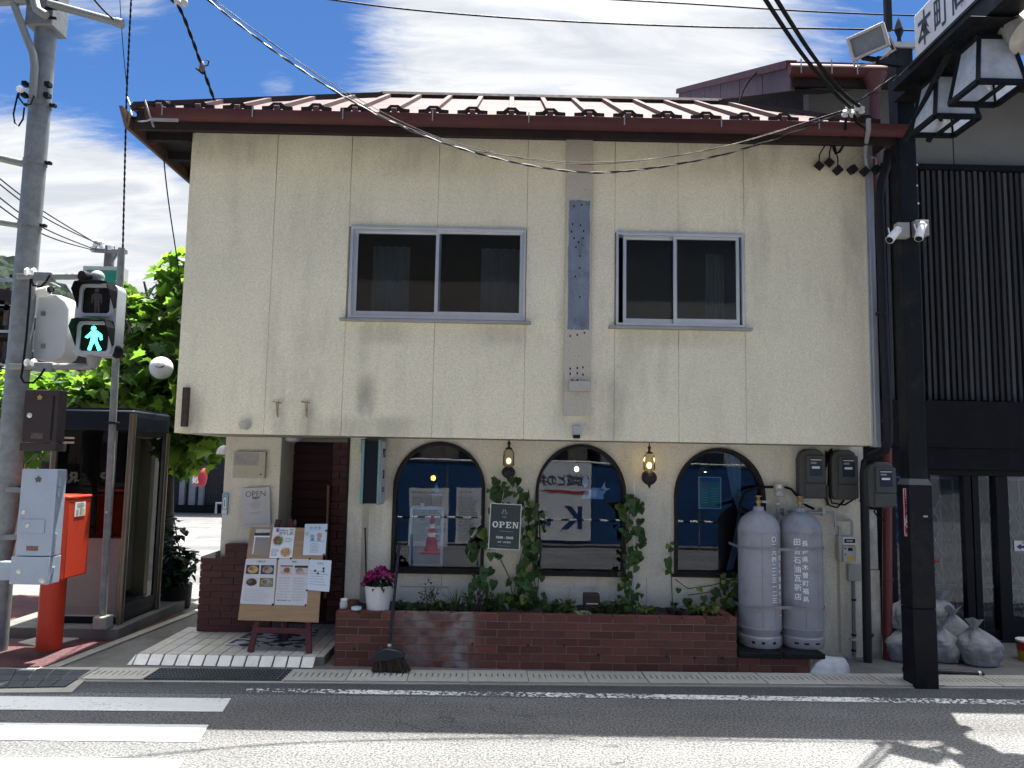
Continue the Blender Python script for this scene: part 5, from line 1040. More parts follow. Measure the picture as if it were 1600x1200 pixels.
for i in range(58):
    u = rr.uniform(-1, 1); x = u*.125; z = (1-u*u*.7)*rr.uniform(.05, .155); o = bpy.data.objects.new('flower', pm); COL.objects.link(o); o.parent = fp
    o.matrix_basis = Matrix.Translation((x, rr.uniform(-.1, .08), H_+z*.95)) @ Matrix.Rotation(rr.uniform(0, 6), 4, 'Z') @ Matrix.Rotation(rr.uniform(.2, 1.5), 4, 'X') @ Matrix.Scale(rr.uniform(.022, .036), 4)
for i in range(70):
    a_ = rr.uniform(0, 6.283); q = rr.uniform(.3, 1); o = bpy.data.objects.new('leaf', mFLL); COL.objects.link(o); o.parent = fp
    o.matrix_basis = Matrix.Translation((math.cos(a_)*.10*q, math.sin(a_)*.09*q, H_+rr.uniform(-.005, .07))) @ Matrix.Rotation(a_-1.57, 4, 'Z') @ Matrix.Rotation(rr.uniform(-.7, .5), 4, 'X') @ Matrix.Scale(rr.uniform(.06, .10), 4) @ Matrix.Diagonal((.55, 1, 1, 1))
c = P(537, 943, PY+.12); jr = thing('glass_jar', 'small glass jar at the left end of the planter', 'jar', (c.x, PY+.12, PZ)); G().lathe((c.x, PY+.12, PZ), [(.03, 0), (.033, .01), (.033, .05), (.026, .06), (.026, .068)], 14).build('body', mat('jar', (.45, .46, .45), .2, var=.1), jr, smooth=40); G().lathe((c.x, PY+.12, PZ+.0685), [(.029, 0), (.029, .012)], 14).build('lid', mWHITE, jr)
c = P(557, 951, PY+.06); ds_ = thing('small_dish', 'low white dish on the planter edge left of the flower pot', 'dish', (c.x, PY+.05, PZ)); G().lathe((c.x, PY+.05, PZ), [(.036, 0), (.044, .006), (.044, .026), (.040, .026), (.038, .01)], 20).build('body', mat('dish', (.52, .60, .60), .4), ds_, smooth=40)
a, b = P(573, 948, YG-.03), P(570.5, 826, YG-.03); rod = thing('thin_rod', 'thin black rod leaning on the wall behind the flower pot', 'rod', a); G().tube([a, b], .006, 6).ball(b, .009, .009, .009, 8, 6).build('shaft', mCABLE, rod)
# ------------------------------------------------------------------ long handled broom leaning on the planter
hb, ht = PG(607, 1018, .16), P(624, 850, 6.86); hb = P(608, 1014, 6.50)
br = thing('broom', 'black long handled broom with brown bristles leaning on the planter', 'broom', PG(610, 1050, .01))
G().tube([hb, hb+(ht-hb)*.55, ht], .0125, 10).build('handle', mat('broom_handle', (.018, .018, .02), .35), br, smooth=50)
k_ = hb+(ht-hb)*.02; G().tube([k_, k_+(ht-hb).normalized()*.02], .017, 10).build('collar', mSILVER, br)
Yb = 6.46
prof = [(581.5, 1030), (585, 1021), (596, 1014), (608, 1012), (622, 1014.5), (632, 1021), (634, 1026), (606, 1032), (584, 1034)]
pp_ = [P(x, y, Yb) for x, y in prof]; G().plate([[(p.x, p.z) for p in pp_]], Yb-.035, Yb+.035).build('head', mat('broom_head', (.022, .028, .036), .4, var=.15), br, bevel=.01)
rr = random.Random(9); g = G()
for i in range(230):
    u = rr.random(); y = rr.uniform(-.03, .03); a = P(584+u*47, 1033-u*6, Yb+y); bx = P(582+u*60+rr.uniform(-2, 2), 1050-u*1.5+rr.uniform(-2, 1), Yb+y*1.5); bx.z = max(bx.z, .014)
    g.bar(a, bx, .006, .006)
g.build('bristles', mat('bristle', (.045, .03, .02), .8, var=.5, vs=40), br)['kind'] = 'stuff'
# ------------------------------------------------------------------ green OPEN board hung in the ivy
Yo = YG-.20; q = RC(764.5, 787, 813.5, 858.5, Yo)
t, at, tx, rect, lines, disc = sheet('open_board', 'dark green OPEN board with white rim hung in the ivy', 'sign', 764.5, 787, 813.5, 858.5, Yo, mat('board_green', (.012, .035, .032), .35, var=.1), th=.012, roll=rad(2.0))
mWR = mat('board_white', (.70, .70, .67), .6)
for (u0, v0, u1, v1) in ((0, 0, 1, .016), (0, .984, 1, 1), (0, .016, .024, .984), (.976, .016, 1, .984)): rect('rim', u0, v0, u1, v1, mWR)
w_ = q[1]-q[0]; h_ = q[3]-q[2]
def slabletters():      # heavy slab-serif capitals O P E N
    def R4(g, u0, v0, u1, v1): g.append((u0, v0, u1, v1))
    cw, gap, x0, y0, y1 = .19, .024, .095, .395, .53; H = y1-y0
    for k, ch_ in enumerate('OPEN'):
        x = x0+k*(cw+gap); g = G()
        def R_(a, b, c_, d_): g.add([at(x+cw*a, y1-H*b, .0016), at(x+cw*c_, y1-H*b, .0016), at(x+cw*c_, y1-H*d_, .0016), at(x+cw*a, y1-H*d_, .0016)], [(0, 1, 2, 3)])
        def arc(cx, cy, ro, rv, ri, rvi, a0, a1, n=20):
            vs = []
            for i in range(n+1):
                an = a0+(a1-a0)*i/n; vs += [at(x+cw*(cx+ro*math.cos(an)), y1-H*(cy+rv*math.sin(an)), .0016), at(x+cw*(cx+ri*math.cos(an)), y1-H*(cy+rvi*math.sin(an)), .0016)]
            g.add(vs, [(2*i, 2*i+2, 2*i+3, 2*i+1) for i in range(n)])
        if ch_ == 'O': arc(.5, .5, .5, .52, .22, .34, 0, 6.2832, 28)
        if ch_ == 'P': R_(0, 0, .52, .13); R_(.12, .13, .38, .87); R_(0, .87, .5, 1); arc(.5, .70, .46, .30, .2, .16, -1.5708, 1.5708, 14); R_(.38, .40, .5, .54); R_(.38, .86, .5, 1)
        if ch_ == 'E': R_(0, 0, .92, .14); R_(.12, .14, .38, .86); R_(0, .86, .9, 1); R_(.38, .43, .66, .57); R_(.56, .36, .68, .64); R_(.78, .14, .92, .32); R_(.76, .68, .9, .86)
        if ch_ == 'N':
            R_(0, 0, .34, .12); R_(.09, .12, .25, .88); R_(0, .88, .3, 1); R_(.66, .88, 1, 1); R_(.75, 0, .91, .88)
            g.add([at(x+cw*.04, y1-H*1, .0017), at(x+cw*.34, y1-H*1, .0017), at(x+cw*.91, y1, .0017), at(x+cw*.68, y1, .0017)], [(0, 3, 2, 1)])
        g.build('letter', mWR, t)
slabletters()
tx('10:00 - 20:00', .5, .745, .030, mWR, bold=.0009); tx('火曜・水曜定休', .5, .845, .017, mWR, bold=.0003)
disc('emblem', .46, .2, .03, mat('emblem_green', (.045, .07, .068), .6), wob=.3); tx('CAFE', .46, .30, .016, mINKL); lines('rule', .3, .8, .60, .615, 1, mINKG, .5, 4, dash=False); lines('rule', .3, .75, .92, .93, 1, mINKG, .5, 5, dash=False)  # emblem disc in a slightly paler green than the board
tx('八', .46, .18, .05, mINKL)
a, b = at(.35, 0), P(790, 760, Yo); G().tube([a, (a+b)/2+Vector((0, 0, .02)), P(788, 757, YG-.1)], .002, 4).build('cord', mSILVER, t)
# ------------------------------------------------------------------ neighbouring dark timber house
YN = 8.0; NX0, NX1 = P(1264, 170, YN).x, 9.4
nb = thing('timber_house', 'dark timber neighbour house with vertical lattice upper floor and glazed shopfront', 'house', (NX0, YN, 0))
mNW = mat('neighbour_plaster', (.20, .205, .21), .85, var=.06, vs=2, bump=.2, dirt=.1)
mSLAT = mat('lattice_slat', (.052, .053, .055), .8, spec=.2, var=.5, vs=5, rnd=.5, stretch=(4, 4, .6), dirt=.5, dirtcol=(.09, .09, .09), ds=6)
mNBK = mat('lattice_back', (.010, .010, .012), .9); mNBEAM = mat('neighbour_beam', (.010, .0095, .012), .7, spec=.12, var=.15)
zL1, zL0 = P(1500, 266, YN-.1).z, P(1500, 628, YN-.1).z; zB0 = P(1500, 700, YN-.15).z
NZ = lambda y: zFn+(zBn-zFn)*(y-7.15)/(yBn-7.15)-.07
_va = P(1235, 100, 7.2); _vb = PX(1062, 140, _va.x); zFn, zBn, yBn = _va.z, _vb.z, _vb.y
def side(X, z0):
    return G().add([(X, YN+.15, z0), (X+.12, YN+.15, z0), (X+.12, 12.5, z0), (X, 12.5, z0), (X, YN+.15, NZ(YN+.15)), (X+.12, YN+.15, NZ(YN+.15)), (X+.12, 12.5, NZ(12.5)), (X, 12.5, NZ(12.5))], [(0, 3, 2, 1), (4, 5, 6, 7), (0, 1, 5, 4), (1, 2, 6, 5), (2, 3, 7, 6), (3, 0, 4, 7)])
G().box(NX0, NX1, YN, YN+.15, zL1, NZ(YN)).box(XR+.09, NX1, YN+.02, YN+.15, zL0, zL1-.001).build('wall', mNW, nb); side(NX0, 2).build('side_wall', mBLACKBR, nb); side(NX1-.13, 0).build('side_wall', mNW, nb)
for x in (1489.5,): a = P(x, 230, YN).x; G().box(a-.004, a+.004, YN-.003, YN-.001, zL1, zL1+.9).build('panel_joint', mNBEAM, nb)
G().box(XR+.09, NX1, YN-.03, YN+.0, zL0, zL1).build('lattice_backing', mNBK, nb)
sm_ = G().box(-.5, .5, -.5, .5, -.5, .5).mesh('slat', mSLAT)
x = P(1380, 450, YN-.1).x; i = 0
while x < NX1-.05:
    o = link('slat', sm_, nb, (x, YN-.085+random.uniform(-.004, .004), (zL0+zL1)/2+random.uniform(-.01, .01)), (.034, .05, zL1-zL0-.03), (0, random.uniform(-.0018, .0018), 0)); x += .0635+random.uniform(-.003, .003)
for y in (357, 472, 530): z = P(1500, y, YN-.05).z; G().box(XR+.1, NX1, YN-.058, YN-.032, z-.03, z+.03).build('lattice_rail', mNBEAM, nb)
G().box(XR+.08, NX1, YN-.14, YN+.02, zL1-.01, zL1+.05).build('lattice_head', mNBEAM, nb)
G().box(XR+.08, NX1, YN-.22, YN+.02, zB0, zL0-.002).build('beam', mNBEAM, nb); G().box(XR+.08, NX1, YN-.20, YN+.1, zB0-.22, zB0-.003).build('shutter_box', mat('shutter_box', (.010, .0095, .012), .7, spec=.12, var=.2), nb)
zD1 = zB0-.222
def dx(x, y=850): return P(x, y, YN).x
fr = G(); zf0 = P(1520, 1001, YN).z
fr.box(dx(1392), NX1, YN-.02, YN+.06, zD1-.06, zD1)
for (xa, xb) in ((1392, 1400), (1440, 1456), (1507, 1519), (1521, 1531), (1556, 1575), (1690, 1702)): fr.box(dx(xa), dx(xb), YN-.02-.02*(xa == 1556), YN+.06, .02, zD1-.06)
z1_, z0_ = P(1520, 985, YN).z, P(1520, 1001, YN).z
fr.box(dx(1456), dx(1507), YN-.01, YN+.05, z0_, z1_).box(dx(1531), dx(1556), YN-.01, YN+.05, z0_, z1_).box(dx(1575), NX1, YN-.01, YN+.05, .02, .24).box(dx(1392), NX1, YN-.05, YN+.12, 0, .03)
fr.build('shopfront_frame', mat('shop_frame', (.008, .009, .011), .5, spec=.15, var=.1), nb, bevel=.003)
for k, (xa, xb) in enumerate(((1400, 1440), (1456, 1507), (1531, 1556), (1575, 1690), (1702, 1790))): G().box(dx(xa), dx(xb), YN+.018, YN+.023, .24 if k == 3 else z1_, zD1-.06).build('pane', mGLASSB, nb)
g = G().box(dx(1388), NX1, 10.2, 10.25, 0, zD1).box(dx(1388), NX1, YN+.07, 10.2, zD1, zD1+.02).box(dx(1388), NX1, YN+.13, 10.2, .012, .02); g.build('shop_room', mINT, nb)
# folding gate and curtain behind the glass
fgm = mat('gate_steel', (.21, .205, .20), .5, metal=.3, var=.2); fg = thing('folding_gate', 'closed folding lattice gate of grey steel behind the shop glass', 'gate', (dx(1500), YN+.2, .02))
zg1, zg0 = P(1500, 770, YN+.15).z, P(1500, 985, YN+.15).z; bm_ = G().box(-.5, .5, -.5, .5, -.5, .5).mesh('lattice_bar', fgm)
x = dx(1402); hg = .30
while x < dx(1680):
    link('upright', bm_, fg, (x, YN+.18, (zg0+zg1)/2), (.012, .012, zg1-zg0+.3))
    for k in range(4):
        zc = zg1-.06-hg*(k+.5)
        for sgn in (1, -1): link('lattice_bar', bm_, fg, (x+.07, YN+.17+.006*sgn, zc), (.009, .005, math.hypot(.14, hg)), (0, sgn*math.atan2(.14, hg), 0))
    x += .14
G().box(dx(1400), dx(1680), YN+.165, YN+.195, zg1+.14, zg1+.165).build('top_rail', fgm, fg)
sc_ = G(); n = 90; Xa, Xb = dx(1400), dx(1690); zc0, zc1 = .1, P(1500, 918, YN+.3).z; vs = []
for i in range(n+1): u = i/n; vs += [(Xa+(Xb-Xa)*u, YN+.34+.025*math.sin(u*150+2*math.sin(u*31)), zc0), (Xa+(Xb-Xa)*u, YN+.34+.02*math.sin(u*150+2*math.sin(u*31)), zc1)]
tag(sc_.add(vs, [(2*i, 2*i+2, 2*i+3, 2*i+1) for i in range(n)]).build('shop_curtain', mat('shop_curtain', (.10, .095, .085), .9, var=.25), smooth=80), 'grey half height curtain behind the shop glass', 'curtain')
G().box(Xa, Xb, YN+.27, YN+.29, zc1+.005, zc1+.04).build('pale_bar', mat('bar_mint', (.26, .38, .35), .5), nb)  # pale mint bar running across behind all the shop panes
q = RC(1585, 846, 1618, 861, YN-.01); t, at, tx, rect, lines, disc = sheet('arrow_sign', 'white notice with a dark blue arrow pointing left on the shop glass', 'sign', 1585, 845, 1619, 861, YN+.012, mPAPER, th=.003)
g = G(); g.add([at(.08, .6), at(.30, .30), at(.30, .48), at(.9, .48), at(.9, .72), at(.30, .72), at(.30, .9)], [(0, 6, 2, 1), (0, 6, 1)]); g.f = []; g.mi = []; g.f = [[0, 6, 1], [2, 5, 4, 3]]; g.mi = [0, 0]; g.build('arrow', mat('arrow_navy', (.02, .035, .09), .6), t); tx('駐車場', .55, .2, .03, mINK)
# roof of the neighbour: front eave with gutter, left verge rising backwards
ez_ = P(1300, 112, 7.15).z; va = P(1235, 100, 7.2); vb = PX(1062, 140, va.x)
nr = G(); x0 = va.x; zF, zBk = va.z, vb.z+.0; yF, yB = 7.15, vb.y
nr.add([(x0, yF, zF), (NX1+.6, yF, zF), (NX1+.6, yB, zBk), (x0, yB, zBk), (x0, yF, zF-.05), (NX1+.6, yF, zF-.05), (NX1+.6, yB, zBk-.05), (x0, yB, zBk-.05)], [(0, 1, 2, 3), (7, 6, 5, 4), (0, 4, 5, 1), (1, 5, 6, 2), (2, 6, 7, 3), (3, 7, 4, 0)])
nrf = nr.build('roof', mROOF, nb)
for k in range(16): X = x0+.35+.42*k; G().add([(X, yF+.03, zF-.052), (X+.06, yF+.03, zF-.052), (X+.06, YN-.003, zF-.052+(zBk-zF)*(YN-yF)/(yB-yF)), (X, YN-.003, zF-.052+(zBk-zF)*(YN-yF)/(yB-yF)), (X, yF+.03, zF-.12), (X+.06, yF+.03, zF-.12), (X+.06, YN-.003, zF-.12+(zBk-zF)*(YN-yF)/(yB-yF)), (X, YN-.003, zF-.12+(zBk-zF)*(YN-yF)/(yB-yF))], [(0, 1, 2, 3), (7, 6, 5, 4), (0, 4, 5, 1), (1, 5, 6, 2), (2, 6, 7, 3), (3, 7, 4, 0)]).build('rafter', mBLACKBR, nrf)
mVER = mat('verge_mauve', (.10, .062, .068), .6, spec=.25, var=.1, vs=2, dirt=.2)
pv = lambda t_, dz, X: (X, yF+(yB-yF)*t_, zF+(zBk-zF)*t_+dz)
nvs = 6
for k in range(nvs):
    a, b = k/nvs+.002, (k+1)/nvs-.002; g = G(); h0, h1 = -.30+.05*a, -.30+.05*b
    g.add([pv(a, -.07, x0-.02), pv(b, -.07, x0-.02), pv(b, h1, x0-.02), pv(a, h0, x0-.02), pv(a, -.07, x0+.02), pv(b, -.07, x0+.02), pv(b, h1, x0+.02), pv(a, h0, x0+.02)], [(0, 3, 2, 1), (4, 5, 6, 7), (0, 1, 5, 4), (1, 2, 6, 5), (2, 3, 7, 6), (3, 0, 4, 7)]); g.build('verge_board', mVER, nrf)
g = G(); g.bar(pv(0, -.03, x0-.01), pv(1, -.03, x0-.01), .10, .075); g.build('verge_cap', mMAROON, nrf)
G().add([pv(0, -.28, x0+.03), pv(1, -.28, x0+.03), pv(1, -.28, NX0+.1), pv(0, -.28, NX0+.1)], [(0, 1, 2, 3)]).build('verge_soffit', mBLACKBR, nrf)
G().box(x0+.0, NX1+.5, yF-.015, yF+.02, zF-.26, zF-.052).build('eave_board', mFASC, nrf)
G().tube([(x0-.06, yF-.07, zF-.13), (NX1+.5, yF-.07, zF-.13)], .062, 12).build('gutter', mMAROON, nrf, smooth=50)
for x in (1252, 1300, 1340): a = P(x, 118, yF-.135); G().box(a.x-.005, a.x+.005, yF-.14, yF-.133, zF-.19, zF-.05).build('gutter_strap', mALUD, nrf)
a = P(1365, 125, 7.1); G().lathe((a.x, yF-.07, zF-.36), [(.05, 0), (.055, .06), (.11, .16), (.11, .2)], 12).tube([(a.x, yF-.07, zF-.36), (a.x, yF-.05, zF-.5), (a.x, yF-.0, zF-1.5)], .048, 12).build('downpipe', mat('downpipe_red', (.10, .035, .037), .45, var=.1), nrf, smooth=50)
a, b = P(1105, 127, 9.6), P(1197, 102, 7.3)
# ------------------------------------------------------------------ street lamp post with the shopping street sign
mPOST = mat('post_black', (.007, .008, .010), .5, spec=.15, var=.15, vs=3, dirt=.35, dirtcol=(.06, .055, .05), ds=5); mPOSTL = mat('post_brown', (.016, .015, .016), .55, spec=.15, var=.1)
yP = 6.30; pX0 = P(1430, 1068, yP).x; pX1 = pX0+.192; pc = Vector(((pX0+pX1)/2, yP+.096, 0))
lp = thing('street_lamp_post', 'black square street post carrying the shopping street sign over the road', 'lamp post', pc)
zl = P(1443, 758, yP).z; zt = P(1420, 78, yP+.05).z
G().box(pX0, pX1, yP, yP+.192, .0, .62).box(pX0, pX1, yP, yP+.192, .625, zl).build('lower_casing', mPOST, lp, bevel=.006)
G().add([(pX0, yP, zl), (pX1, yP, zl), (pX1, yP+.192, zl), (pX0, yP+.192, zl), (pX0+.02, yP+.02, zl+.05), (pX1-.02, yP+.02, zl+.05), (pX1-.02, yP+.172, zl+.05), (pX0+.02, yP+.172, zl+.05)], [(0, 1, 5, 4), (1, 2, 6, 5), (2, 3, 7, 6), (3, 0, 4, 7), (4, 5, 6, 7)]).build('casing_cap', mat('cap_grey', (.10, .10, .10), .6), lp)
G().box(pX0+.021, pX1-.021, yP+.021, yP+.171, zl+.03, zt).build('upper_shaft', mPOST, lp, bevel=.005)
G().box(pX0+.0, pX1-.0, yP+.0, yP+.192, zt, zt+.045).build('top_band', mat('band_pale', (.36, .37, .38), .5), lp)
sp = G().lathe((pc.x, pc.y, zt+.046), [(.09, 0), (.035, .03), (.02, .06), (.018, .09), (.045, .16), (.015, .25), (.003, .28)], 4); sp.build('spear_finial', mPOST, lp)
bolt = G().lathe((0, 0, 0), [(.009, 0), (.007, .006)], 8, Matrix.Rotation(math.pi/2, 3, 'X')).mesh('bolt', mSILVER)
for (x, y) in ((1433, 258), (1433, 290), (1435, 318)): a = P(x, y, yP+.02); link('bolt', bolt, lp, (a.x, yP+.02, a.z))
a = P(1446, 807, yP); G().box(a.x-.018, a.x+.018, yP-.002, yP, a.z-.006, a.z+.008).build('paint_chip', mALUD, lp)
# sign beam reaching out over the road
SX = pc.x-.06; s0 = PX(1429, 55, SX); sa, sb_, sc2 = PX(1429, 21, SX), PX(1430, 89, SX), PX(1533, 12, SX)
SZ0, SZ1 = (sb_.z+sc2.z)/2, sa.z-.02; SY0, SY1 = s0.y, 3.6
sg = thing('shopping_street_sign', 'long white sign reading 本町商店街 held out over the road from the black post', 'sign', (SX, SY0, SZ0))
G().box(SX, SX+.12, SY1, SY0, SZ0, SZ1).build('panel', mat('sign_white', (.56, .57, .57), .5, var=.05, dirt=.3, ds=2), sg, bevel=.006)
mSGN = mat('sign_ink', (.03, .035, .05), .6); hgt = SZ1-SZ0
for i, c_ in enumerate('本町商店街'): text(c_, .31, mSGN, sg, face_left(Vector((SX-.002, SY0-.15-.235*i, (SZ0+SZ1)/2))) @ Matrix.Diagonal((.66, 1, 1, 1)), bold=.004)
G().box(pc.x-.105, pc.x+.105, SY1-.2, SY0+.3, SZ0-.20, SZ0-.004).build('beam', mPOST, lp, bevel=.008)
G().box(pc.x-.115, pc.x+.115, SY1-.2, SY0+.02, SZ0-.036, SZ0-.012).build('beam_lip', mPOSTL, lp)
G().tube([(pc.x-.12, SY0+.1, SZ0-.62), (pc.x-.12, SY0-.25, SZ0-.42), (pc.x-.11, SY0-.55, SZ0-.21)], .025, 8).tube([(pc.x+.08, SY0+.1, SZ0-.62), (pc.x+.08, SY0-.25, SZ0-.42), (pc.x+.09, SY0-.55, SZ0-.21)], .025, 8).build('brace', mPOST, lp, smooth=50)
# lanterns
mLPN = mat('lantern_pane', (.66, .70, .74), .4, var=.25, vs=7, trans=.5); mWB = mat('bulb_white', (.75, .76, .74), .3)
def lantern(Y, label):
    c = Vector((pc.x+.02, Y, 4.44)); t = thing('street_lantern', label, 'lantern', c, 'lanterns hanging from the street sign beam')
    b, u, H = .172, .115, .36
    C0 = [(-b, -b), (b, -b), (b, b), (-b, b)]; C1 = [(-u, -u), (u, -u), (u, u), (-u, u)]; g = G()
    for k in range(4):
        p0, p1 = c+Vector((*C0[k], 0)), c+Vector((*C0[(k+1) % 4], 0)); q0, q1 = c+Vector((*C1[k], H)), c+Vector((*C1[(k+1) % 4], H))
        g.bar(p0, p1, .034, .034).bar(p0, q0, .026, .026).bar(q0, q1, .026, .026)
        n_ = (p1-p0).cross(q0-p0).normalized()*(-.004)
        G().add([p0+n_, p1+n_, q1+n_, q0+n_], [(0, 1, 2, 3)]).build('pane', mLPN, t)
    g.bar(c+Vector((.03, -b, 0)), c+Vector((.03, b, 0)), .03, .02)
    g.build('frame', mPOST, t)
    hat = G(); r4 = math.pi/4; vs = []
    for (w, h) in ((.27, H+.035), (.25, H+.05), (.16, H+.09), (.09, H+.15), (.06, H+.19)): vs += [tuple(c+Vector((sx_*w, sy_*w, h+(.022 if w > .2 else 0)))) for sx_, sy_ in ((-1, -1), (1, -1), (1, 1), (-1, 1))]
    hat.add(vs, [(k*4+i, k*4+(i+1) % 4, (k+1)*4+(i+1) % 4, (k+1)*4+i) for k in range(4) for i in range(4)]+[(3, 2, 1, 0), (16, 17, 18, 19)]); hat.build('hat', mPOST, t)
    fr2 = G()
    for k in range(9):
        for sgn in (-1, 1): fr2.ball(c+Vector((-.2+.05*k, sgn*.2, H+.028)), .007, n=6, m=4); fr2.ball(c+Vector((sgn*.2, -.2+.05*k, H+.028)), .007, n=6, m=4)
    fr2.build('bead_trim', mPOST, t)['kind'] = 'stuff'
    G().tube([c+Vector((0, 0, H+.18)), Vector((c.x, Y, SZ0-.19))], .022, 8).build('stem', mPOST, t)
    for k, dxx in enumerate((-.04, .04)):
        q = c+Vector((dxx, -.02, .14)); M = Matrix.Rotation(rad(22*(1 if k else -1)), 3, 'Y'); G().lathe(q, [(.004, -.13), (.026, -.06), (.03, 0), (.018, .06), (.016, .1)], 12, M).build('bulb', mWB, t, smooth=60)
    G().box(c.x-.06, c.x+.06, Y-.05, Y+.03, c.z+.22, c.z+.30).build('lamp_holder', mPOST, t)
    return t
lantern(5.80, 'black lantern with milky panes nearest the post, partly behind the other'); lantern(5.26, 'black lantern with milky panes farther out over the road')
# horn speaker at the end of the beam, floodlight and its bracket, conduit
a, b = PX(1542, 12, pc.x+.1), PX(1592, 44, pc.x+.16); ax = (b-a).normalized(); Mx = ax.to_track_quat('Z', 'Y').to_matrix()
hs = thing('horn_speaker', 'weathered beige horn speaker beyond the lanterns', 'loudspeaker', a); mHORN = mat('horn_beige', (.34, .31, .27), .7, var=.25, vs=8, dirt=.5, ds=7)
G().lathe(a, [(.04, -.05), (.05, 0), (.075, .02), (.08, .12), (.085, .121), (.10, .3), (.13, .5), (.14, .52)], 20, Mx).build('horn', mHORN, hs, smooth=35); G().tube([a+ax*.05, Vector((pc.x, a.y, SZ0-.1))], .02, 6).build('mount', mPOST, hs)
yF_ = 6.15; cF = P(1357, 66, yF_); fl = thing('floodlight', 'pale square floodlight on a bracket left of the post top', 'floodlight', cF)
MF = Matrix.Translation(cF) @ Matrix.Rotation(rad(-12), 4, 'Y') @ Matrix.Rotation(rad(-38), 4, 'Z') @ Matrix.Rotation(rad(14), 4, 'X'); mFL2 = mat('flood_body', (.46, .45, .42), .5, var=.08, dirt=.3)
g = G().plate([[(-.15, -.10), (.15, -.10), (.15, .10), (-.15, .10)], [(-.125, -.078), (.125, -.078), (.125, .078), (-.125, .078)]], -.05, .03); g.xf(MF).build('bezel', mFL2, fl, bevel=.006)
G().box(-.125, .125, -.02, .0, -.078, .078).xf(MF).build('lens', mat('flood_lens', (.17, .19, .21), .25, var=.1), fl); G().box(-.13, .13, .031, .14, -.085, .085).xf(MF).build('housing', mFL2, fl, bevel=.02)
G().tube([MF @ Vector((.155, .05, .0)), MF @ Vector((.17, .05, -.14)), MF @ Vector((0, .05, -.17)), MF @ Vector((-.155, .05, -.14)), MF @ Vector((-.155, .05, 0))], .009, 6).build('yoke', mALUD, fl)
g = G().bar(P(1348, 90, yF_+.05), P(1372, 94, yF_+.05), .05, .02).bar(P(1370, 94, yF_+.05), P(1412, 100, yP+.05), .035, .06); g.build('bracket', mPOST, lp)
sp2 = thing('mast', 'slim dark mast rising behind the floodlight', 'mast', P(1388, 46, 6.3)); G().bar(P(1388, 48, 6.3), P(1385, -40, 6.3), .055, .04).build('mast', mPOSTL, sp2); G().bar(P(1388, 60, 6.3), P(1409, 95, 6.36), .03, .03).build('arm', mPOSTL, sp2)
cdt = thing('grey_conduit', 'thin grey conduit fixed to the left of the black post', 'conduit', P(1406, 340, yP+.1)); G().tube([P(1405.5, 110, yP+.12), P(1407, 220, yP+.12), P(1408.5, 338, yP+.12), P(1406, 346, yP+.12)], .010, 8).build('tube', mat('conduit_pale', (.27, .265, .25), .5), cdt, smooth=50)
G().tube([P(1407, 341, yP+.12), P(1401, 345, yP+.1), P(1400, 352, yP+.06)], .006, 6).build('lead', mCABLE, cdt)
for y in (145, 150, 172, 245): g = G(); g.tube([P(1396, y, yP+.1), P(1399, y+7, yP+.08), P(1405, y+9, yP+.1), P(1408, y+3, yP+.12)], .006, 6).build('tie_wire', mSILVER if y < 200 else mCABLE, cdt)
# security cameras on their grey plates
def seccam(xm, ym, x0, y0, x1, y1, label, mx0, my0, mx1, my1, plate_left):
    Y = yP-.06; t = thing('security_camera', label, 'camera', P(xm, ym, Y), 'security cameras on the black post'); q = RC(mx0, my0, mx1, my1, yP-.02); G().box(q[0], q[1], yP-.05, yP+.02, q[2], q[3]).build('mount_box', mat('mount_grey', (.33, .32, .29), .5, var=.06), t, bevel=.004)
    a, b = P(x0, y0, Y), P(x1, y1, Y-.06); G().lathe(a, [(.034, -.004), (.034, .006), (.02, .02)], 14, Matrix.Rotation(math.pi/2, 3, 'X')).build('base_plate', mWHITE, t)
    G().tube([a, a+(b-a)*.3, a+(b-a)*.31, b], [.02, .026, .034, .034], 14).build('body', mWHITE, t, smooth=40); G().tube([b, b+(b-a).normalized()*.004], .028, 14).build('lens', mIRON, t)
    e = (b-a).normalized(); 
    for sgn in (-1, 1): G().tube([a+(b-a)*.5+Vector((.03*sgn, 0, 0)), a+(b-a)*.3+Vector((.055*sgn, 0, .045))], .005, 5).build('antenna', mWHITE, t)
seccam(1395, 365, 1402, 360, 1390, 375, 'white security camera pointing left from the black post', 1400, 349, 1419, 372, True); seccam(1438, 360, 1440, 352, 1435.5, 373, 'white security camera on the front of the black post', 1428, 345, 1449, 369, False)
# red notice strip
a = P(1417, 800, yP+.06); q = RC(1411.5, 763, 1422.5, 838, yP+.05); rs = thing('red_notice', 'tall narrow red notice with white characters beside the black post', 'sign', ((q[0]+q[1])/2, yP+.05, q[2]))
mRS = mat('notice_red', (.28, .016, .035), .45, var=.05); G().box(q[0], q[1], yP+.045, yP+.055, q[2], q[3]).build('plate', mRS, rs, bevel=.003)
bd = .003; G().plate([[(q[0]+bd, q[2]+bd), (q[1]-bd, q[2]+bd), (q[1]-bd, q[3]-bd), (q[0]+bd, q[3]-bd)], [(q[0]+2*bd, q[2]+2*bd), (q[1]-2*bd, q[2]+2*bd), (q[1]-2*bd, q[3]-2*bd), (q[0]+2*bd, q[3]-2*bd)]], yP+.0436, yP+.0445).build('rim_line', mWHITE, rs)
hh_ = q[3]-q[2]
for i, c_ in enumerate('防犯カメラ作動中'): text(c_, .040, mWHITE, rs, face_cam(Vector((q[0]+(q[1]-q[0])*.62, yP+.0435, q[3]-hh_*(.075+.105*i)))), bold=.0006)
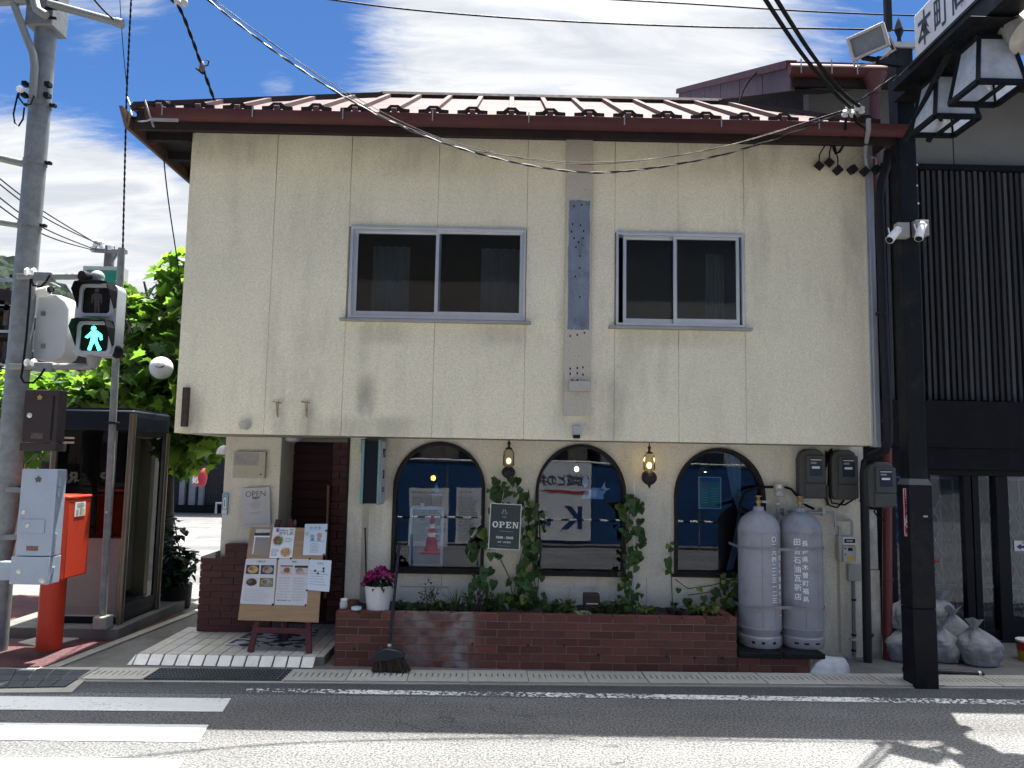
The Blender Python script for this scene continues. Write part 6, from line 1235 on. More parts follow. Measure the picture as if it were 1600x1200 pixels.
text('木\n曽\n警\n察\n署', .014, mWHITE, rs, face_cam(Vector((q[0]+(q[1]-q[0])*.2, yP+.0435, q[3]-hh_*.7)))); text('No.1', .018, mWHITE, rs, face_cam(Vector((q[0]+(q[1]-q[0])*.5, yP+.0435, q[3]-hh_*.95))))
G().bar((q[1]-.01, yP+.07, q[2]+.1), (pX0+.01, yP+.1, q[2]+.1), .01, .01).bar((q[1]-.01, yP+.07, q[3]-.1), (pX0+.01, yP+.1, q[3]-.1), .01, .01).build('clip', mIRON, rs)
# ------------------------------------------------------------------ sandbags, iron bar, bucket
mBAG = mat('sandbag', (.27, .272, .27), .6, spec=.25, var=.2, vs=9, fine=.15, fs=160, bump=1, bs=45, dirt=.3, ds=6)
from mathutils import noise as mn
def sandbag(x, ybase, w, h, Y, lean, label, z0=None, neck=True, seed=1):
    b = P(x, ybase, Y); z0 = .012 if z0 is None else z0; t = thing('sandbag', label, 'sandbag', (b.x, Y, z0), 'grey sandbags in front of the shop'); g = G(); n, m_ = 48, 34; r = w/2
    for j in range(m_+1):
        v = j/m_
        pr = (.82+.24*math.sin(min(1, v/.55)*math.pi*.5)) if v < .55 else max(.16, 1.06*math.cos((v-.55)/.45*1.40))
        if j == 0: pr = .7
        for i in range(n):
            an = 6.283*i/n; d = Vector((math.cos(an), math.sin(an)*.8, 0)); nn = mn.noise(Vector((d.x*1.6, d.y*1.6, v*2.4+seed*7)))*.24+mn.noise(Vector((d.x*3.4, d.y*3.4, v*4.4+seed*3)))*.15-abs(mn.noise(Vector((d.x*5, d.y*5, v*2.5+seed*5))))*.16-abs(mn.noise(Vector((d.x*8+v*3, d.y*8, v*9+seed*9))))*.11+.04*math.sin(an*7+seed)*max(0, v-.5)*2
            g.v.append(Vector((b.x, Y, z0))+d*r*pr*(1+nn)+Vector((lean*h*v*v, 0, h*v*(1+.05*mn.noise(d*2+Vector((0, 0, seed)))))))
    g.f = [[j*n+i, j*n+(i+1) % n, (j+1)*n+(i+1) % n, (j+1)*n+i] for j in range(m_) for i in range(n)]+[[i for i in range(n)][::-1], [m_*n+i for i in range(n)]]; g.mi = [0]*len(g.f)
    g.build('sack', mBAG, t, smooth=75)
    if neck:
        k = G(); c = Vector((b.x+lean*h, Y, z0+h)); n2 = 24
        for j in range(5):
            u = j/4
            for i in range(n2):
                an = 6.283*i/n2; rr_ = w*(.08+.11*u**1.2)*(1+.3*math.sin(an*5+seed+u)*u); k.v.append(c+Vector((rr_*math.cos(an)+lean*.25*h*u, rr_*.8*math.sin(an)-.03*u, (-.012+.075*u)*(1+.3*math.sin(an*3+seed)*u))))
        k.f = [[j*n2+i, j*n2+(i+1) % n2, (j+1)*n2+(i+1) % n2, (j+1)*n2+i] for j in range(4) for i in range(n2)]; k.mi = [0]*len(k.f); k.build('tied_neck', mBAG, t, smooth=75)
    return t
sandbag(1476, 1040, .29, .30, 7.15, -.1, 'sandbag partly behind the black post, lowest and farthest left of the row', seed=2)
sandbag(1496, 1038, .33, .40, 7.25, -.10, 'sandbag in the middle of the row with its mouth leaning left', seed=3)
sandbag(1533, 1041, .34, .33, 7.05, -.16, 'rightmost sandbag of the row with its open folded mouth', seed=4)
sandbag(1466, 1005, .30, .27, 7.35, .10, 'sandbag piled on the back of the row with a knotted mouth', z0=.27, seed=5)
sandbag(1410, 1038, .26, .28, 7.15, .05, 'lower sandbag left of the black post', seed=6, neck=False); sandbag(1409, 1000, .25, .24, 7.2, .1, 'upper sandbag left of the black post', z0=.29, seed=7)
a, b = PG(1466, 1049, .03), PG(1537, 1053, .03); ib = thing('iron_bar', 'dark iron bar lying on the ground before the sandbags', 'bar', a); G().tube([a-(b-a)*.8, b], .022, 10).build('shaft', mat('iron_bar', (.05, .042, .04), .35, metal=.6, var=.3), ib, smooth=50); G().tube([b-(b-a)*.12, b-(b-a)*.07], .0235, 10).build('collar', mSILVER, ib)
a = PG(1612, 1032, .012); bk = thing('bucket', 'red and yellow bucket with white rim at the right edge', 'bucket', a); 
for nm, h0, h1, m_ in (('lower_band', 0, .09, mat('bucket_yellow', (.42, .28, .02), .4)), ('upper_band', .0905, .17, mat('bucket_red', (.32, .025, .025), .4)), ('rim', .1705, .185, mWHITE)): G().lathe((a.x, a.y, .012), [(.1+h0*.12, h0), (.1+h1*.12, h1)], 24).build(nm, m_, bk, smooth=40)
a, b = P(1398, 1015, 7.3), P(1403, 1038, 7.3); G().box(a.x-.02, a.x+.03, 7.28, 7.32, .012, .42).build('green_plank', mat('plank_green', (.03, .09, .03), .6))
o = S.objects['green_plank']; tag(o, 'narrow green plank between the red drainpipe and the sandbags', 'plank')
# ------------------------------------------------------------------ service entry of the house: insulators, drop leads
se = thing('service_entry', 'cluster of white insulators with leads at the right end of the eave', 'insulator', P(1325, 172, 6.2))
for (x, y) in ((1325, 172), (1333, 175), (1339, 168), (1346, 172), (1319, 178)):
    a = P(x, y, 6.2); G().lathe((a.x, 6.2, a.z-.03), [(.012, 0), (.026, .008), (.026, .022), (.016, .03), (.026, .038), (.026, .052), (.012, .06)], 12, Matrix.Rotation(rad(random.uniform(-40, 40)), 3, 'X')).build('insulator', mat('insul', (.52, .53, .53), .3, var=.1), se, smooth=45)
G().tube([P(1322, 176, 6.2), P(1321, 200, 6.22), P(1319, 225, 6.5), P(1312, 237, 6.68), P(1306, 240, 6.7), P(1303, 233, 6.7), P(1300, 220, 6.68)], .012, 7).tube([P(1334, 178, 6.2), P(1338, 190, 6.2), P(1353, 202, 6.25), P(1364, 214, 6.3)], .012, 7).build('lead', mCABLE, se, smooth=50)
G().tube([P(1357, 186, 6.2), P(1357, 203, 6.2), P(1353, 225, 6.4), P(1352, 245, 6.66), P(1356, 268, 6.7)], .020, 9).build('grey_duct', mat('duct_grey', (.28, .29, .31), .45, metal=.2), se, smooth=50)
cube = G().box(-.032, .032, -.032, .032, -.032, .032).mesh('connector', mIRON)
for (x, y, hang) in ((1280, 259, (1291, 224)), (1296, 254, (1300, 224)), (1309, 266, (1303, 222)), (1332, 265, (1352, 235)), (1351, 268, (1346, 250)), (1369, 265, (1361, 245))):
    a = P(x, y, YU-.05); b = P(hang[0], hang[1], YU-.06); o = link('connector', cube, se, a, rot=(.3, rad(45), random.uniform(-.3, .3))); G().tube([a+Vector((0, 0, .02)), a+Vector((0, -.01, .10)), b], .006, 6).build('drop_wire', mCABLE if x < 1320 else mSILVER, se, smooth=60)
# ------------------------------------------------------------------ steel pole at the corner and all it carries
pA = P(34.5, 500, 6.95); PXC, PYC = pA.x, 6.95; R_ = .095
pole = thing('steel_pole', 'tall galvanised steel pole at the left corner with bands and arms', 'pole', (PXC, PYC, 0))
G().tube([(PXC, PYC, 0), (PXC, PYC, 3), (PXC, PYC, 7.2)], [.098, .096, .09], 32).build('shaft', mGALV, pole, smooth=50)
def zat(y, x=40): return P(x, y, PYC).z
for y in (164, 254, 352, 432, 567, 636, 660, 762, 838):
    z = zat(y); w = .022; G().lathe((PXC, PYC, z-w), [(R_+.006, 0), (R_+.006, 2*w)], 28).build('band', mGALV, pole, smooth=40)
    G().box(PXC+R_, PXC+R_+.055, PYC-.02, PYC+.02, z-.012, z+.012).tube([(PXC+R_+.03, PYC-.04, z), (PXC+R_+.03, PYC+.04, z)], .009, 6).box(PXC-R_-.045, PXC-R_, PYC-.015, PYC+.015, z-.012, z+.012).build('clamp_bolt', mIRON, pole)
for y in (137, 154): z = zat(y); G().box(PXC-R_-.03, PXC-R_+.01, PYC-.1, PYC-.04, z-.02, z+.02).box(PXC+R_-.01, PXC+R_+.035, PYC-.1, PYC-.04, z-.02, z+.02).build('step_bolt', mIRON, pole)
mARM = mat('arm_grey', (.22, .225, .21), .55, metal=.2, var=.1, dirt=.2)
z0, z1 = zat(50, 66), zat(2, 75); G().box(PXC-.125, PXC+.125, PYC-.13, PYC+.13, z0, z1+.1).build('clamp_block', mGALV, pole, bevel=.012)
for zz in (.2, .5, .8): G().tube([(PXC+.07, PYC-.15, z0+(z1-z0)*zz), (PXC+.17, PYC-.13, z0+(z1-z0)*zz)], .014, 8).build('clamp_bolt', mIRON, pole)
def arm(a, b, r, nm='arm', capr=None):
    g = G().tube([a, b], r, 14); e = (Vector(b)-Vector(a)).normalized()
    if capr: g.tube([Vector(b)-e*.05, Vector(b)+e*.01], capr, 14)
    return g.build(nm, mARM, pole, smooth=50)
arm((PXC+.1, PYC-.15, zat(20, 90)), P(190, 37, PYC-.15), .036, capr=.044); arm((PXC-.1, PYC-.15, zat(16, 60)), P(-60, 6, PYC-.15), .036)
arm((PXC-.09, PYC, zat(256)), P(-40, 238, PYC), .035); arm((PXC-.09, PYC, zat(352)), P(-40, 341, PYC), .03)
G().tube([P(14, -30, 6.8), P(24, 12, 6.8), P(40, 55, 6.8), P(52, 85, 6.8), P(54, 105, 6.8), P(51, 150, 6.8)], .034, 12).build('curved_duct', mARM, pole, smooth=50); G().tube([P(46, -30, 6.75), P(58, 15, 6.75), P(72, 24, 6.75)], .04, 10).build('brace', mARM, pole, smooth=50)
a = P(31, 139, 6.75); G().lathe(a, [(.028, -.02), (.03, .01), (.018, .02)], 14, Matrix.Rotation(math.pi/2, 3, 'X')).tube([a, P(48, 143, 6.85)], .012, 8).build('cable_eye', mWHITE, pole, smooth=40)
G().tube([P(30, 145, 6.74), P(29, 152, 6.74), P(38, 164, 6.74), P(48, 163, 6.74), P(53, 150, 6.76)], .008, 6).tube([P(28, 146, 6.74), P(21, 178, 6.74), P(23, 192, 6.74), P(29, 197, 6.74), P(36, 186, 6.74), P(38, 168, 6.74)], .008, 6).build('cable_loop', mCABLE, pole, smooth=60)
# signal arms
YS = 6.78
for (y, xe) in ((430, 130), (572, 140)):
    z = P(50, y, YS).z; arm((PXC, PYC-.11, z), (P(xe, y, YS).x, YS+.05, P(xe, y, YS).z), .03); a = P(48, y-5, PYC-.13)
    for dx_ in (-.03, .03): G().lathe((a.x+dx_, a.y, a.z), [(.034, -.012), (.038, 0), (.034, .012)], 14, Matrix.Rotation(math.pi/2, 3, 'Y')).build('insulator', mWHITE, pole, smooth=40)
    G().box(a.x+.03, a.x+.20, PYC-.15, PYC-.07, z-.04, z+.04).build('arm_socket', mGALV, pole, bevel=.008)
yc = PYC-.15
G().tube([P(48, 436, yc), P(46, 470, yc), P(41, 530, yc), P(35, 578, yc), P(33, 590, yc), P(38, 598, yc), P(52, 598, yc), P(62, 588, yc), P(70, 576, yc)], .010, 7).tube([P(49, 436, yc), P(52, 446, yc), P(64, 448, yc), P(72, 440, yc), P(78, 430, yc)], .009, 7).build('cable_loop', mCABLE, pole, smooth=60)
sg = thing('pedestrian_signal', 'pedestrian signal with its green walking figure lit, on the steel pole', 'traffic signal', P(148, 560, YS))
mSIG = mat('signal_body', (.36, .385, .40), .45, var=.06, dirt=.15); mHOOD = mat('signal_hood', (.008, .009, .010), .6, spec=.12); mLENS = mat('signal_lens', (.008, .008, .009), .3, spec=.15)
def rrect(X0, X1, Z0, Z1, r, n=6):
    out = []
    for cx, cz, a0 in ((X1-r, Z0+r, -90), (X1-r, Z1-r, 0), (X0+r, Z1-r, 90), (X0+r, Z0+r, 180)):
        for k in range(n+1): an = rad(a0+90*k/n); out.append((cx+r*math.cos(an), cz+r*math.sin(an)))
    return out
q = RC(116, 443, 181, 556, YS); G().plate([rrect(q[0], q[1], q[2], q[3], .06)], YS, YS+.16).build('body', mSIG, sg, bevel=.015, smooth=40)
def lens(x0, y0, x1, y1):
    b = RC(x0, y0, x1, y1, YS-.03); e = .028
    G().plate([rrect(b[0]-e, b[1]+e, b[2]-e, b[3]+e, .045), rrect(b[0], b[1], b[2], b[3], .03)], YS-.035, YS-.001).build('lens_rim', mSIG, sg, smooth=40); G().box(b[0]-.005, b[1]+.005, YS-.012, YS-.002, b[2]-.005, b[3]+.005).build('lens', mLENS, sg)
    g = G(); n = 14; pts = [(b[0]-e-.012, b[2]+(b[3]-b[2])*.25)]+[(x_, z_) for x_, z_ in rrect(b[0]-e-.012, b[1]+e+.012, b[2]-e, b[3]+e+.015, .05)[7:21]][::-1]+[(b[1]+e+.012, b[2]+(b[3]-b[2])*.25)]
    pts = [pts[0]]+[(b[0]-e-.012, b[3]-.03), (b[0]-e+.01, b[3]+e+.008), (b[0]+.03, b[3]+e+.018), (b[1]-.03, b[3]+e+.018), (b[1]+e-.01, b[3]+e+.008), (b[1]+e+.012, b[3]-.03)]+[pts[-1]]
    vs = []
    for k, (u, v) in enumerate(pts): dpt = .03 if k in (0, 7) else .15; vs += [(u, YS-.002, v), (u, YS-dpt, v-.008), (u*1+(.006 if u < (b[0]+b[1])/2 else -.006), YS-.002, v-.006), (u+(.006 if u < (b[0]+b[1])/2 else -.006), YS-dpt, v-.014)]
    fs = []
    for k in range(len(pts)-1): o = 4*k; fs += [(o, o+1, o+5, o+4), (o+2, o+6, o+7, o+3), (o+1, o+3, o+7, o+5)]
    g.add(vs, fs).build('hood', mHOOD, sg)
    return b
lens(128.5, 449, 172.5, 489.5); lens(124.5, 507, 169.5, 548.5)
def pict(poly, head, hr, m, nm):
    cv = lambda p: P(p[0]/4, 300+p[1]/4, YS-.014); g = G(); pp_ = [cv(p) for p in poly]; g.plate([[(p.x, p.z) for p in pp_]], YS-.0145, YS-.0125); c = cv(head); g.plate([[(c.x+hr*math.cos(6.283*k/14), c.z+hr*math.sin(6.283*k/14)) for k in range(14)]], YS-.0145, YS-.0125); g.build(nm, m, sg)
pict([(572, 868), (604, 866), (622, 878), (638, 893), (640, 922), (627, 926), (620, 905), (612, 902), (606, 925), (618, 955), (634, 985), (612, 993), (598, 955), (589, 938), (576, 962), (566, 991), (546, 985), (560, 950), (569, 915), (567, 898), (548, 914), (530, 907), (556, 884)], (585, 853), .022, emit('green_lit', (.05, 1.0, .62), 1.15), 'walking_figure')
pict([(590, 632), (622, 632), (640, 645), (640, 695), (630, 695), (628, 665), (624, 665), (622, 755), (610, 755), (607, 700), (602, 755), (590, 755), (588, 665), (584, 665), (580, 695), (570, 695), (572, 645)], (606, 614), .020, mat('red_unlit', (.055, .05, .055), .4), 'standing_figure')
a, b = P(141, 432, YS-.02), P(128, 432, YS-.10); G().tube([b, b+(a-b)*.5, a, a+(a-b)*.3], [.052, .045, .03, .03], 16).build('buzzer_horn', mHOOD, sg, smooth=50); a = P(152, 433, YS+.02); G().ball(a, .062, .06, .06, 16, 10).build('buzzer', mat('buzzer_grey', (.25, .27, .28), .5), sg, smooth=80)
a = P(146, 566, YS+.05); G().lathe((a.x, a.y, a.z-.05), [(.03, 0), (.05, .03), (.06, .1)], 14).build('lower_bracket', mARM, sg, smooth=50); a = P(183, 550, YS+.06); G().ball(a, .05, .05, .06, 12, 8).build('joint', mHOOD, sg, smooth=60)
# white signal cabinet behind, seen from its back
YB2 = 7.15; wb = thing('signal_controller', 'white rounded signal housing seen from its side behind the pole', 'signal housing', P(90, 566, YB2)); mWS = mat('housing_white', (.50, .52, .54), .4, var=.05, dirt=.2)
q = RC(64, 462, 114, 565, YB2); G().plate([[(q[0], q[2]+.03), (q[0]+.03, q[2]), (q[1]-.08, q[2]), (q[1]-.03, q[2]+.03), (q[1], q[2]+.10), (q[1], q[3]-.14), (q[1]-.03, q[3]-.07), (q[1]-.09, q[3]-.015), (q[0]+.06, q[3]), (q[0], q[3]-.02)]], YB2-.1, YB2+.15).build('housing', mWS, wb, bevel=.03, seg=3, smooth=40)
q = RC(47, 464, 63.5, 494, YB2); G().box(q[0], q[1]-.004, YB2-.04, YB2+.1, q[2], q[3]).build('bracket', mWS, wb); q = RC(44, 517, 62.5, 548, YB2); G().box(q[0], q[1]-.004, YB2-.04, YB2+.1, q[2], q[3]).build('bracket', mWS, wb)
for y in (490, 541): a = P(68, y, YB2-.11); G().box(a.x-.02, a.x+.012, YB2-.12, YB2-.1, a.z-.02, a.z+.02).build('latch', mGALV, wb)
a = P(70, 457, 7.0); sc_ = thing('bullet_camera', 'small white bullet camera under the upper signal arm', 'camera', a); G().tube([a+Vector((-.08, 0, -.01)), a+Vector((.05, -.02, .02))], .04, 14).build('body', mWHITE, sc_, smooth=40); G().tube([a+Vector((.05, -.02, .02)), a+Vector((.08, -.025, .027))], .03, 12).build('lens_hood', mIRON, sc_); G().tube([a+Vector((0, 0, .03)), P(92, 448, 7.0), P(70, 438, 6.9)], .014, 8).build('bracket', mGALV, sc_)
# brown and grey boxes
def star(c, r, m, par, Y):
    g = G(); o = [(c.x+(r if k % 2 == 0 else r*.62)*math.sin(k*math.pi/5), c.z+(r if k % 2 == 0 else r*.62)*math.cos(k*math.pi/5)) for k in range(10)]; g.plate([o], Y-.006, Y); g.lathe((c.x, Y-.006, c.z), [(r*.3, 0), (r*.2, .004)], 10, Matrix.Rotation(math.pi/2, 3, 'X')); return g.build('emblem', m, par)
def lock(x, y, Y, par, r=.022): a = P(x, y, Y); G().lathe((a.x, Y, a.z), [(r, 0), (r, .006), (r*.6, .012)], 12, Matrix.Rotation(math.pi/2, 3, 'X')).build('lock', mSILVER, par, smooth=40)
mGOLD = mat('gold', (.42, .27, .10), .4, metal=.5); mBRB = mat('brown_box', (.038, .028, .028), .6, spec=.2, var=.12, vs=4, dirt=.2); YX = 6.62
q = RC(36, 609, 90, 691, YX); bb = thing('brown_box', 'dark brown metal box with a gold emblem fixed to the steel pole', 'box', ((q[0]+q[1])/2, YX, q[2]))
G().box(q[0], q[1], YX, YX+.13, q[2], q[3]).build('door', mBRB, bb, bevel=.006); G().box(q[0]-.01, q[1]+.0, YX+.0, YX+.17, q[2]-.075, q[2]-.008).build('base_tray', mBRB, bb, bevel=.004); G().box(q[0]-.06, q[0]-.002, YX+.1, YX+.25, q[2]+.0, q[2]+.3).build('pole_bracket', mGALV, bb)
star(P(62.5, 621, YX), .026, mGOLD, bb, YX); lock(46.5, 649, YX, bb); a = RC(49, 676.5, 67, 685.5, YX); G().box(a[0], a[1], YX-.003, YX, a[2], a[3]).build('name_plate', mat('name_plate', (.10, .08, .07), .4, metal=.5, var=.6, vs=60), bb); G().box(q[1]-.05, q[1]-.035, YX-.004, YX-.0005, q[2]+.02, q[3]-.05).build('hinge_slot', mIRON, bb)
mGRB = mat('cabinet_grey', (.30, .345, .41), .45, var=.07, vs=2.5, dirt=.12); YC = 6.55
q = RC(29, 733, 85, 869, YC); gc = thing('control_cabinet', 'light grey control cabinet with two doors on the steel pole', 'cabinet', ((q[0]+q[1])/2, YC, 0))
G().box(q[0], q[1], YC, YC+.14, q[2], q[3]).build('upper_door', mGRB, gc, bevel=.005); q2 = RC(20, 871, 78, 913, YC); G().box(q[0]-.02, q[1]-.0, YC-.02, YC+.15, q2[2], q[2]-.006).build('lower_door', mGRB, gc, bevel=.005)
star(P(60, 749, YC), .03, mat('emblem_brown', (.10, .085, .07), .5, metal=.3), gc, YC); a = RC(34, 811, 70.5, 832.5, YC); G().box(a[0], a[1], YC-.008, YC, a[2], a[3]).build('hatch', mGRB, gc, bevel=.003)
lock(37, 800.5, YC, gc, .018); lock(43.5, 821.5, YC-.008, gc, .018); lock(29.5, 893, YC-.02, gc, .02); lock(66, 907, YC-.02, gc, .026); a = RC(41.5, 853, 59.5, 860.5, YC); G().box(a[0], a[1], YC-.003, YC, a[2], a[3]).build('name_plate', mat('name_plate2', (.15, .10, .085), .4, metal=.4, var=.6, vs=60), gc)
for y in (752, 768, 838, 853, 890): a = P(90, y, YC+.1); G().box(q[1]+.0005, q[1]+.014, YC+.03, YC+.05, a.z-.04, a.z+.03).build('hinge', mGRB, gc)
for y in (765, 838): G().box(PXC+.05, q[0]+.02, PYC-.12, PYC-.06, zat(y)-.02, zat(y)+.02).build('pole_clamp', mGALV, gc)
G().box(PXC+.09, q[0]+.05, YC+.05, YC+.14, P(30, 897, YC).z-.06, P(30, 880, YC).z).build('cable_duct', mGRB, gc)
# red post box
mRED = mat('postbox_red', (.50, .04, .014), .45, spec=.25, var=.14, vs=3, dirt=.35, dirtcol=(.12, .03, .02), ds=3); YM = 6.85; xc = P(104, 840, YM).x
z1, z0 = P(107, 775, YM).z, P(102, 906, YM).z; mbx = thing('post_box', 'red post box on a thick red post behind the grey cabinet', 'post box', (xc-.18, YM+.2, .02))
G().box(xc-.37, xc, YM, YM+.37, z0, z1-.03).build('body', mRED, mbx, bevel=.012, seg=3); G().box(xc-.375, xc+.005, YM-.005, YM+.375, z1-.03, z1).build('cap', mRED, mbx, bevel=.014, seg=3)
a = PG(73, 1001, .03); G().tube([(xc-.185, YM+.18, .02), (xc-.185, YM+.18, z0+.005)], .104, 28).build('post', mRED, mbx, smooth=50)
fb = [PG(28, 1004, .03), PG(72, 1012, .03), PG(124, 998, .03), PG(86, 988, .03)]; slab('footing', fb, .0, .034, mCONC, None); o = S.objects['footing']; o.parent = mbx; o.location = -wloc(mbx); del o['kind']
# sticker on its right side: a plane facing +X
s0, s1 = PX(118, 787, xc+.003), PX(133, 802, xc+.003); G().box(xc+.0005, xc+.003, s0.y, s1.y, s1.z-.02, s0.z+.01).build('sticker', mWHITE, mbx)
dy = s1.y-s0.y; zt, zb = s0.z+.01, s1.z-.02; dz_ = zt-zb
for nm, a0, a1, v0, v1, m_ in (('sticker_line', .15, .8, .08, .14, mINKG), ('sticker_line', .15, .9, .22, .27, mat('st_green', (.1, .3, .2), .6)), ('sticker_line', .2, .8, .32, .37, mINKG), ('sticker_picture', .45, .92, .45, .92, mat('st_tan', (.50, .42, .25), .6, var=.4, vs=60)), ('sticker_figure', .12, .36, .5, .92, mINKG)): G().box(xc+.0031, xc+.0037, s0.y+dy*a0, s0.y+dy*a1, zt-dz_*v1, zt-dz_*v0).build(nm, m_, mbx)
# ------------------------------------------------------------------ phone booth
YBo = 7.62; bx0, bx1 = P(78, 800, YBo).x, P(198, 800, YBo).x; by1 = YBo+.78; zb0 = .20; zbt = P(190, 641, YBo).z; zg1 = P(190, 673, YBo).z; zpan = P(150, 841, YBo).z
slabp = [PG(30, 1000, .02), PG(190, 1002, .02), PG(252, 973, .02), PG(300, 930, .02), PG(60, 930, .02)]
bs2 = thing('booth_plinth', 'raised concrete plinth edge under the phone booth', 'plinth', PG(190, 1000, .02)); o = slab('plinth', [Vector((bx0-.35, YBo-.22, 0)), Vector((bx1+.10, YBo-.22, 0)), Vector((bx1+.10, by1+.5, 0)), Vector((bx0-.35, by1+.5, 0))], .0, .115, mCONCD, None); del o['kind']; o.parent = bs2; o.location = -wloc(bs2)
pb = thing('phone_booth', 'dark glazed phone booth with bronze corner posts and black roof band', 'phone booth', ((bx0+bx1)/2, (YBo+by1)/2, .115))
mBNZ = mat('bronze', (.14, .115, .085), .35, metal=.7, var=.1); mNVY = mat('booth_black', (.007, .010, .017), .5, spec=.15, var=.1); mBP = mat('booth_panel', (.19, .165, .155), .6, var=.08)
G().box(bx0-.02, bx1+.02, YBo-.02, by1+.02, zg1, zbt).build('roof_band', mNVY, pb, bevel=.02); G().box(bx0, bx1, YBo, by1, zbt, zbt+.02).build('roof', mNVY, pb); G().box(bx0, bx1, YBo+.02, by1-.02, .117, zb0).build('base', mNVY, pb)
for k in range(4): G().box(bx1+.0205, bx1+.024, YBo+.06, by1-.06, zg1+.04+.03*k, zg1+.045+.03*k).build('roof_louvre', mIRON, pb)
for (x, y) in ((bx0, YBo), (bx1, YBo), (bx0, by1), (bx1, by1)): G().tube([(x, y, .117), (x, y, zbt-.03 if y == YBo else zg1)], .034, 16).build('corner_post', mBNZ, pb, smooth=50)
G().box(bx0+.034, bx1-.034, YBo-.01, YBo+.02, zb0, zpan).build('front_panel', mBP, pb); G().box(bx0+.034, bx1-.034, YBo-.013, YBo+.023, zb0+.06, zb0+.09).build('panel_strip', mBP, pb); G().box(bx0+.03, bx1-.03, YBo-.02, YBo+.025, zb0-.012, zb0).build('threshold', mALUD, pb)
mBG = glass('booth_glass', (.34, .33, .32), 1.33)
G().box(bx0+.034, bx1-.034, YBo, YBo+.006, zpan, zg1).build('pane', mBG, pb); G().box(bx1-.005, bx1+.001, YBo+.034, by1-.034, zb0, zg1).build('pane', mBG, pb); G().box(bx0, bx0+.006, YBo+.034, by1-.034, zb0, zg1).build('pane', mBG, pb); G().box(bx0+.034, bx1-.034, by1-.006, by1, zb0, zg1).build('pane', mBG, pb)
a = P(172, 800, YBo).x; G().box(a-.025, a+.025, YBo-.006, YBo+.012, zpan, zg1).build('mullion', mat('mullion', (.12, .11, .10), .5), pb); G().box(bx1-.015, bx1+.012, YBo+.034, by1-.034, zg1-.05, zg1).box(bx1-.015, bx1+.012, YBo+.034, by1-.034, zb0, zb0+.08).box(bx1-.012, bx1+.012, by1-.12, by1-.034, zb0+.08, zg1-.05).build('door_rail', mIRON, pb)
q = RC(97, 678, 116, 693, YBo-.005)
for k in range(2): G().box(q[0], q[1], YBo-.004, YBo-.001, q[2]+.045*k, q[2]+.02+.045*k).build('notice_strip', mat('notice_tan', (.34, .30, .25), .6), pb)
ph = thing('pay_phone', 'grey pay phone with handset inside the phone booth', 'phone', (bx1-.25, by1-.25, 1.0)); G().box(bx1-.36, bx1-.1, by1-.32, by1-.05, .95, 1.4).build('body', mat('phone_grey', (.33, .35, .33), .4), ph, bevel=.02); G().box(bx0+.05, bx1-.05, by1-.4, by1-.04, .90, .94).build('shelf', mIRON, ph); G().tube([(bx1-.4, by1-.3, 1.05), (bx1-.4, by1-.28, 1.34)], .03, 10).ball((bx1-.4, by1-.32, 1.05), .045).ball((bx1-.4, by1-.3, 1.34), .045).build('handset', mIRON, ph, smooth=50); G().tube([(bx1-.4, by1-.3, 1.02), (bx1-.36, by1-.32, .62), (bx1-.3, by1-.3, .55), (bx1-.25, by1-.28, .7), (bx1-.25, by1-.25, .96)], .007, 6).build('cord', mCABLE, ph, smooth=60)
G().box(bx0+.1, bx0+.3, by1-.2, by1-.1, .5, 1.3).build('side_cabinet', mat('phone_green', (.10, .16, .07), .5), ph)
# slim sign pole in front of it
YT = 7.42; a, b = P(190, 388, YT), P(160, 975, YT); sp = thing('sign_pole', 'slim grey steel pole standing before the phone booth', 'pole', (a.x, YT, .115)); xm = (a.x+b.x)/2
G().tube([(b.x, YT, .14), (a.x, YT, a.z)], .033, 16).build('shaft', mGALV, sp, smooth=50); G().box(b.x-.06, b.x+.07, YT-.07, YT+.07, .116, .235).build('foot_block', mCONC, sp, bevel=.012)
for y in (668, 545, 480, 455): q = b+(a-b)*((975-y)/(975-388)); G().box(q.x-.05, q.x+.05, YT-.045, YT+.045, q.z-.012, q.z+.012).build('clamp', mIRON if y > 600 else mGALV, sp, bevel=.004)
q = b+(a-b)*((975-806)/587); G().lathe((q.x, YT-.033, q.z), [(.012, 0), (.008, .01)], 8, Matrix.Rotation(math.pi/2, 3, 'X')).build('bolt', mSILVER, sp)
g = G(); rr = random.Random(4)
for k in range(9): o0 = P(186+rr.uniform(-3, 8), 470+rr.uniform(0, 40), YT+.02); g.tube([o0, o0+Vector((rr.uniform(-.06, .1), rr.uniform(-.03, .03), rr.uniform(-.12, .02))), o0+Vector((rr.uniform(.0, .12), 0, rr.uniform(-.3, -.05)))], .006, 5)
g.build('wire_tangle', mCABLE, sp, smooth=60)['kind'] = 'stuff'
# globe lamp
YL = 8.7; c = P(252, 575, YL); gl = thing('globe_lamp', 'white globe street lamp among the tree leaves', 'lamp', c); G().ball(c, .128, .128, .128, 24, 16).build('globe', mat('globe_white', (.60, .61, .61), .35, var=.04), gl, smooth=80); g = G()
for k in range(8): an = rad(200+k*20); p = c+Vector((.035+.045*math.cos(an), -.125, .012+.018*math.sin(an))); g.box(p.x-.003, p.x+.003, p.y-.004, p.y+.01, p.z-.006, p.z+.006)
g.tube([c+Vector((.035+.05*math.cos(6.283*k/20), -.119-.004*math.sin(6.283*k/20)**2, .016+.028*math.sin(6.283*k/20))) for k in range(21)], .002, 4); g.build('vent_ring', mIRON, gl)['kind'] = 'stuff'
G().tube([c+Vector((-.02, .1, -.1)), c+Vector((-.05, .25, -.2)), c+Vector((-.08, .5, -.2))], .02, 8).build('bracket', mIRON, gl)
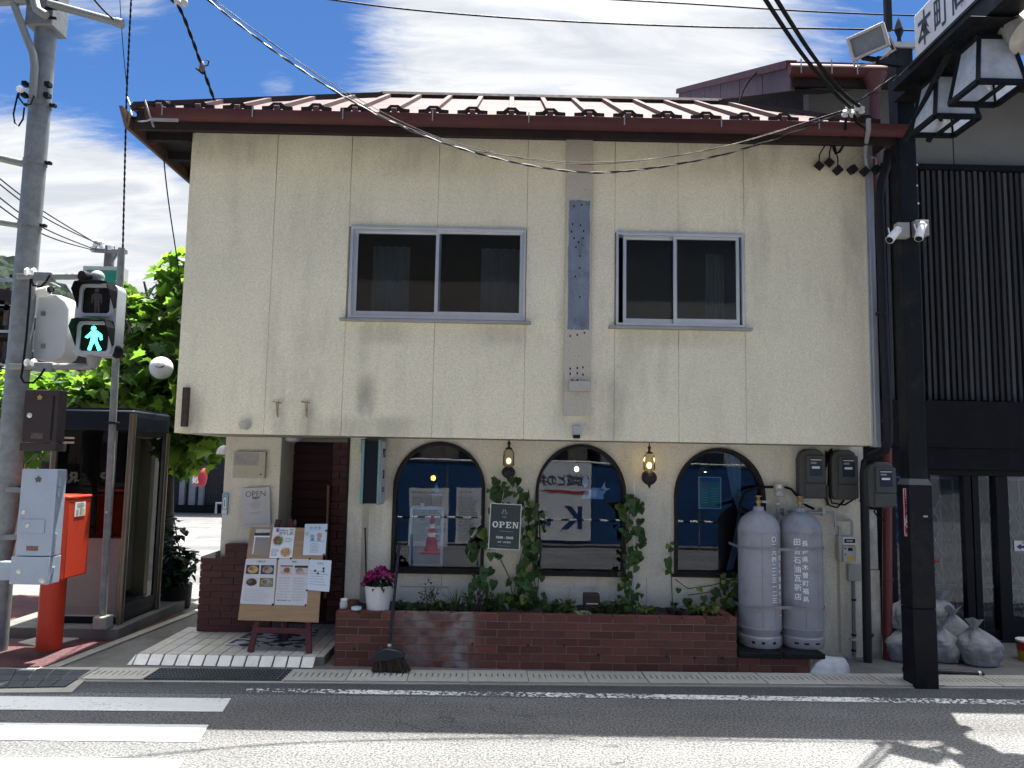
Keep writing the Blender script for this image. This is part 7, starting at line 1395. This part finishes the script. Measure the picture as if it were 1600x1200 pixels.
# ------------------------------------------------------------------ plane tree with big lobed leaves
mTL = mat('tree_leaf', (.080, .145, .028), .45, var=.12, vs=8, rnd=.45, trans=.5, spec=.35, tcol=(2.2, 2.4, 1.0))
mBARK = mat('bark', (.035, .030, .026), .9, var=.4, vs=9, bump=1, bs=30)
lobes = [(0, -.05), (.25, -.18), (.38, .02), (.62, .08), (.46, .30), (.52, .58), (.26, .52), (0, .98), (-.26, .52), (-.52, .58), (-.46, .30), (-.62, .08), (-.38, .02), (-.25, -.18)]
def lobe_mesh(name, m, fold):
    vs = [(0, .22, 0)]+[(x, y, abs(x)*fold-.10*y*abs(y)) for x, y in lobes]; n = len(lobes); return G().add(vs, [(0, 1+i, 1+(i+1) % n) for i in range(n)]).mesh(name, m)
lm = [lobe_mesh('leaf', mTL, f) for f in (.22, -.1, .35)]
YT0 = 9.6; tb = P(252, 937, YT0); tree = thing('plane_tree', 'leafy plane tree with large lobed leaves behind the phone booth', 'tree', (tb.x, YT0, .02))
tp = lambda x, y, Y: P(x, y, Y)
G().tube([(tb.x, YT0, 0), tp(254, 880, YT0), tp(256, 780, YT0), tp(258, 690, YT0), tp(262, 610, YT0), tp(268, 520, YT0), tp(280, 440, YT0)], [.15, .125, .115, .105, .085, .05, .02], 14).build('trunk', mBARK, tree, smooth=60)
for pts in ([(258, 690, 9.6), (210, 640, 9.5), (140, 600, 9.4), (60, 590, 9.3)], [(260, 650, 9.6), (225, 560, 9.4), (205, 480, 9.3)], [(262, 620, 9.6), (300, 560, 9.5), (330, 520, 9.6)], [(258, 700, 9.6), (300, 680, 9.3), (335, 700, 9.2)], [(256, 720, 9.6), (200, 690, 9.9), (90, 650, 10.0), (0, 640, 10)], [(264, 560, 9.6), (240, 500, 9.7), (225, 440, 9.7)]):
    n = len(pts); G().tube([tp(*p) for p in pts], [.05*(1-.75*i/(n-1)) for i in range(n)], 8).build('limb', mBARK, tree, smooth=60)
rr = random.Random(77); spots = []
def blob(x, y, rx, ry, Y, ry_, n):
    for i in range(n):
        while True:
            u, v, w = rr.uniform(-1, 1), rr.uniform(-1, 1), rr.uniform(-1, 1)
            if u*u+v*v+w*w < 1: break
        spots.append((x+u*rx, y+v*ry, Y+w*ry_))
for bl_ in tuple((*b_[:6], int(b_[6]*1.55)) for b_ in ((285, 440, 45, 50, 9.5, .5, 130), (300, 500, 60, 60, 9.6, .7, 170), (225, 500, 40, 45, 9.4, .5, 100), (200, 475, 22, 28, 9.3, .3, 50), (250, 560, 85, 50, 9.5, .8, 260), (260, 630, 90, 60, 9.5, .9, 330), (180, 610, 80, 40, 9.4, .7, 220), (100, 615, 70, 40, 9.5, .7, 210), (20, 620, 60, 45, 9.5, .7, 170), (280, 700, 65, 40, 9.3, .5, 120), (215, 560, 40, 50, 9.3, .4, 90), (320, 690, 35, 40, 9.2, .4, 50), (60, 690, 60, 30, 9.6, .4, 60), (330, 600, 60, 90, 9.8, .6, 170), (110, 690, 30, 20, 9.0, .3, 12), (-60, 600, 60, 60, 9.8, .9, 90))): blob(*bl_)
rr.shuffle(spots); order = sorted(spots, key=lambda s_: s_[2])
def lmat(x, y, Y):
    size = rr.uniform(.11, .20); return Matrix.Translation(P(x, y, Y)) @ Matrix.Rotation(rr.uniform(0, 6.28), 4, 'Z') @ Matrix.Rotation(rr.gauss(-.55, .55), 4, 'X') @ Matrix.Rotation(rr.gauss(0, .4), 4, 'Y') @ Matrix.Scale(size, 4)
front = order[:1300]; rr.shuffle(front); vis = [s_ for s_ in front if s_[1] < 660 or s_[0] > 240][:290]; used = set(vis); rest = [s_ for s_ in spots if s_ not in used]
for s_ in vis:
    o = bpy.data.objects.new('leaf', lm[rr.randrange(3)]); COL.objects.link(o); o.parent = tree; o.matrix_basis = Matrix.Translation(-wloc(tree)) @ lmat(*s_)
mTL2 = [mTL, mat('tree_leaf_deep', (.045, .09, .022), .45, var=.1, trans=.35, spec=.35, tcol=(2.2, 2.4, 1.0)), mat('tree_leaf_bright', (.125, .20, .035), .45, var=.1, trans=.45, spec=.35, tcol=(2.2, 2.4, 1.0))]
g = G(); n = len(lobes)
for s_ in rest:
    M = lmat(*s_); f = rr.choice((.22, -.1, .35)); g.m = rr.choice((0, 0, 1, 1, 2)); g.add([M @ Vector((0, .22, 0))]+[M @ Vector((x, y, abs(x)*f-.1*y*abs(y))) for x, y in lobes], [(0, 1+i, 1+(i+1) % n) for i in range(n)])
g.build('foliage', mTL2, tree)['kind'] = 'stuff'
# potted shrub behind the booth
pS = PG(268, 945, .02); sh = thing('potted_shrub', 'dark leafy shrub in a black tub at the foot of the tree', 'shrub', (pS.x, 9.0, .02)); pS = P(272, 930, 9.0)
G().lathe((pS.x, 9.0, .012), [(.16, 0), (.18, .02), (.19, .27), (.17, .27), (.165, .2)], 20).build('tub', mIRON, sh, smooth=40); rr = random.Random(8)
me = heart('leaf', mat('shrub_leaf', (.022, .05, .02), .4, rnd=.4, trans=.2), 1, .2); g = G()
for (xe, ye) in ((272, 812), (266, 840), (296, 862), (210, 875), (232, 895), (285, 895), (280, 870)):
    e = P(xe, ye, 9.0+rr.uniform(-.2, .1)); b0 = Vector((pS.x, 9.0, .25)); g.tube([b0, (b0+e)/2+Vector((rr.uniform(-.06, .06), 0, .02)), e], .008, 6)
    for k in range(70):
        u = rr.uniform(.12, 1); p = b0+(e-b0)*u+Vector((rr.gauss(0, .06), rr.gauss(0, .06), rr.gauss(0, .05))); o = bpy.data.objects.new('leaf', me); COL.objects.link(o); o.parent = sh; o.matrix_basis = Matrix.Translation(p-wloc(sh)) @ Matrix.Rotation(rr.uniform(0, 6.28), 4, 'Z') @ Matrix.Rotation(rr.uniform(-1.2, .4), 4, 'X') @ Matrix.Scale(rr.uniform(.06, .13), 4)
g.build('stem', mSTEM, sh, smooth=60)
# ------------------------------------------------------------------ far side: shop across the side street, timber building, hill, far pole
YF = 24.0; f0, f1 = P(-60, 800, YF).x, P(420, 800, YF).x; zf1 = P(300, 690, YF).z+1.2
fs = thing('far_shop', 'dark shopfront with pale pilasters across the sunlit side street', 'building', ((f0+f1)/2, YF, 0)); mFS = mat('far_dark', (.03, .03, .033), .7, var=.2)
G().box(f0, f1, YF+.1, YF+5, 0, zf1).build('wall', mFS, fs); G().box(f0, f1, YF-.25, YF+.1, 0, .22).build('step', mIRON, fs); mPIL = mat('far_pale', (.30, .32, .35), .7, var=.1)
for (xa, xb) in ((282, 290), (297, 307), (312, 319), (20, 30), (60, 66), (100, 108), (140, 146), (180, 188), (220, 227), (250, 256)): a, b = P(xa, 750, YF).x, P(xb, 750, YF).x; G().box(a, b, YF-.05, YF+.1, .22, zf1-.2).build('pilaster', mPIL, fs)
G().add([(f0-.3, YF-1.2, zf1-.15), (f1+.3, YF-1.2, zf1-.15), (f1+.3, YF+5.2, zf1+1.6), (f0-.3, YF+5.2, zf1+1.6)], [(0, 1, 2, 3)]).build('roof', mBLACKBR, fs)
g = G(); a, b = P(338, 786, YF-.4), P(350, 797, YF-.4); g.tube([(a.x, YF-.4, .0), (a.x, YF-.4, a.z), (b.x+.2, YF-.4, a.z), (b.x+.2, YF-.4, 0)], .04, 8); tag(g.build('barrier_rail', mWHITE), 'white tubular barrier in front of the far shop', 'barrier')
c = P(313, 745, 15.0); ln = thing('paper_lantern', 'red paper lantern with white and black lettering hanging across the street', 'lantern', c); G().lathe((c.x, c.y, c.z-.24), [(.07, .06), (.11, .10), (.125, .18), (.125, .30), (.11, .38), (.07, .42)], 18).build('body', mat('lantern_red', (.32, .02, .04), .6, var=.15), ln, smooth=50); mPW = mWHITE
text('酒', .13, mWHITE, ln, face_cam(c+Vector((-.04, -.13, .06))), bold=.004); text('処', .13, mWHITE, ln, face_cam(c+Vector((-.04, -.13, -.07))), bold=.004); G().tube([c+Vector((0, 0, .18)), c+Vector((0, 0, .7))], .01, 5).build('cord', mCABLE, ln)
YW = 20.0; q = RC(-70, 445, 20, 760, YW); tbd = thing('timber_building', 'tall brown timber building with balconies at the far left', 'building', (q[0], YW, 0)); mBRN = mat('far_timber', (.075, .055, .04), .8, var=.3, vs=3, stretch=(4, 4, 1))
zt = P(10, 432, YW).z; X1 = P(24, 500, YW).x; X0 = X1-5
G().box(X0, X1-.8, YW+.8, YW+6, 0, zt-.4).build('wall', mBRN, tbd); G().add([(X0-.5, YW-.2, zt+.6), (X1+.4, YW-.2, zt-.5), (X1+.4, YW+6.5, zt-.5), (X0-.5, YW+6.5, zt+.6), (X0-.5, YW-.2, zt+.35), (X1+.4, YW-.2, zt-.8), (X1+.4, YW+6.5, zt-.8), (X0-.5, YW+6.5, zt+.35)], [(0, 1, 2, 3), (7, 6, 5, 4), (0, 4, 5, 1), (1, 5, 6, 2)]).build('roof', mFASC, tbd)
for k in range(14): x = X0+.36*k; G().box(x, x+.12, YW, YW+.1, zt-1.3, zt-.3).build('eave_slat', mBRN, tbd)
for y in (478, 520, 560, 610): z = P(10, y, YW).z; G().box(X0, X1, YW, YW+.8, z-.12, z).build('balcony_floor', mFASC, tbd); G().box(X0, X1, YW, YW+.05, z+.65, z+.75).build('balcony_rail', mALUD, tbd)
for k in range(6): x = X1-.12-.9*k; G().box(x, x+.12, YW+.05, YW+.17, 0, zt-.8).build('balcony_post', mBLACKBR, tbd)
q = RC(38, 715, 56, 732, 17); tag(G().box(q[0], q[1], 17, 17.1, q[2]-.6, q[3]).build('wood_notice', mat('notice_orange', (.30, .13, .06), .7, var=.2)), 'small orange brown wooden notice seen between pole and cabinet', 'sign')
g = G(); nx, ny = 150, 40; hx0, hx1 = -260, 30; vs = []
for j in range(ny+1):
    for i in range(nx+1):
        X = hx0+(hx1-hx0)*i/nx; v = j/ny; top = 56+8*math.sin(X*.02)+5*math.sin(X*.07)-max(0, (X+95))*.33; Y = 150+70*v
        vs.append((X, Y, max(-2, top)*math.sin(v*math.pi/2)*1.0-1+3.6*mn.noise(Vector((X*.15, Y*.15, 3)))+2.6*mn.noise(Vector((X*.33, Y*.33, 9)))))
g.add(vs, [(j*(nx+1)+i, j*(nx+1)+i+1, (j+1)*(nx+1)+i+1, (j+1)*(nx+1)+i) for j in range(ny) for i in range(nx)]); struct(g, 'wooded_hill', mat('hill_forest', (.012, .021, .013), .95, spec=.1, var=.7, vs=.35, fine=.7, fs=1.3, bump=1, bs=.6, world=True))
YK = 18.0; a = P(172, 388, YK); fp_ = thing('utility_pole', 'far utility pole with a crossarm and insulators behind the signal', 'pole', (a.x, YK, 0)); G().tube([(a.x, YK, 0), (a.x, YK, a.z+.05)], [.16, .11], 12).build('shaft', mCONCD, fp_, smooth=50); b0, b1 = P(144, 391, YK-.15), P(198, 394, YK-.15); G().bar(b0, b1, .09, .09).build('crossarm', mGALV, fp_)
for (x, y) in ((150, 380), (158, 382), (173, 387), (146, 389)): p = P(x, y, YK-.15); G().lathe((p.x, p.y, p.z-.08), [(.03, 0), (.07, .03), (.06, .1), (.08, .13), (.03, .18)], 10).build('insulator', mWHITE, fp_, smooth=40)
G().bar(P(184, 395, YK-.1), P(173, 412, YK-.1), .05, .05).build('brace', mGALV, fp_)
YGS = 13.0; q = RC(127, 416, 187, 500, YGS); gs = thing('green_signboard', 'green signboard with a pale border behind the pedestrian signal', 'signboard', (q[0], YGS, q[2])); G().box(q[0], q[1], YGS, YGS+.25, q[2], q[3]).build('frame', mat('sign_border', (.42, .42, .38), .6), gs); e = .07; G().box(q[0]+e, q[1]-e, YGS-.012, YGS, q[2]+e, q[3]-e).build('panel', mat('sign_green', (.02, .20, .13), .5), gs); G().tube([(q[1]-.15, YGS+.12, 0), (q[1]-.15, YGS+.12, q[2])], .06, 10).build('post', mGALV, gs)
# painted marks of the side street seen between pole and post box
slab('side_street_line', [PG(30, 957, .004), PG(52, 945, .004), PG(70, 945, .004), PG(52, 957, .004)], .003, .006, mPAINT); slab('side_street_line', [PG(255, 852, .004), PG(345, 820, .004), PG(345, 823.5, .004), PG(262, 856, .004)], .003, .006, mPAINT)
slab('yellow_mark', [PG(8, 986, .022), PG(14, 977, .022), PG(40, 976, .022), PG(12, 987.5, .022)], .0225, .025, mat('yellow_paint', (.5, .36, .08), .7, var=.1))
# ------------------------------------------------------------------ overhead wires
def spline(pts, n=8):
    out = []; m = len(pts)
    for i in range(m-1):
        p0, p1, p2, p3 = pts[max(i-1, 0)], pts[i], pts[i+1], pts[min(i+2, m-1)]
        for k in range(n):
            t = k/n; out.append(.5*((2*p1)+(p2-p0)*t+(2*p0-5*p1+4*p2-p3)*t*t+(3*p1-p0-3*p2+p3)*t*t*t))
    out.append(pts[-1]); return out
def wire(name, label, pts, r, m, cat='cable'):
    p = spline([P(*q) for q in pts]); o = G().tube(p, r, 6).build(name, m, smooth=70); return tag(o, label, cat)
mTW = mat('twist_cable', (.02, .02, .021), .6, spec=.15)
def twist(name, label, pts, r, pitch, ma, mb_):
    p = spline([P(*q) for q in pts], 40); t = thing(name, label, 'cable', p[0]); s = 0; A, B = [], []
    for i, q in enumerate(p):
        if i: s += (q-p[i-1]).length
        tn = (p[min(i+1, len(p)-1)]-p[max(i-1, 0)]).normalized(); u = tn.cross(Vector((0, 1, .01))).normalized(); w = tn.cross(u); an = s/pitch*6.283; d = (u*math.cos(an)+w*math.sin(an))*r*.8; A.append(q+d); B.append(q-d)
    G().tube(A, r, 5).build('strand', ma, t, smooth=70); G().tube(B, r, 5).build('strand', mb_, t, smooth=70); return t
twist('twisted_cable', 'black and silver twisted cable sagging across the front of the cafe', [(300, -20, 5.6), (450, 95, 5.8), (600, 185, 5.95), (740, 238, 6.0), (885, 267, 6.05), (1000, 265, 6.1), (1150, 236, 6.12), (1300, 181, 6.2), (1400, 118, 6.3)], .0055, .28, mCABLE, mat('cable_sheen', (.09, .09, .088), .5, spec=.3))
wire('thin_cable', 'thin grey wire sagging just above the twisted cable', [(306, -20, 5.6), (560, 160, 5.9), (700, 222, 6.0), (790, 243, 6.0), (925, 254, 6.05), (1100, 236, 6.1), (1300, 178, 6.2), (1342, 160, 6.25)], .003, mTW)
wire('thin_cable', 'second thin dark wire running beside the grey one', [(312, -20, 5.6), (450, 85, 5.8), (620, 187, 5.95), (760, 236, 6.0), (925, 257, 6.05), (1130, 229, 6.1), (1290, 182, 6.2)], .0025, mTW)
wire('service_cable', 'left one of two thick black cables dropping to the insulators', [(1180, -25, 4.6), (1250, 80, 5.3), (1300, 140, 5.8), (1328, 168, 6.18)], .016, mCABLE)
wire('service_cable', 'right one of two thick black cables dropping to the insulators', [(1198, -25, 4.6), (1265, 80, 5.3), (1312, 140, 5.8), (1342, 166, 6.18)], .016, mCABLE)
twist('twisted_cable', 'upright twisted cable running down to the slim sign pole', [(206, -20, 7.2), (201, 80, 7.25), (198, 150, 7.3), (195, 260, 7.35), (192, 390, 7.41)], .006, .12, mCABLE, mCABLE)
wire('thin_cable', 'thin wire joining the upright twisted cable near its clamp', [(186, -20, 7.2), (192, 70, 7.2), (197.5, 130, 7.29)], .004, mCABLE)
twist('twisted_cable', 'twisted cable with clamp dropping onto the left roof edge', [(258, -8, 6.3), (280, 12, 6.3), (300, 60, 6.4), (318, 110, 6.5), (336, 160, 6.7)], .009, .2, mCABLE, mCABLE)
a = P(316, 103, 6.48); ck = thing('cable_clamp', 'dark clamp on the cable above the left roof edge', 'clamp', a); G().lathe((a.x, a.y, a.z-.06), [(.012, 0), (.026, .03), (.02, .08), (.01, .1)], 10).build('body', mat('clamp_brown', (.12, .10, .09), .6), ck, smooth=50); G().tube([a+Vector((0, 0, -.01)), a+Vector((.05, 0, .01)), a+Vector((.055, 0, .05)), a+Vector((.03, 0, .06))], .006, 6).tube([a+Vector((.01, 0, -.07)), a+Vector((-.05, 0, -.02))], .012, 6).build('tail', mCABLE, ck)
a = P(281, 4, 6.3); ci = thing('dead_end_insulator', 'pale insulators at the top of the roof cable', 'insulator', a)
for dx_ in (-.02, .04): G().ball(a+Vector((dx_, 0, 0)), .03, .03, .04, 10, 7).build('insulator', mat('ins_pale', (.45, .45, .42), .4, var=.2), ci, smooth=60)
wire('far_wire', 'upper of the long wires crossing the sky above the roof', [(820, -8, 9), (1060, 5, 9), (1250, 17, 9), (1420, 24, 9), (1640, 30, 9)], .010, mCABLE)
wire('far_wire', 'lower of the long wires crossing the sky above the roof', [(480, -6, 9), (640, 15, 9), (860, 32, 9), (1100, 42, 9), (1300, 45, 9), (1640, 52, 9)], .011, mCABLE)
for k, (pts, lb) in enumerate((([(-30, 255, 12), (60, 325, 14), (150, 380, 17.8)], 'uppermost of four thin wires behind the steel pole'), ([(-30, 264, 12), (70, 340, 14), (156, 382, 17.8)], 'second of four thin wires behind the steel pole'), ([(-30, 285, 12), (60, 352, 14), (146, 389, 17.8)], 'third of four thin wires behind the steel pole'), ([(-30, 300, 12), (65, 365, 14), (146, 391, 17.8)], 'lowest of four thin wires behind the steel pole'))): wire('thin_cable', lb, pts, .012, mCABLE)
wire('thin_cable', 'thin cable hanging from the left eave down among the leaves', [(256, 230, 6.9), (257, 260, 7.0), (264, 320, 7.3), (276, 400, 7.8), (288, 480, 8.4)], .006, mCABLE)
wire('thin_cable', 'short cable reaching the end of the top pole arm', [(138, -12, 6.6), (160, 14, 6.7), (182, 34, 6.78)], .009, mCABLE)
wire('thin_cable', 'thin wire looping from the twisted cable to the eave corner', [(199, 152, 7.3), (204, 165, 7.0), (206, 180, 6.7), (214, 189, 6.4), (228, 189, 6.25), (236, 186, 6.2)], .007, mALUD)
wire('thin_cable', 'curved cable over the neighbour roof verge', [(1155, 160, 8.2), (1165, 135, 8.2), (1185, 110, 8.0), (1200, 103, 7.8), (1212, 101, 7.6)], .008, mCABLE)
a, b = P(226, 156, 6.22), P(240, 198, 6.22); ebr = thing('eave_bracket', 'aluminium bracket fixed across the left end of the gutter', 'bracket', a); G().bar(a, b, .02, .012).bar(P(237, 187, 6.2), P(278, 188, 6.2), .025, .02).build('arm', mALUD, ebr)
# ------------------------------------------------------------------ the other side of the street, seen in the window glass
YO = -1.35
fn = thing('site_fence', 'blue sheeted site fence across the street, mirrored in the windows', 'fence', (0, YO, 0)); mBLUE = mat('blue_sheet', (.018, .062, .17), .5, var=.25, vs=1.5)
for i in range(2, 14):
    x = -9.0+1.3*i; G().box(x+.02, x+1.28, YO, YO+.03, .08, 1.70).build('blue_panel', mBLUE, fn)
    G().tube([(x, YO, 0), (x, YO, 1.78)], .025, 8).build('post', mGALV, fn)
G().tube([(-6.4, YO+.03, 1.74), (9.2, YO+.03, 1.74)], .022, 8).build('top_rail', mSILVER, fn)
# banner: lettering as it reads on the real banner
def rev(p): return Matrix.Translation(p) @ Matrix(((-1, 0, 0), (0, 0, 1), (0, 1, 0))).to_4x4()     # read from +Y, looking back across the street
d = 2*YG-YO; bXa, bXb = P(840, 800, d).x, P(924, 800, d).x
bn = thing('site_banner', 'white site banner with dark characters and a red stroke on the blue fence', 'banner', (bXa, YO+.04, .2)); mBAN = mat('banner_white', (.72, .72, .72), .6, var=.05)
G().box(bXa-.75, bXb, YO+.035, YO+.05, .15, 1.72).build('sheet', mBAN, bn); mBI = mat('banner_ink', (.05, .06, .10), .6)
cx = (bXa+bXb)/2
for i, c_ in enumerate('地域との共生'): text(c_, .24, mBI, bn, rev(Vector((bXb-.17-.215*i, YO+.055, 1.36))), bold=.003)
g = G(); z = 1.1; g.add([(bXb-.05, YO+.056, z), (bXb-.7, YO+.056, z+.03), (bXb-1.0, YO+.056, z-.03), (bXb-.8, YO+.056, z+.03), (bXb-1.15, YO+.056, z+.08), (bXb-.7, YO+.056, z+.08), (bXb-.05, YO+.056, z+.045)], [(6, 0, 1, 5), (1, 2, 3), (1, 3, 4, 5)]); g.build('red_stroke', mat('banner_red', (.5, .04, .04), .6), bn)
text('K', .62, mat('banner_blue', (.02, .05, .16), .6), bn, rev(Vector((bXb-.35, YO+.055, .6))), bold=.02); text('ber', .2, mat('banner_blue2', (.02, .05, .16), .6), bn, rev(Vector((bXb-.95, YO+.055, .52))), bold=.01)
for (x0, x1, y0, y1, lb) in ((638, 700, 762, 862, 'left white site notice on the blue fence'), (712, 752, 762, 850, 'tall white site notice beside the banner')):
    q = RC(x0, y0, x1, y1, d); t = thing('site_notice', lb, 'notice', (q[0], YO+.05, q[2])); G().box(q[0], q[1], YO+.035, YO+.05, q[2], q[3]).build('sheet', mBAN, t); g = G()
    rr = random.Random(int(x0))
    for i in range(22):
        u = q[0]+.06
        while u < q[1]-.1-.15*rr.random(): l = rr.uniform(.03, .12); g.box(u, min(u+l, q[1]-.05), YO+.0505, YO+.053, q[3]-.10-.045*i-(.02 if i > 1 else 0), q[3]-.082-.045*i+(.012 if i < 1 else -.02)); u += l+.02
    g.build('print', mINKG, t)['kind'] = 'stuff'
mCONE = mat('cone_red', (.45, .045, .02), .5); 
def cone(X, Y, label, h=.7):
    t = thing('traffic_cone', label, 'traffic cone', (X, Y, 0), 'traffic cones across the street'); G().box(X-.18, X+.18, Y-.18, Y+.18, .001, .035).build('base', mCONE, t, bevel=.01)
    r = lambda z: .135-.105*z/h
    for z0, z1, m_ in ((.036, .3, mCONE), (.301, .38, mWHITE), (.381, .46, mCONE), (.461, .54, mWHITE), (.541, h, mCONE)): G().lathe((X, Y, 0), [(r(z0), z0), (r(z1), z1)], 20).build('band', m_, t, smooth=40)
    return (X, Y, h)
cs = [cone(P(673, 870, 14.6).x, -.1, 'red traffic cone mirrored in the left arched window'), cone(-4.6, -.1, 'red traffic cone at the far left end of the striped bars'), cone(2.66, -.1, 'red traffic cone mirrored between middle and right windows'), cone(5.2, -.1, 'red traffic cone before the neighbour shopfront'), cone(P(1476, 880, 14.2).x, 1.2, 'red traffic cone mirrored in the shop door glass', .72)]
for i, (a, b) in enumerate(((cs[1], cs[0]), (cs[0], cs[2]), (cs[2], cs[3]))):
    A, B = Vector((a[0], a[1], .66)), Vector((b[0], b[1], .66)); t = thing('striped_bar', ('left', 'middle', 'right')[i]+' black and white striped bar laid across the traffic cones', 'barrier', A); n = max(6, int((B-A).length/.14))
    for m_, k0, nm in ((mWHITE, 0, 'white_bands'), (mIRON, 1, 'black_bands')):
        for k in range(k0, n, 2): G().tube([A+(B-A)*(k/n), A+(B-A)*((k+1)/n)], .018, 8).build('band', m_, t)
# buildings opposite
mOB = [mat('opp_grey', (.2, .2, .19), .85, var=.1), mat('opp_brown', (.14, .12, .10), .8, var=.15), mat('opp_cream', (.14, .13, .11), .85, var=.1)]
def opp(X0, X1, Y, h, m, label, storeys):
    t = thing('opposite_building', label, 'building', ((X0+X1)/2, Y, 0)); G().box(X0, X1, Y-6, Y, 0, h).build('wall', m, t); G().box(X0-.4, X1+.4, Y-6.4, Y+.6, h, h+.25).build('roof', mFASC, t)
    n = int((X1-X0)/1.9); wm = G().box(-.55, .55, -.03, .03, -.5, .5).mesh('window', mat('opp_window', (.02, .025, .03), .1))
    for s_ in range(1):
        for i in range(n): link('window', wm, t, (X0+(i+.5)*(X1-X0)/n, Y+.02, 1.6+2.7*s_))
    return t
ob = opp(-24, -9.2, -9.5, 9.2, mOB[2], 'cream three storey building with the pharmacy sign across the street', 3); opp(-8.8, 2.5, -9.0, 9.6, mOB[1], 'brown timber shop building across the street', 3); opp(3, 16, -9.5, 9.2, mOB[0], 'grey three storey building across the street', 3)
dd = 2*7.62+9.3; xa, xb = P(38, 746, dd).x, P(170, 750, dd).x; z = P(70, 746, dd).z
for i, c_ in enumerate('PHARMACY'): text(c_, .52, mWHITE, ob, rev(Vector((xb-(xb-xa)*(i+.5)/8, -9.36, z))), bold=.02)
G().box(xa-.5, xb+.5, -9.45, -9.37, z-.45, z+.45).build('sign_band', mat('sign_dark', (.03, .03, .035), .6), ob)
